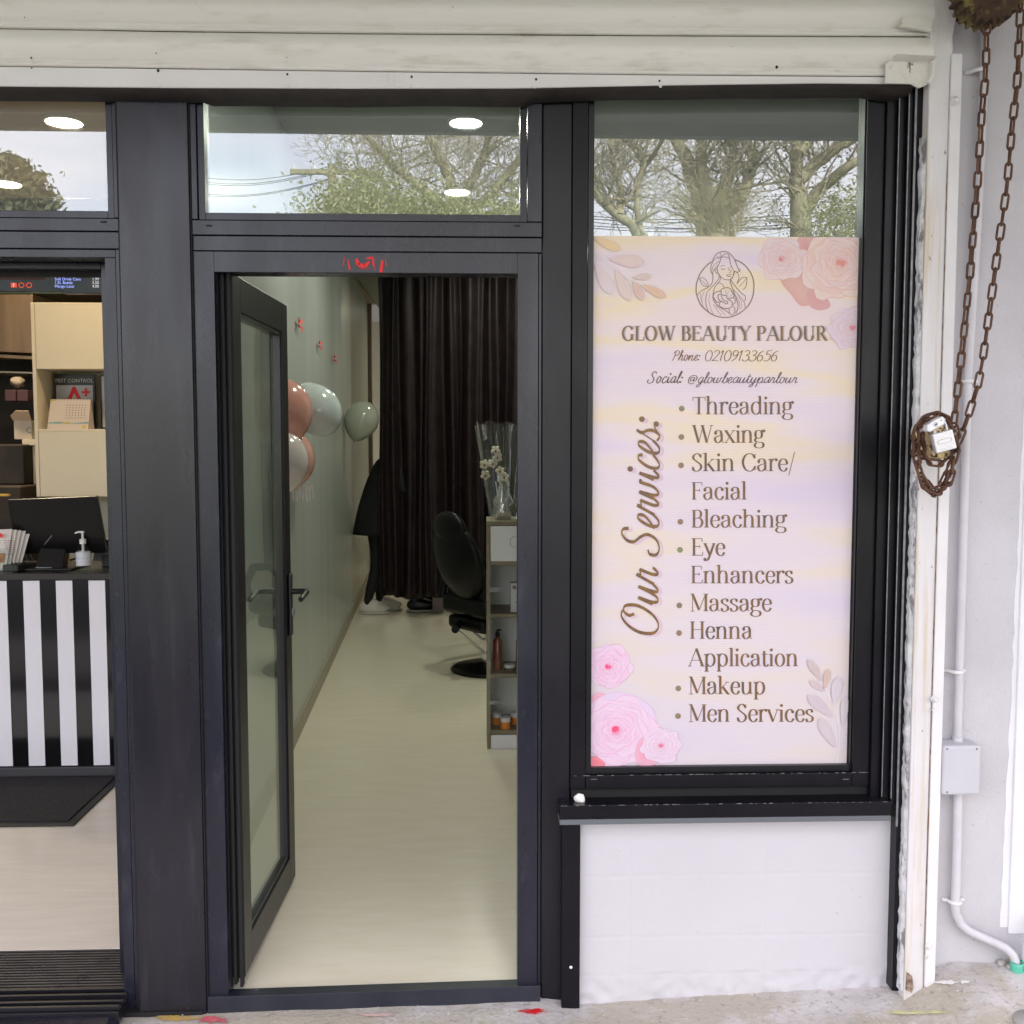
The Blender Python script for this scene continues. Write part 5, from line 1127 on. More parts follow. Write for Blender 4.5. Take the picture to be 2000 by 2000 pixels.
for i, ((px, py, s_), lb) in enumerate(zip(((583, 632, .040), (623, 673, .034), (652, 700, .034)), ('top left red paper butterfly on the salon wall', 'middle red paper butterfly on the salon wall', 'lowest red paper butterfly on the salon wall'))):
    c = wallpt(px, py, .012); mb = MB()
    for a in (-1, 1):
        for q in (-1, 1):
            mb.add([c, c + Vector((.012, a * s_ * 1.6, s_ * (.9 if q > 0 else -.35))), c + Vector((.016, a * s_ * 1.2, s_ * (.15 if q > 0 else -1.2)))], [(0, 1, 2)])
            mb.add([c + Vector((0, 0, -.001)), c + Vector((.0, a * s_ * .3, s_ * .5 * q)), c + Vector((.014, a * s_ * 1.6, s_ * .6 * q))], [(0, 1, 2)])
    o = mb.build('paper_butterfly', m_bow); tag(o, lb, 'decoration', 'red butterflies on the salon wall')

t = thing('reflection_picture', 'unseen pink picture with gold ornament on the right salon wall, added for its reflection in the open door', 'picture', (.99, 5.3, 1.3))  # unseen picture added for coloured reflections in the door glass
P(MB().box(.975, .998, 4.75, 5.75, 1.25, 1.95), 'canvas', mat('pink_canvas', (.75, .32, .36), .6, col2=(.80, .50, .50), nscale=4), t, bevel=.003)
mb = MB().tube([(.97, 5.25, 1.30), (.97, 5.25, 1.85)], .02, 8)
for k in range(6): mb.tube([(.97, 5.25 - .16 + .02 * k, 1.35 + .07 * k), (.97, 5.25 + .16 - .02 * k, 1.35 + .07 * k)], .012, 6)
P(mb, 'gold_ornament', mat('gold_paint', (.60, .36, .08), .4), t)
# display cabinet
dep = 2.32
cx0 = WX(951, 1200, dep); cx1 = cx0 + .62
czt = WZ(960, 1018, dep)
m_cabw = mat('cabinet_white', (.80, .80, .82), .3, spec=.5); m_cabe = mat('cabinet_olive_edge', (.20, .165, .10), .5, col2=(.25, .21, .13), nscale=20)
cab = thing('display_cabinet', 'white open shelved salon cabinet with wood coloured edges behind the right door jamb', 'cabinet', (cx0 + .3, dep + .15, 0))
D_ = .32
for xx_ in (cx0, cx1 - .018): P(MB().box(xx_, xx_ + .018, dep, dep + D_, 0, czt), 'side_panel', m_cabe, cab, bevel=.001)
P(MB().box(cx0 + .0185, cx1 - .0185, dep, dep + D_, czt - .022, czt), 'top_panel', m_cabe, cab, bevel=.001)
for y in (1100, 1203, 1320, 1430):
    zc = WZ(960, y, dep); P(MB().box(cx0 + .0185, cx1 - .0185, dep, dep + D_ - .012, zc - .010, zc + .010), 'shelf', m_cabe, cab, bevel=.001)
P(MB().box(cx0 + .0185, cx1 - .0185, dep + D_ - .011, dep + D_, .0, czt - .0225), 'back_panel', mat('cabinet_back', (.82, .83, .84), .45), cab)
P(MB().box(cx0 + .020, cx1 - .02, dep - .002, dep + .016, WZ(960, 1097, dep) + .002, czt - .026), 'drawer_front', m_cabw, cab, bevel=.001)
P(MB().box(cx0 + .020, cx1 - .02, dep + .002, dep + .018, 0, WZ(960, 1436, dep)), 'plinth', m_cabw, cab, bevel=.001)
sans('GLOW', 'monogram', WX(994, 1068, dep), dep - .0035, WZ(994, 1069, dep), .085, m_cabe, cab)
# slimmer outline: a white letter on top of the darker one
sans('GLOW', 'monogram', WX(994, 1068, dep) + .0025, dep - .0045, WZ(994, 1069, dep) + .0015, .081, m_cabw, cab)
mb = MB()
for y in (1152, 1372):
    c = W(972, y, dep - .01); mb.box(cx0 + .01, cx0 + .07, dep - .012, dep - .006, c.z - .012, c.z + .012).lathe([(.012, -.006), (.012, .0)], (cx0 + .07, dep - .006, c.z), 16, 'Y')
P(mb, 'glass_hinge', m_alloy, cab, bevel=.002)
P(MB().box(cx0 + .002, cx0 + .45, dep - .020, dep - .014, WZ(960, 1424, dep), WZ(960, 1106, dep)), 'glass_door', glass('cabinet_glass', 1.3, (.98, .99, .98)), cab)
def zshelf(y): return WZ(960, y, dep) + .0105
# bottles and jars
m_bot = mat('copper_shampoo', (.26, .07, .035), .2, spec=.6, coat=.3); m_blk = mat('black_plastic', (.006, .006, .007), .35, spec=.4); m_or = mat('orange_cream', (.78, .22, .02), .3, coat=.3)
def bottle(px, lab, z0, r=.023, h=.175):
    x = WX(px, 1260, dep + .1); t = thing('shampoo_bottle', lab, 'bottle', (x, dep + .1, z0), 'bottles in the display cabinet')
    P(MB().lathe([(r * .95, 0), (r, .006), (r, h * .88), (r * .6, h * .97), (r * .45, h)], (x, dep + .1, z0), 24), 'bottle_body', m_bot, t)
    P(MB().lathe([(r * .55, h), (r * .55, h + .022), (r * .3, h + .024), (r * .3, h + .034)], (x, dep + .1, z0), 16).box(x - .006, x + .018, dep + .093, dep + .107, z0 + h + .032, z0 + h + .040), 'pump', m_blk, t)
z0 = zshelf(1320)
bottle(972, 'copper brown pump bottle at the left of the cabinet shelf', z0)
bottle(1016, 'copper brown bottle half hidden by the door jamb', z0)
def jar(px, py_sh, dd, r, h, lab, body, lid, name='cream_jar'):
    x = WX(px, 1300, dep + dd); z0 = zshelf(py_sh); t = thing(name, lab, 'jar', (x, dep + dd, z0), 'jars in the display cabinet')
    P(MB().lathe([(r * .96, 0), (r, .004), (r, h * .62)], (x, dep + dd, z0), 22), 'jar_body', body, t)
    P(MB().lathe([(r * 1.03, h * .625), (r * 1.03, h)], (x, dep + dd, z0), 22), 'lid', lid, t)
m_lid = mat('jar_lid_white', (.68, .68, .70), .3); m_pot = mat('brown_glass_pot', (.10, .045, .03), .12, spec=.6)
jar(995, 1320, .05, .028, .038, 'squat brown glass pot beside the copper bottle', m_pot, m_lid, 'hair_mask_pot')
jar(970, 1430, .12, .026, .062, 'orange jar with white lid, left of the three on the bottom shelf', m_or, m_lid)
jar(987, 1430, .03, .026, .062, 'orange jar with white lid, front and middle of the three', m_or, m_lid)
jar(1006, 1430, .12, .026, .062, 'orange jar with white lid, right one behind the jamb', m_or, m_lid)
bx = WX(997, 1160, dep + .06); zb = zshelf(1203)
t = thing('hair_care_box', 'white upright carton with dark edge on the second cabinet shelf', 'carton', (bx, dep + .06, zb))
P(MB().box(bx, bx + .09, dep + .05, dep + .10, zb, zb + .155), 'carton', m_lid, t, bevel=.001)
P(MB().box(bx - .0012, bx - .0002, dep + .049, dep + .10, zb, zb + .155).box(bx, bx + .09, dep + .0485, dep + .0495, zb + .152, zb + .155), 'dark_edge', m_blk, t)
sans('hair', 'lettering', bx + .048, dep + .0485, zb + .05, .034, m_blk, t, rot=Matrix.Rotation(R(-90), 3, 'Y') @ Matrix.Rotation(R(90), 3, 'X'))
P(MB().lathe([(.011, 0), (.009, -.0008)], (bx + .02, dep + .0495, zb + .13), 18, 'Y'), 'round_mark', m_cabe, t)

# orchid wrapped in cellophane, on the cabinet
oc = W(988, 1012, dep + .13); oz = czt
orc = thing('wrapped_orchid', 'white orchid in silver foil wrapped in clear cellophane on top of the cabinet', 'potted plant', (oc.x, dep + .13, oz))
gx, gy = oc.x, dep + .13
def cello(u, v):
    a = 2 * math.pi * u; r = .075 + .075 * v + .010 * math.sin(a * 7 + v * 2) * v + .006 * math.sin(a * 13); return (gx + r * math.cos(a) * 1.05, gy + r * math.sin(a) * .8, oz + .002 + v * (.50 + .012 * math.sin(a * 5)))
P(MB().grid(cello, 90, 14), 'cellophane', glass('cellophane_film', .12, (.95, .96, .95), wob=.35), orc)
mfoil = mat('silver_foil', (.80, .82, .83), .16, metal=1)
P(MB().lathe([(.036, 0), (.050, .02), (.042, .06), (.050, .09), (.034, .13), (.030, .18), (.016, .22)], (gx - .015, gy, oz), 26, cap=False), 'foil_pot_wrap', mfoil, orc)
fo = orc.children[-1]
for v in fo.data.vertices: v.co += Vector((noise.noise(v.co * 45), noise.noise(v.co * 45 + Vector((7, 0, 0))), noise.noise(v.co * 38 + Vector((0, 9, 0))))) * .018
mb = MB().tube([(gx - .01, gy, oz + .1), (gx - .02, gy, oz + .22), (gx - .01, gy - .01, oz + .33), (gx - .005, gy, oz + .44)], .0045, 8).tube([(gx - .04, gy, oz + .06), (gx - .045, gy - .01, oz + .2), (gx + .0, gy, oz + .17), (gx + .08, gy, oz + .18)], .003, 8)
P(mb, 'stem', mat('dark_stem', (.035, .03, .02), .6), orc)
P(MB().tube([(gx - .035, gy - .02, oz + .09), (gx - .055, gy - .03, oz + .20)], .003, 6), 'ribbon', m_paintchip, orc)
mf = mat('orchid_petal', (.72, .68, .54), .5); mfc = mat('orchid_throat', (.28, .03, .05), .5)
for i, (px, py) in enumerate(((946, 907), (948, 928), (972, 893), (977, 920), (985, 932), (962, 905), (968, 880))):
    c = W(px, py, gy - .03); mb = MB()
    for k in range(5):
        a = 2 * math.pi * k / 5 + i; q = c + Vector((math.cos(a) * .014, random.uniform(-.004, .004), math.sin(a) * .014))
        mb.ell(q, .013, .003, .011, 10, 6, M=Matrix.Rotation(-a, 3, 'Y'))
    fl = P(mb, 'flower', mf, orc); P(MB().ell(c + Vector((0, -.006, -.003)), .006, .004, .007, 8, 6), 'throat', mfc, fl)
mb = MB()
for s_, h in ((1, .10), (-.2, .49), (.9, .06)): mb.grid(lambda u, v, s_=s_, h=h: (gx + s_ * .07 * u + .0 * v, gy - .01 + (v - .5) * .04 * math.sin(math.pi * min(1, u + .08)), oz + .02 + h * u - .03 * u * u), 8, 3)
P(mb, 'leaf', mat('orchid_leaf', (.07, .15, .02), .35, col2=(.12, .22, .03), nscale=20), orc, solid=.002)

# salon chair
YC2 = 4.0
def S(px, py, Y=YC2): return W(px, py, Y)
m_vin = mat('black_vinyl', (.002, .002, .003), .34, spec=.22, col2=(.004, .004, .005), nscale=10, bump=.15, bscale=40); m_chr = mat('chrome', (.75, .76, .78), .12, metal=1)
fc = WF(956, 1308, .0); sx, sy = fc.x, fc.y
chs = thing('salon_chair', 'black reclined salon chair with chrome footrest arms on a round black base', 'chair', (sx, sy, 0))
P(MB().lathe([(.27, 0), (.275, .012), (.25, .03), (.10, .045), (.05, .06)], (sx, sy, 0), 40), 'base', m_vin, chs)
P(MB().cyl((sx, sy, .05), (sx, sy, .40), .035).cyl((sx, sy, .05), (sx, sy, .22), .05), 'hydraulic_column', m_chr, chs)
P(MB().box(sx - .24, sx + .28, sy - .26, sy + .26, .40, .54), 'seat', m_vin, chs, bevel=.05, seg=4)
M_ = Matrix.Rotation(R(-14), 3, 'Y')
def bw(p): return Vector((p.x, p.y, p.z))
bc = W(880, 1085, sy - .05)
P(MB().ell((bc.x, sy, bc.z - .02), .075, .25, .30, 28, 18, M=Matrix.Rotation(R(-16), 3, 'Y')), 'backrest', m_vin, chs)
P(MB().ell((bc.x - .07, sy, bc.z + .20), .06, .17, .12, 24, 14, M=Matrix.Rotation(R(-12), 3, 'Y')), 'headrest', m_vin, chs)
for s_ in (-1, 1):
    y = sy + s_ * .28; mb = MB()
    mb.tube([(sx - .20, y, .50), (sx - .17, y, .68), (sx - .05, y, .76), (sx + .15, y, .74), (sx + .24, y, .62), (sx + .20, y, .50)], .03, 10); P(mb, 'armrest', m_vin, chs)
P(MB().box(sx - .22, sx + .24, sy - .20, sy + .20, .30, .395), 'seat_pan', m_vin, chs, bevel=.03, seg=3)
CR = R(38); root_ = Vector((sx, sy, 0)); inv_ = Matrix.Rotation(-CR, 3, 'Z')
p1, p2 = [root_ + inv_ @ (q - root_) for q in (W(890, 1228, sy - .30), W(948, 1276, sy - .20))]
dv = inv_ @ Vector((.03, .30, 0))
for k in (0, 1): P(MB().tube([p1 + dv * k, p2 + dv * k, p2 + dv * k * .8 + inv_ @ Vector((.10, 0, .10))], .009, 8), 'footrest_arm', m_chr, chs)
P(MB().tube([p1 - dv * .1, p1 + dv * 1.1], .026, 12), 'footrest_bar', m_vin, chs)
chs.rotation_euler.z = CR

# two people standing behind the curtain
def person(name, label, x, y, cols, shoe, face=0, lean=.25, hair=(.02, .015, .012)):
    t = thing(name, label, 'person', (x, y, 0))
    F = Matrix.Rotation(face, 3, 'Z')
    def T(v): q = F @ Vector(v); return Vector((x + q.x, y + q.y, v[2]))
    # local +x is the way the person faces
    J = {'pel': (0, 0, .95), 'wa': (.03, 0, 1.12), 'ch': (.06 + lean * .25, 0, 1.36), 'ne': (.10 + lean * .45, 0, 1.52), 'he': (.14 + lean * .6, 0, 1.66), 'ht': (.14 + lean * .62, 0, 1.76)}
    for s_, n in ((1, 'l'), (-1, 'r')):
        J['hi' + n] = (0, s_ * .09, .90); J['kn' + n] = (.03, s_ * .10, .49); J['an' + n] = (-.03 + s_ * .05, s_ * .10, .09); J['fo' + n] = (.05 + s_ * .05, s_ * .10, .06)
        J['sh' + n] = (.06 + lean * .28, s_ * .19, 1.43); J['el' + n] = (.12 + lean * .3, s_ * .23, 1.16); J['wr' + n] = (.33 + lean * .3, s_ * .17, 1.08); J['ha' + n] = (.41 + lean * .3, s_ * .15, 1.07)
    ks = list(J); ed = [('pel', 'wa'), ('wa', 'ch'), ('ch', 'ne'), ('ne', 'he'), ('he', 'ht')]
    for n in 'lr': ed += [('pel', 'hi' + n), ('hi' + n, 'kn' + n), ('kn' + n, 'an' + n), ('an' + n, 'fo' + n), ('ch', 'sh' + n), ('sh' + n, 'el' + n), ('el' + n, 'wr' + n), ('wr' + n, 'ha' + n)]
    rad = {'pel': .15, 'wa': .135, 'ch': .15, 'ne': .06, 'he': .10, 'ht': .085, 'hi': .10, 'kn': .065, 'an': .042, 'fo': .035, 'sh': .075, 'el': .05, 'wr': .033, 'ha': .035}
    me = bpy.data.meshes.new('body'); me.from_pydata([tuple(T(J[k])) for k in ks], [(ks.index(a), ks.index(b)) for a, b in ed], [])
    o = bpy.data.objects.new('body', me); COL.objects.link(o); o.parent = t; o.location = -wloc(t)
    sk = o.modifiers.new('k', 'SKIN'); sk.use_smooth_shade = True
    for i, k in enumerate(ks):
        r = rad.get(k) or rad[k[:2]]; me.skin_vertices[0].data[i].radius = (r, r)
    me.skin_vertices[0].data[0].use_root = True
    ss = o.modifiers.new('s', 'SUBSURF'); ss.levels = ss.render_levels = 2
    me.materials.append(mat('clothing_' + name + str(cols), cols, .8))
    hp = T(J['ht']); P(MB().ell(hp + Vector((0, 0, -.03)), .105, .10, .12, 20, 14, warp=lambda p: p * (1 + .06 * noise.noise(p * 30))), 'hair', mat('dark_hair', hair, .5), t)
    def coat(u, v):
        a = 2 * math.pi * u; z = 1.46 - v * .72; r = .17 + .05 * v ** 1.5 + .010 * math.sin(a * 5 + v * 3) * v + (.02 * math.sin(v * 3.1))
        r *= (1 if v > .08 else .75 + 3 * v)
        c = .06 + lean * .25 * (1 - v); return tuple(T((c * (1 - v * .9) + r * math.cos(a) * .95, r * math.sin(a) * 1.2, z)))
    P(MB().grid(coat, 40, 16), 'coat', mat('black_coat', (.010, .010, .012), .85), t, solid=.01)
    for s_, n in ((1, 'l'), (-1, 'r')):
        c = J['an' + n]
        def wp(p): return Vector((p.x, p.y, max(-.045, p.z * (1.15 - 3.2 * max(-.08, p.x)) if p.z > 0 else p.z)))
        sh_ = P(MB().ell(T((c[0] + .07, c[1], .060)), .14, .046, .062, 24, 14, M=F, warp=wp), 'shoe', shoe, t)
        def ws(p): return Vector((p.x, p.y, max(-.010, min(.010, p.z))))
        P(MB().ell(T((c[0] + .072, c[1], .0115)), .148, .052, .03, 24, 10, M=F, warp=ws), 'sole', mat('shoe_sole', (.62, .60, .56), .6), sh_)
    return t
pa = WF(741, 1186)
person('person', 'person in a long black coat and white trainers half hidden by the curtain', pa.x + .0, 6.62, (.012, .012, .014), mat('white_trainer', (.80, .77, .72), .5), 0, .5)
person('person', 'person behind the curtain showing only a blue trouser leg and a black shoe', pa.x + .42, 6.75, (.03, .06, .11), mat('black_shoe', (.012, .012, .012), .35), .1, .15)
bq = WF(845, 1196); o = MB().box(bq.x, bq.x + .10, bq.y, bq.y + .12, 0, .17).build('small_carton', mat('pale_carton', (.34, .29, .29), .6), bevel=.002); tag(o, 'small pale carton on the salon floor at the foot of the curtain', 'carton')

# ================================================================== TAKEAWAY
YK = 1.95
kx1 = WX(219, 1300, YK) + .25
kzt = WZ(100, 1119, YK)
kc = thing('service_counter', 'takeaway counter with a glossy black and white striped front and dark top', 'counter', (-2.2, YK + .3, 0))
m_kb = mat('gloss_black_panel', (.004, .004, .005), .10, spec=.6); m_kw = mat('gloss_white_panel', (.76, .75, .82), .25, spec=.5)
P(MB().box(-3.6, kx1, YK - .02, YK + .50, kzt - .030, kzt), 'counter_top', mat('dark_laminate', (.018, .016, .018), .28, col2=(.026, .022, .024), nscale=8, spec=.5), kc, bevel=.003)
P(MB().box(-3.6, kx1, YK + .0, YK + .48, .05, kzt - .0305), 'counter_body', m_kb, kc)
P(MB().box(-3.6, kx1, YK - .012, YK + .48, 0, .0495), 'kick_board', mat('kick_board_grey', (.045, .045, .052), .45), kc, bevel=.003)
zs_a, zs_b = .056, WZ(100, 1134, YK)
sw_ = .0785; edges = [WX(x, y, YK) for x, y in ((12, 1134), (54, 1491), (44, 1134), (115, 1300), (177, 1300), (208, 1300))]
x = WX(194.5, 1312, YK); pitch = WX(194.5, 1312, YK) - WX(131, 1312, YK)
for k in range(-1, 15):
    c = x - k * pitch
    if c + .04 < kx1: P(MB().box(c - .0385, c + .0385, YK - .005, YK - .0005, zs_a, zs_b), 'white_stripe', m_kw, kc, bevel=.0006)
P(MB().box(-3.6, -1.68, 1.25, 1.93, .001, .014).box(-3.6, -1.655, 1.225, 1.955, .0005, .006), 'x', m_gap, kc) if False else None
m_mat = add_layer(mat('black_coir_mat', (.012, .011, .014), .95, col2=(.024, .022, .028), nscale=90, bump=1, bscale=160), (.07, .07, .08), .56, .66, 110, fac=.6)
t = thing('floor_mat', 'black textured entrance mat with a rubber border in front of the striped counter', 'mat', (-2.5, 1.6, 0))
P(MB().box(-3.6, -1.715, 1.345, 1.90, .008, .016), 'pile', m_mat, t, bevel=.003)
P(MB().box(-3.6, -1.68, 1.305, 1.935, .001, .0085), 'rubber_border', mat('rubber_black', (.012, .012, .013), .6), t, bevel=.003)
KZ = kzt + .0005
def K(px, py, Y): return W(px, py, Y)
# till: screen seen from behind, tilted, on a raked stand
til = thing('till_terminal', 'black point of sale terminal seen from behind on its raked stand', 'till', (WX(100, 1100, 2.2), 2.2, KZ))
Ym = 2.16
q = [(14, 976), (188, 969), (207, 1076), (203, 1080), (34, 1082), (30, 1075)]
fr_ = [K(x, y, Ym - .06 + .10 * (1078 - y) / 108 * -1 + .0) for x, y in q]
mb = MB(); bk_ = [p + Vector((0, .03, .002)) for p in fr_]; n = len(fr_)
mb.add(fr_ + bk_, [tuple(range(n)), tuple(range(2 * n - 1, n - 1, -1))] + [(i, (i + 1) % n, n + (i + 1) % n, n + i) for i in range(n)])
P(mb, 'screen_housing', mat('till_plastic', (.003, .003, .004), .30, spec=.35), til, bevel=.004)
c = K(105, 1035, Ym - .04); P(MB().box(c.x - .11, c.x + .11, c.y + .035, c.y + .06, c.z - .05, c.z + .05), 'mount_block', m_blk, til, bevel=.006)
q0 = [K(80, 1065, 2.10), K(129, 1070, 2.10), K(122, 1112, 2.05), K(68, 1108, 2.05)]
mb = MB(); q1 = [p + Vector((0, .06, 0)) for p in q0]; mb.add(q0 + q1, [(0, 1, 2, 3), (7, 6, 5, 4), (0, 1, 5, 4), (1, 2, 6, 5), (2, 3, 7, 6), (3, 0, 4, 7)])
P(mb, 'stand', mat('till_stand', (.012, .010, .011), .35, spec=.4), til, bevel=.004)
c = K(100, 1110, 2.08); P(MB().box(c.x - .10, c.x + .12, 2.02, 2.24, KZ, KZ + .012), 'foot_plate', m_blk, til, bevel=.004)
a_, b_ = K(111, 1036, 2.09), K(88, 1064, 2.07); P(MB().tube([a_ + Vector((0, -.012, 0)), b_ + Vector((0, -.012, 0))], [.003, .0012], 6), 'silver_trim', m_alloy, til)
P(MB().box(c.x - .055, c.x + .02, 2.035, 2.038, KZ + .013, KZ + .016), 'edge_trim', m_alloy, til)
# hand sanitiser
hx, hy = K(163, 1100, 2.06).x, 2.06
hs_ = thing('sanitiser_bottle', 'clear pump bottle of hand sanitiser with a white label on the dark counter', 'bottle', (hx, hy, KZ))
s = .0024 * 1.0
P(MB().lathe([(.030, 0), (.033, .004), (.033, .095), (.028, .112), (.014, .122), (.013, .126)], (hx, hy, KZ), 28), 'bottle', glass('clear_plastic', 1.45, (.90, .95, .92)), hs_)
P(MB().lathe([(.0335, .022), (.0337, .088)], (hx, hy, KZ), 28, cap=False), 'label', mat('sanitiser_label', (.66, .68, .74), .4, col2=(.45, .55, .70), nscale=30, nmap=(.3, .3, 3), lo=.55, hi=.7), hs_)
P(MB().lathe([(.015, .126), (.0155, .148), (.006, .152), (.0055, .176), (.009, .178), (.009, .187), (.003, .189)], (hx, hy, KZ), 20).tube([(hx, hy, KZ + .183), (hx - .022, hy, KZ + .183), (hx - .036, hy, KZ + .177)], [.0055, .0045, .0035], 10).cyl((hx, hy, KZ + .06), (hx, hy, KZ + .125), .006), 'pump', mat('pump_white', (.74, .74, .74), .35), hs_)
# customer display
cq = [K(x, y, 2.18) for x, y in ((187, 1054), (222, 1052), (220, 1096), (181, 1095))]
t = thing('customer_display', 'small dark grey customer display tilted at the right end of the counter', 'display', tuple(cq[3]))
mb = MB(); cb = [p + Vector((0, .02, 0)) for p in cq]; mb.add(cq + cb, [(0, 1, 2, 3), (7, 6, 5, 4), (0, 1, 5, 4), (1, 2, 6, 5), (2, 3, 7, 6), (3, 0, 4, 7)]); P(mb, 'housing', mat('display_grey', (.045, .045, .055), .45), t, bevel=.004)
a_ = K(196, 1073, 2.175); P(MB().box(a_.x - .009, a_.x + .009, a_.y - .002, a_.y + .001, a_.z - .017, a_.z + .017), 'sticker', mat('display_sticker', (.16, .16, .18), .4), t)
P(MB().box(cq[2].x - .05, cq[2].x + .04, 2.17, 2.26, KZ, cq[2].z + .03), 'foot', m_blk, t, bevel=.004)
# flyer holder with menus
fh = thing('flyer_holder', 'clear holder of white takeaway menus at the left edge of the counter', 'leaflet holder', (K(5, 1110, 2.0).x, 2.0, KZ))
ql = [K(x, y, 2.0) for x, y in ((-30, 1036), (20, 1034), (12, 1112), (-30, 1113))]
for i in range(5):
    o_ = Vector((.010 * i, .012 * i, -.004 * i)); qq = [p + o_ for p in ql]
    qq[0] += Vector((0, .02, 0)); qq[1] += Vector((.006 * i, .02, 0)); q2 = [p + Vector((0, .004, 0)) for p in qq]
    P(MB().add(qq + q2, [(0, 1, 2, 3), (7, 6, 5, 4), (0, 1, 5, 4), (1, 2, 6, 5), (2, 3, 7, 6), (3, 0, 4, 7)]), 'menu_leaflet', mat('menu_paper', (.66, .62, .60), .6), fh)
a_ = K(0, 1046, 1.99); P(MB().lathe([(.011, 0), (.010, -.001)], (a_.x, 1.994, a_.z), 14, 'Y'), 'printed_logo', m_red, fh)
mb = MB()
for i in range(7):
    z_ = K(0, 1056 + i * 4.4, 1.99).z; mb.box(K(0, 0, 1.99).x - .03, K(6 + (i * 7) % 6, 1060, 1.99).x, 1.9935 - .0, 1.9945, z_ - .0013, z_ + .0008)
P(mb, 'printed_line', mat('print_maroon', (.22, .05, .06), .5), fh)
a_ = K(0, 1090, 1.99); P(MB().box(a_.x - .03, a_.x + .014, 1.9935, 1.9945, a_.z - .022, a_.z + .022), 'printed_photo', mat('print_orange', (.55, .25, .10), .5, col2=(.35, .12, .04), nscale=60), fh)
P(MB().box(K(-30, 1100, 1.98).x, K(26, 1100, 1.98).x, 1.965, 1.970, KZ, KZ + .115), 'clear_front', glass('clear_acrylic', 1.3, (.93, .95, .93)), fh)
# card terminal
a_ = K(35, 1108, 2.02)
t = thing('card_terminal', 'dark card payment terminal lying next to the flyer holder', 'card terminal', (a_.x, 2.03, KZ))
P(MB().box(a_.x - .045, a_.x + .035, 1.98, 2.14, KZ, KZ + .035, rz=R(-12)), 'body', mat('terminal_plastic', (.022, .020, .022), .4), t, bevel=.008, seg=3)
mb = MB()
for i in range(3):
    for j in range(3): mb.box(a_.x - .03 + i * .02, a_.x - .016 + i * .02, 2.01 + j * .018, 2.022 + j * .018, KZ + .035, KZ + .038, rz=R(-12), piv=(a_.x, 2.06, KZ))
P(mb, 'key', mat('terminal_key', (.05, .045, .045), .4), t)
# clutter behind: cables, scanner
random.seed(12); mb = MB()
for i in range(7):
    p = K(40 + i * 3, 1085, 2.28); mb.tube([p + Vector((random.uniform(-.05, .05), 0, random.uniform(-.05, .09))) for _ in range(5)], .004, 6)
o = mb.build('cable_tangle', m_blk); tag(o, 'tangle of black cables beside the till stand', 'cables')
a_ = K(40, 1062, 2.25); t = thing('barcode_scanner', 'dark handheld scanner standing between the menus and the till', 'scanner', (a_.x, 2.25, KZ))
P(MB().ell((a_.x, 2.25, a_.z + .03), .05, .035, .022, 16, 10, M=Matrix.Rotation(R(-20), 3, 'Y')), 'head', m_blk, t); P(MB().tube([(a_.x + .0, 2.25, a_.z + .02), (a_.x + .03, 2.25, a_.z - .05), (a_.x + .05, 2.25, KZ)], [.018, .014, .02], 10), 'grip', m_blk, t)
a_ = K(131, 1086, 2.35); t = thing('glue_tube', 'yellow and blue carton standing behind the till', 'carton', (a_.x, 2.35, KZ))
P(MB().box(a_.x - .013, a_.x + .010, 2.34, 2.36, KZ, a_.z + .055), 'carton', mat('carton_yellow', (.62, .34, .03), .5), t); P(MB().box(a_.x - .006, a_.x + .0102, 2.338, 2.3398, a_.z - .02, a_.z + .045), 'blue_panel', mat('carton_blue', (.03, .12, .25), .5), t)
a_ = K(145, 1095, 2.38); o = MB().tube([(a_.x - .04, 2.38, KZ + .006), (a_.x + .05, 2.38, KZ + .028)], .005, 8).build('pen', m_blk); tag(o, 'black pen lying behind the sanitiser bottle', 'pen')

# white wall units with a niche
YU = 3.1
ux0, ux1 = WX(66, 800, YU), -1.16
zu0, zu1, zn0, zn1 = WZ(130, 970, YU), WZ(130, 591, YU), WZ(130, 842, YU), WZ(130, 722, YU)
m_unit = mat('cream_laminate', (.68, .61, .47), .4, col2=(.71, .64, .50), nscale=2); 
un = thing('wall_cabinet', 'cream wall cabinet with a square open niche holding a framed notice and calendar', 'cabinet', (ux0 + .4, YU + .15, zu0))
P(MB().box(ux0, ux0 + .02, YU, YU + .32, zu0, zu1), 'side_panel', m_unit, un, bevel=.0015)
P(MB().box(ux0 + .022, ux1, YU + .001, YU + .32, zn1 + .004, zu1).box(ux0 + .022, ux1, YU + .001, YU + .32, zu0, zn0 - .004), 'door_panel', m_unit, un, bevel=.002)
P(MB().box(ux0 + .0205, ux1, YU + .006, YU + .32, zn0 - .003, zn0 + .012).box(ux0 + .0205, ux1, YU + .30, YU + .31, zn0 + .012, zn1), 'shelf', m_unit, un, bevel=.001)
fx0, fx1 = WX(107, 790, YU + .2), WX(186, 790, YU + .2)
fz0, fz1 = zn0 + .0125, WZ(140, 731, YU + .2)
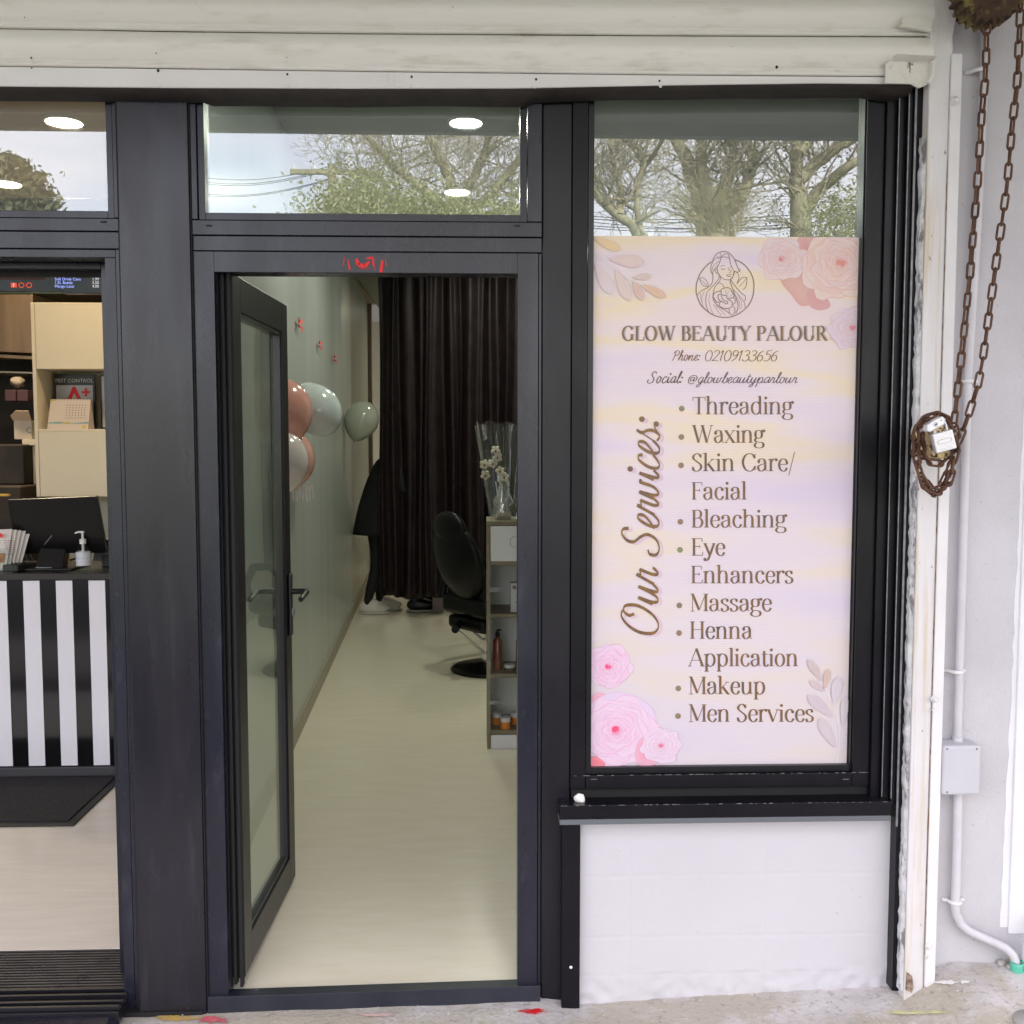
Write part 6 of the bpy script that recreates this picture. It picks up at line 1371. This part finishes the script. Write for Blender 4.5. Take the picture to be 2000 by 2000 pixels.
def frame_sign(x0, x1, nm, lab, full):
    t = thing('framed_notice', lab, 'framed notice', ((x0 + x1) / 2, YU + .2, fz0))
    P(MB().box(x0, x1, YU + .20, YU + .215, fz0, fz1), 'frame', m_blk, t, bevel=.002)
    P(MB().box(x0 + .012, x1 - .012, YU + .197, YU + .1995, fz0 + .012, fz1 - (.065 if full else .012)), 'sheet', mat('notice_sheet', (.42, .42, .45), .4), t)
    if full:
        w = x1 - x0
        sans('PEST CONTROL', 'lettering', (x0 + x1) / 2, YU + .1985, fz1 - .048, .031, mat('notice_white_ink', (.60, .58, .55), .5), t, align='CENTER')
        sans('A', 'red_letter', (x0 + x1) / 2 + .0, YU + .1955, fz1 - .235, .235, m_red, t, align='CENTER')
        P(MB().box(x1 - .075, x1 - .025, YU + .194, YU + .1955, fz1 - .112, fz1 - .10).box(x1 - .056, x1 - .044, YU + .1925, YU + .1938, fz1 - .131, fz1 - .081), 'red_plus', m_red, t)
frame_sign(fx0, fx1, 'a', 'black framed pest control notice with a big red letter in the niche', True)
frame_sign(fx1 + .03, fx1 + .25, 'b', 'second black framed sheet cut off by the sliding door frame', False)
cal = [K(x, y, YU + .05) for x, y in ((92, 779), (171, 780), (172, 839), (92, 839))]
t = thing('desk_calendar', 'white spiral bound desk calendar standing in front of the framed notice', 'calendar', tuple(cal[3]))
zc0 = zn0 + .0125; hC = cal[0].z - zc0
ca = [Vector((cal[0].x, YU + .10, zc0 + hC)), Vector((cal[1].x, YU + .10, zc0 + hC)), Vector((cal[2].x, YU + .05, zc0)), Vector((cal[3].x, YU + .05, zc0))]
cbk = [ca[0] + Vector((0, .004, 0)), ca[1] + Vector((0, .004, 0)), ca[2] + Vector((0, .10, 0)), ca[3] + Vector((0, .10, 0))]
P(MB().add(ca + cbk, [(0, 1, 2, 3), (7, 6, 5, 4), (0, 1, 5, 4), (1, 2, 6, 5), (2, 3, 7, 6), (3, 0, 4, 7)]), 'page', mat('calendar_page', (.62, .53, .47), .6), t)
def cp(u, v, o=.001): a = ca[3].lerp(ca[2], u); b_ = ca[0].lerp(ca[1], u); return a.lerp(b_, v) + Vector((0, -o, 0))
mb = MB()
for r_ in range(6):
    for c_ in range(7):
        u, v = .42 + c_ * .075, .78 - r_ * .085; mb.add([cp(u, v), cp(u + .022, v), cp(u + .022, v + .035), cp(u, v + .035)], [(0, 1, 2, 3)])
P(mb, 'date_print', mat('date_grey', (.20, .17, .16), .6), t)
mb = MB(); mb.add([cp(0, .18), cp(1, .18), cp(1, .24), cp(.6, .20), cp(.3, .25), cp(0, .22)], [(0, 1, 2, 3, 4, 5)]); P(mb, 'teal_band', mat('band_teal', (.20, .38, .38), .6), t)
mb = MB(); mb.add([cp(.85, .04, .0015), cp(.95, .04, .0015), cp(.95, .12, .0015), cp(.85, .12, .0015)], [(0, 1, 2, 3)]).add([cp(.3, .19, .002), cp(.55, .19, .002), cp(.5, .25, .002)], [(0, 1, 2)]).add([cp(.0, .93, .002), cp(.18, .97, .002), cp(.0, .99, .002)], [(0, 1, 2)]); P(mb, 'yellow_patch', mat('band_yellow', (.60, .48, .08), .6), t)
mb = MB()
for i in range(18): p = cp((i + .5) / 18, 1.0); mb.tube([p + Vector((0, -.004, -.006)), p + Vector((0, .0, .006)), p + Vector((0, .006, -.004))], .0012, 5)
P(mb, 'spiral_binding', m_drip, t)
# wall below the units
P(MB().box(-3.6, -1.16, YU + .33, YU + .36, 0, CEIL).box(-1.9, -1.16, YU + .325, YU + .33, 0, zu0), 'x', m_gap, bld) if False else None
o = P(MB().box(ux0 - .02, -1.16, YU + .33, YU + .36, 0, zu1 - .02), 'kitchen_partition', mat('partition_sage', (.42, .42, .35), .5), bld)
# menu screen
Yt = 1.2
tz0, tz1 = WZ(100, 573, Yt), WZ(100, 530, Yt)
ts = thing('menu_screen', 'black menu screen with red and blue lettering above the takeaway counter', 'screen', (-2.0, Yt, tz0))
m_scr = mat('screen_glass', (.010, .009, .010), .18, spec=.5)
tx0_, tx1_ = WX(-60, 550, Yt), -1.10
xm = WX(122, 550, Yt)
P(MB().box(tx0_, xm - .002, Yt, Yt + .04, tz0 + .006, tz1 + .28), 'left_panel', m_scr, ts, bevel=.002)
P(MB().box(xm, tx1_, Yt - .004, Yt + .04, tz0, tz1 + .28), 'right_panel', m_scr, ts, bevel=.002)
m_blu = mat('screen_text_blue', (.1, .2, .7), .5, emit=(.35, .42, 1), es=.5); m_wht = mat('screen_text_white', (.6, .6, .6), .5, emit=(.8, .8, .85), es=.3)
m_rdl = mat('screen_text_red', (.5, .05, .03), .5, emit=(.9, .12, .06), es=.25)
for txt, px, py in (('Soft Drink Cans', 108, 548), ('1.5L Bottle', 108, 555), ('Mango Lassi', 108, 562)): sans(txt, 'menu_text', WX(px, py, Yt), Yt - .006, WZ(px, py, Yt), .0155, m_blu, ts)
for txt, py in (('1.99', 548), ('3.50', 555), ('4.00', 562)): sans(txt, 'menu_price', WX(181, py, Yt), Yt - .006, WZ(181, py, Yt), .0155, m_wht, ts)
for px, sh_ in ((27, 'sq'), (42, 'c'), (57, 'c')):
    c = W(px, 557, Yt - .002)
    if sh_ == 'sq': P(MB().box(c.x - .011, c.x + .011, Yt - .003, Yt - .001, c.z - .009, c.z + .009), 'menu_icon', m_rdl, ts); sans('f', 'menu_icon_mark', c.x - .003, Yt - .0035, c.z - .007, .02, m_wht, ts)
    else: P(MB().tube([(c.x + .010 * math.cos(a), Yt - .002, c.z + .009 * math.sin(a)) for a in [k * math.pi / 8 for k in range(16)]], .0018, 5, closed=True), 'menu_icon', m_rdl, ts)
P(MB().box(WX(-20, 545, Yt), WX(88, 545, Yt), Yt - .002, Yt - .001, WZ(40, 546, Yt), WZ(40, 541, Yt)), 'menu_banner', mat('banner_dim', (.10, .02, .015), .5), ts)
P(MB().box(WX(-60, 571, Yt), WX(125, 571, Yt), Yt - .003, Yt - .001, WZ(40, 573.5, Yt), WZ(40, 571, Yt)), 'status_bar', mat('green_strip', (.10, .16, .05), .4), ts)
# kitchen hood, shelf, boxes
Yh = 4.2
m_steel = mat('dull_steel', (.10, .070, .045), .35, metal=.5, col2=(.16, .115, .08), nscale=2, nmap=(4, 1, .3)); m_dk = mat('dark_brown_kitchen', (.010, .007, .005), .6, col2=(.035, .024, .018), nscale=5)
hd_ = thing('extractor_hood', 'brown reflecting steel extractor hood above the takeaway kitchen', 'hood', (WX(0, 650, Yh), Yh, WZ(30, 680, Yh)))
hx1 = WX(66, 650, Yh)
P(MB().prism([(-4.6, WZ(30, 670, Yh)), (hx1, WZ(58, 690, Yh)), (hx1, WZ(58, 575, Yh)), (-4.6, WZ(30, 575, Yh))], Yh, Yh + .5), 'canopy_panel', m_steel, hd_, bevel=.003)
P(MB().box(-4.6, hx1, Yh - .01, Yh + .01, WZ(30, 690, Yh), WZ(30, 684, Yh), ry=R(3)), 'lip', m_steel, hd_)
o = MB().box(-4.6, WX(62, 700, Yh + .2), Yh + .6, Yh + .7, WZ(30, 990, Yh), WZ(30, 690, Yh)).build('kitchen_backdrop', m_dk); tag(o, 'dark greasy splashback under the hood', 'splashback')
sf = thing('kitchen_shelf', 'pale steel shelf in the dark kitchen', 'shelf', (WX(30, 720, Yh), Yh + .3, WZ(30, 722, Yh)))
P(MB().box(-4.6, WX(60, 720, Yh), Yh + .1, Yh + .5, WZ(30, 722, Yh), WZ(30, 719, Yh), ry=R(1.5)).box(WX(38, 768, Yh), WX(60, 768, Yh), Yh + .1, Yh + .3, WZ(30, 768, Yh), WZ(30, 764, Yh)), 'shelf_board', mat('shelf_steel', (.35, .30, .24), .3, metal=.6), sf)
for i, (x0, y0, x1, y1, m_, lab) in enumerate(((16, 762, 60, 784, mat('maroon_tin', (.05, .02, .03), .5), 'pair of dark maroon tins on the kitchen shelf'), (30, 735, 48, 752, mat('cloth_grey', (.28, .24, .20), .8), 'crumpled pale cloth on the upper kitchen shelf'), (26, 905, 46, 948, mat('amber_liquid', (.40, .16, .02), .15, coat=.5), 'amber oil bottle beside the dark fryer'))):
    a_, b_ = W(x0, y1, Yh + .05), W(x1, y0, Yh + .05)
    nm = ('storage_tin', 'folded_cloth', 'oil_bottle')[i]
    if i == 2: o = MB().lathe([(.022, 0), (.026, .01), (.026, .07), (.012, .11), (.010, .14)], (a_.x + .03, Yh + .05, a_.z), 18).build(nm, m_)
    elif i == 1: o = MB().ell((a_.x + .02, Yh + .05, a_.z + .02), .045, .05, .035, 14, 9, warp=lambda p: p * (1 + .5 * noise.noise(p * 40))).build(nm, m_)
    else: o = MB().box(a_.x, (a_.x + b_.x) / 2 - .004, Yh, Yh + .1, a_.z, b_.z).box((a_.x + b_.x) / 2 + .004, b_.x, Yh, Yh + .1, a_.z, b_.z).build(nm, m_, bevel=.005)
    tag(o, lab, ('tin', 'cloth', 'bottle')[i])
Yx = 3.6
tb = thing('prep_table', 'pale steel legged prep bench left of the cream cabinet', 'table', (WX(50, 860, Yx), Yx + .2, 0))
P(MB().box(WX(43, 865, Yx), WX(72, 865, Yx), Yx, Yx + .5, WZ(50, 870, Yx), WZ(50, 858, Yx)), 'table_top', m_unit, tb, bevel=.003)
for x0, x1 in ((46, 54), (61, 68)): P(MB().box(WX(x0, 900, Yx), WX(x1, 900, Yx), Yx + .02, Yx + .06, 0, WZ(50, 871, Yx)), 'leg', m_unit, tb, bevel=.003)
a_, b_ = W(39, 858, Yx + .1), W(72, 822, Yx + .1)
t = thing('takeaway_box', 'open white takeaway carton on the prep bench', 'carton', tuple(a_))
P(MB().box(a_.x, b_.x, Yx + .02, Yx + .22, WZ(50, 858, Yx) + .0, b_.z), 'carton', mat('white_carton', (.55, .49, .42), .6), t, bevel=.002)
P(MB().add([(a_.x - .005, Yx + .02, b_.z), (b_.x, Yx + .02, b_.z), (b_.x, Yx - .02, b_.z + .06), (a_.x + .03, Yx - .02, b_.z + .06), (a_.x - .01, Yx - .0, b_.z + .03)], [(0, 1, 2, 3, 4)]), 'open_lid', mat('carton_flap', (.55, .42, .32), .6), t, solid=.003)
sans('C', 'printed_mark', a_.x + .075, Yx + .018, a_.z + .04, .05, m_drip, t)
o = MB().box(-4.6, WX(40, 950, 3.3), 3.3, 3.9, 0, WZ(30, 950, 3.3)).box(-4.6, WX(45, 870, 3.5), 3.5, 4.0, WZ(30, 950, 3.3) + .001, WZ(30, 868, 3.5)).build('fryer_unit', m_dk, bevel=.01); tag(o, 'dark cooking range behind the till', 'range')
o = MB().box(-4.0, WX(17, 967, 2.9), 2.88, 2.92, WZ(8, 969, 2.9), WZ(8, 965, 2.9)).build('yellow_tray', mat('tray_yellow', (.60, .38, .03), .4)); tag(o, 'thin yellow tray edge left of the till screen', 'tray')
# ================================================================== THE STREET BEHIND THE CAMERA (seen mirrored in the glass)
def MR(px, py, T, Yg=.025):
    "world point at Y = -T whose mirror image in the shop glass falls on this pixel"
    v = W(px, py, T + 2 * Yg); return Vector((v.x, -T, v.z))
m_bark = mat('pale_bark', (.30, .28, .17), .9, col2=(.44, .41, .26), nscale=5, bump=.6, bscale=20); m_twig = mat('bare_twig', (.38, .34, .22), .9, col2=(.48, .43, .30), nscale=3)
m_leaf1 = mat('bush_leaf', (.42, .45, .20), .6, col2=(.58, .58, .32), nscale=1.5); m_leaf2 = mat('olive_leaf', (.17, .20, .08), .6, col2=(.26, .28, .13), nscale=2)
m_pine = mat('pine_needles', (.24, .25, .13), .7, col2=(.34, .33, .20), nscale=2)
def tubeq(mb, pts, rr, n=5): mb.tube(pts, rr, n, caps=False)
def grow(mb, p, d, L_, r, lev, rnd, up=.15, nchild=3, wig=.35, stop=4, rmin=.004, tips=None):
    k = 4; pts = [p.copy()]; rr = [r]; q = p.copy(); dd = d.normalized()
    for i in range(k):
        dd = (dd + Vector((rnd.uniform(-wig, wig), rnd.uniform(-wig, wig), rnd.uniform(-wig, wig) + up)) * .5).normalized()
        q = q + dd * (L_ / k); pts.append(q.copy()); rr.append(max(rmin, r * (1 - .55 * (i + 1) / k)))
    tubeq(mb, pts, rr, 6 if lev < 2 else 3)
    if tips is not None and lev >= stop - 1: tips.append((pts[-1], dd))
    if lev >= stop: return
    for c in range(nchild + (1 if lev > 0 else 0)):
        i = rnd.randint(1, k); a = rnd.uniform(0, 6.28); side = dd.orthogonal().normalized(); side = Matrix.Rotation(a, 3, dd) @ side
        grow(mb, pts[i], (dd * rnd.uniform(.35, .9) + side * rnd.uniform(.5, 1.0)), L_ * rnd.uniform(.52, .78), rr[i] * .6, lev + 1, rnd, up, nchild, wig, stop, rmin, tips)
def leaves(mb, cs, n, r, size, rnd, flat=1.0):
    for _ in range(n):
        c = rnd.choice(cs); v = Vector((rnd.gauss(0, 1), rnd.gauss(0, 1), rnd.gauss(0, flat))) * r
        p = c + v; a = Vector((rnd.uniform(-1, 1), rnd.uniform(-1, 1), rnd.uniform(-1, 1))).normalized(); b = a.orthogonal().normalized(); s_ = size * rnd.uniform(.5, 1.3)
        mb.add([p - a * s_, p + b * s_ * .45, p + a * s_, p - b * s_ * .45], [(0, 1, 2, 3)])
def bare_tree(name, label, T, limbs, seed, stop=4, nch=3, L0=1.2, green=0, foot=None, twr=.0042, up=.15):
    """limbs: lists of (px, py, radius) in mirrored pixels, the first one being the trunk"""
    rnd = random.Random(seed); fx = foot or limbs[0][0]
    base = MR(fx[0], fx[1], T); t = thing(name, label, 'tree', (base.x, -T, -.2))
    tr_ = MB(); cr = MB(); tips = []
    for li, lb in enumerate(limbs):
        pts = [MR(x, y, T + rnd.uniform(-.05, .05) * li) for x, y, r in lb]; rr = [r for _, _, r in lb]
        if li == 0: pts = [Vector((pts[0].x, -T, -.3))] + pts; rr = [rr[0] * 1.15] + rr
        else:
            for i in range(1, len(pts)): pts[i].y += rnd.uniform(-.6, .6) * i / len(pts)
        fine, fr = [], []
        for i in range(len(pts) - 1):
            for q in range(4): f = q / 4; fine.append(pts[i].lerp(pts[i + 1], f) + Vector((noise.noise(pts[i] + Vector((q, 0, 0))), 0, 0)) * .03); fr.append(rr[i] + (rr[i + 1] - rr[i]) * f)
        fine.append(pts[-1]); fr.append(rr[-1])
        tr_.tube(fine, [r * (1 + .12 * noise.noise(Vector((i * .9, li, seed)))) for i, r in enumerate(fr)], 12, caps=True)
        st_ = 3 if li else len(fine) // 2
        for i in range(st_, len(fine)):
            for _ in range(1 if rnd.random() < .8 else 2):
                d = Vector((rnd.uniform(-1, 1), rnd.uniform(-.8, .8), rnd.uniform(-.1, 1)))
                grow(cr, fine[i], d, L0 * rnd.uniform(.6, 1.1), min(.022, fr[i] * .35), 1, rnd, up, nch, .4, stop, twr, tips)
    P(tr_, 'trunk', m_bark, t, recalc=False); P(cr, 'twigs', m_twig, t, recalc=False)
    if green:
        lm = MB(); leaves(lm, [q[0] for q in tips], green, .16, .035, rnd); P(lm, 'foliage', m_leaf2, t, recalc=False)
    return t
# three street trees in the right hand pane
bare_tree('pollard_tree', 'stout pollarded street tree with upright limbs across the road', 13, [[(1400, 520, .33), (1398, 455, .30), (1392, 410, .25), (1385, 370, .17)], [(1375, 405, .16), (1362, 350, .13), (1335, 290, .10), (1312, 240, .08), (1300, 205, .06)], [(1380, 385, .12), (1370, 320, .09), (1368, 260, .07), (1372, 200, .05)],
    [(1405, 405, .12), (1420, 360, .09), (1428, 320, .07), (1435, 290, .05), (1425, 245, .03)], [(1415, 415, .13), (1455, 375, .10), (1470, 335, .085), (1478, 300, .09), (1462, 270, .06), (1440, 255, .04)]], 5, stop=3, nch=3, L0=.9, green=1500, twr=.0045)
bare_tree('pollard_tree', 'forked bare street tree on the right with long rising limbs', 13, [[(1565, 520, .19), (1566, 455, .17), (1560, 400, .14), (1556, 350, .12)], [(1556, 352, .11), (1552, 300, .08), (1545, 250, .06), (1535, 200, .05)], [(1560, 350, .12), (1600, 315, .09), (1640, 285, .08), (1690, 260, .06)], [(1560, 300, .10), (1590, 262, .07), (1625, 235, .05), (1650, 210, .04)], [(1566, 420, .12), (1600, 370, .09), (1650, 330, .07), (1700, 300, .05)], [(1556, 300, .08), (1565, 250, .06), (1562, 200, .05)]], 8, stop=3, nch=3, L0=.9, green=1500, twr=.0045)
bare_tree('leaning_tree', 'dark crooked tree branching low, left of the pollarded tree', 9, [[(1262, 500, .10), (1250, 462, .085), (1236, 438, .06), (1205, 420, .05), (1180, 395, .045)], [(1250, 455, .05), (1244, 400, .035), (1250, 350, .045), (1262, 320, .04), (1250, 285, .035), (1225, 262, .03)], [(1180, 395, .06), (1160, 370, .05), (1150, 340, .04), (1148, 300, .03)], [(1210, 420, .05), (1215, 370, .035), (1205, 330, .03), (1185, 295, .025), (1200, 262, .02)], [(1262, 322, .03), (1285, 290, .025), (1300, 262, .02)]], 13, stop=3, nch=3, L0=.6, twr=.0035)
# a leafy shoot mass low on the right tree, long shoots on the pollard head
rnd = random.Random(5)
t = thing('leafy_shrub', 'green leafy shrub growing beside the forked bare tree', 'shrub', tuple(MR(1650, 560, 12.2)))
cs = [MR(x, y, 12.2 + rnd.uniform(-.3, .3)) for x, y in [(1610, 450), (1640, 430), (1660, 400), (1675, 420), (1620, 410), (1650, 455), (1690, 390), (1600, 430), (1630, 470), (1680, 450)]]
mb = MB(); leaves(mb, cs, 3000, .17, .030, rnd); P(mb, 'foliage', m_leaf1, t, recalc=False)
mb = MB().tube([Vector((cs[0].x, cs[0].y, -.2)), cs[0], cs[2]], [.05, .02, .01], 6); P(mb, 'stem', m_bark, t)
mb = MB()
for k in range(420):
    a = MR(1398 + rnd.uniform(-45, 45), 425 + rnd.uniform(-30, 40), 12.7); d = Vector((rnd.gauss(0, .30) + (a.x - MR(1398, 430, 12.7).x) * .9, rnd.uniform(-.2, .25), rnd.uniform(.1, .55)))
    mb.tube([a, a + d * .5 + Vector((0, 0, .04)), a + d], [.005, .004, .0025], 3, caps=False)
tag(mb.build('pollard_shoots', mat('young_shoots', (.50, .47, .26), .8, col2=(.60, .55, .34), nscale=3), recalc=False), 'fine pale shoots bristling from the head of the stout pollarded tree', 'shoots', kind='stuff')
# broad twiggy crown and green bush in the middle pane
bare_tree('bare_street_tree', 'wide bare tree with a dense tangle of fine twigs beyond the road', 21, [[(880, 560, .30), (885, 470, .28), (890, 400, .24)], [(885, 430, .16), (830, 370, .12), (770, 320, .09), (720, 275, .06)], [(890, 420, .16), (880, 350, .12), (850, 290, .10), (830, 240, .07)], [(890, 410, .14), (930, 340, .10), (950, 280, .08), (960, 230, .06)], [(895, 430, .14), (960, 380, .10), (1010, 320, .08), (1050, 260, .06)], [(885, 440, .12), (800, 410, .09), (740, 370, .07), (680, 340, .05)], [(890, 430, .1), (1000, 410, .07), (1060, 380, .05)]], 19, stop=4, nch=3, L0=1.35, twr=.0062, up=.08)
rnd = random.Random(77)
t = thing('green_bush', 'rounded green bush in front of the wide bare tree', 'bush', tuple(MR(720, 560, 19.5)))
cs = [MR(x, y, 19.5 + rnd.uniform(-1, 1)) for x, y in [(650, 430), (680, 400), (700, 385), (735, 395), (760, 410), (800, 420), (840, 425), (690, 440), (740, 440), (800, 450), (880, 432), (930, 438), (980, 432), (1020, 428), (850, 455), (950, 460), (660, 470), (900, 480), (720, 480), (620, 440)]]
mb = MB(); leaves(mb, cs, 16000, .36, .055, rnd); P(mb, 'foliage', m_leaf1, t, recalc=False)
mb = MB()
for c in cs[:1]: mb.tube([Vector((c.x * .98, c.y, -.2)), c], [.06, .02], 6, caps=False)
P(mb, 'stem', m_bark, t)
# pine in the left pane
t = thing('pine_tree', 'layered pine tree beyond the road at the far left', 'tree', tuple(MR(10, 560, 24)))
mb = MB(); tk_ = MB(); b0 = MR(0, 600, 24); b1 = MR(5, 300, 24); tk_.tube([Vector((b0.x, -24, -.3)), b1], [.28, .05], 10); P(tk_, 'trunk', m_bark, t)
for (x, y, w) in ((5, 318, .5), (20, 340, .8), (40, 352, .5), (55, 358, .35), (0, 372, 1.0), (45, 385, .7), (70, 392, .5), (80, 402, .35), (10, 400, 1.1), (50, 412, .7), (-30, 380, 1.2), (-40, 340, .9), (0, 440, 1.4), (60, 440, .8)):
    leaves(mb, [MR(x, y, 24)], 900, w * .42, .11, rnd, .45)
P(mb, 'foliage', m_pine, t, recalc=False)
# hedge and small trees on the skyline
for i, (x0, x1, h, T, lab) in enumerate(((-22, -9, 1.6, 27, 'low clipped hedge across the road on the left'), (-8, 2, 1.3, 30, 'low hedge across the road opposite the doorway'), (3, 22, 2.0, 28, 'taller hedge across the road on the right'))):
    mb = MB(); cs = [Vector((x0 + (x1 - x0) * k / 30, -T, h * rnd.uniform(.2, .8))) for k in range(31)]; leaves(mb, cs, 5000, .38, .14, rnd)
    mb.box(x0, x1, -T - .3, -T + .3, -.3, h * .7); o = mb.build('hedge', m_leaf1, recalc=False); tag(o, lab, 'hedge')
o = MB().box(-20, -3, -46, -38, -.3, 3.0).prism([(-20.5, 3.0), (-2.5, 3.0), (-6, 4.6), (-17, 4.6)], -46.5, -37.5).build('low_house', m_wall_out); tag(o, 'low pale house far across the road', 'house')
# power pole and lines
T = 25
pb, pt = MR(657, 470, T), MR(648, 322, T)
t = thing('power_pole', 'weathered timber power pole with a cross arm beyond the road', 'pole', (pb.x, -T, -.2))
P(MB().tube([Vector((pb.x, -T, -.3)), pt], [.16, .11], 10), 'pole', m_bark, t)
P(MB().box(pt.x - 1.1, pt.x + 1.1, -T - .06, -T + .06, pt.z - .25, pt.z - .13), 'cross_arm', m_bark, t)
mb = MB()
for dx_ in (-1, -.45, .45, 1): mb.lathe([(.04, 0), (.05, .05), (.02, .12)], (pt.x + dx_, -T, pt.z - .13), 8)
P(mb, 'insulator', m_paintchip, t)
wire = thing('overhead_wires', 'thin overhead power lines running past the timber pole', 'wires', (pt.x, -T, pt.z))
for k, (za_, zb_2) in enumerate(((338, 330), (342, 333), (362, 350), (366, 352), (328, 326))):
    mb = MB(); a, b = MR(300, za_, T + .3 * k), MR(650, zb_2 - 2, T + .1 * k); c = MR(1900, 380 + k * 9, T - 6)
    mb.tube([a.lerp(b, i / 16) + Vector((0, 0, -.35 * math.sin(math.pi * i / 16))) for i in range(17)] + [b.lerp(c, i / 20) + Vector((0, 0, -.9 * math.sin(math.pi * i / 20))) for i in range(1, 21)], .009, 4)
    P(mb, 'wire', m_gap, wire)
wire2 = thing('overhead_wires', 'slack service wires crossing low over the road behind the street trees', 'wires', (0, -16, 5))
for k in range(3):
    mb = MB(); a, b = MR(1050, 378 + k * 6, 16), MR(1750, 386 + k * 5, 16); mb.tube([a.lerp(b, i / 12) for i in range(13)], .004, 4); P(mb, 'wire', m_gap, wire2)
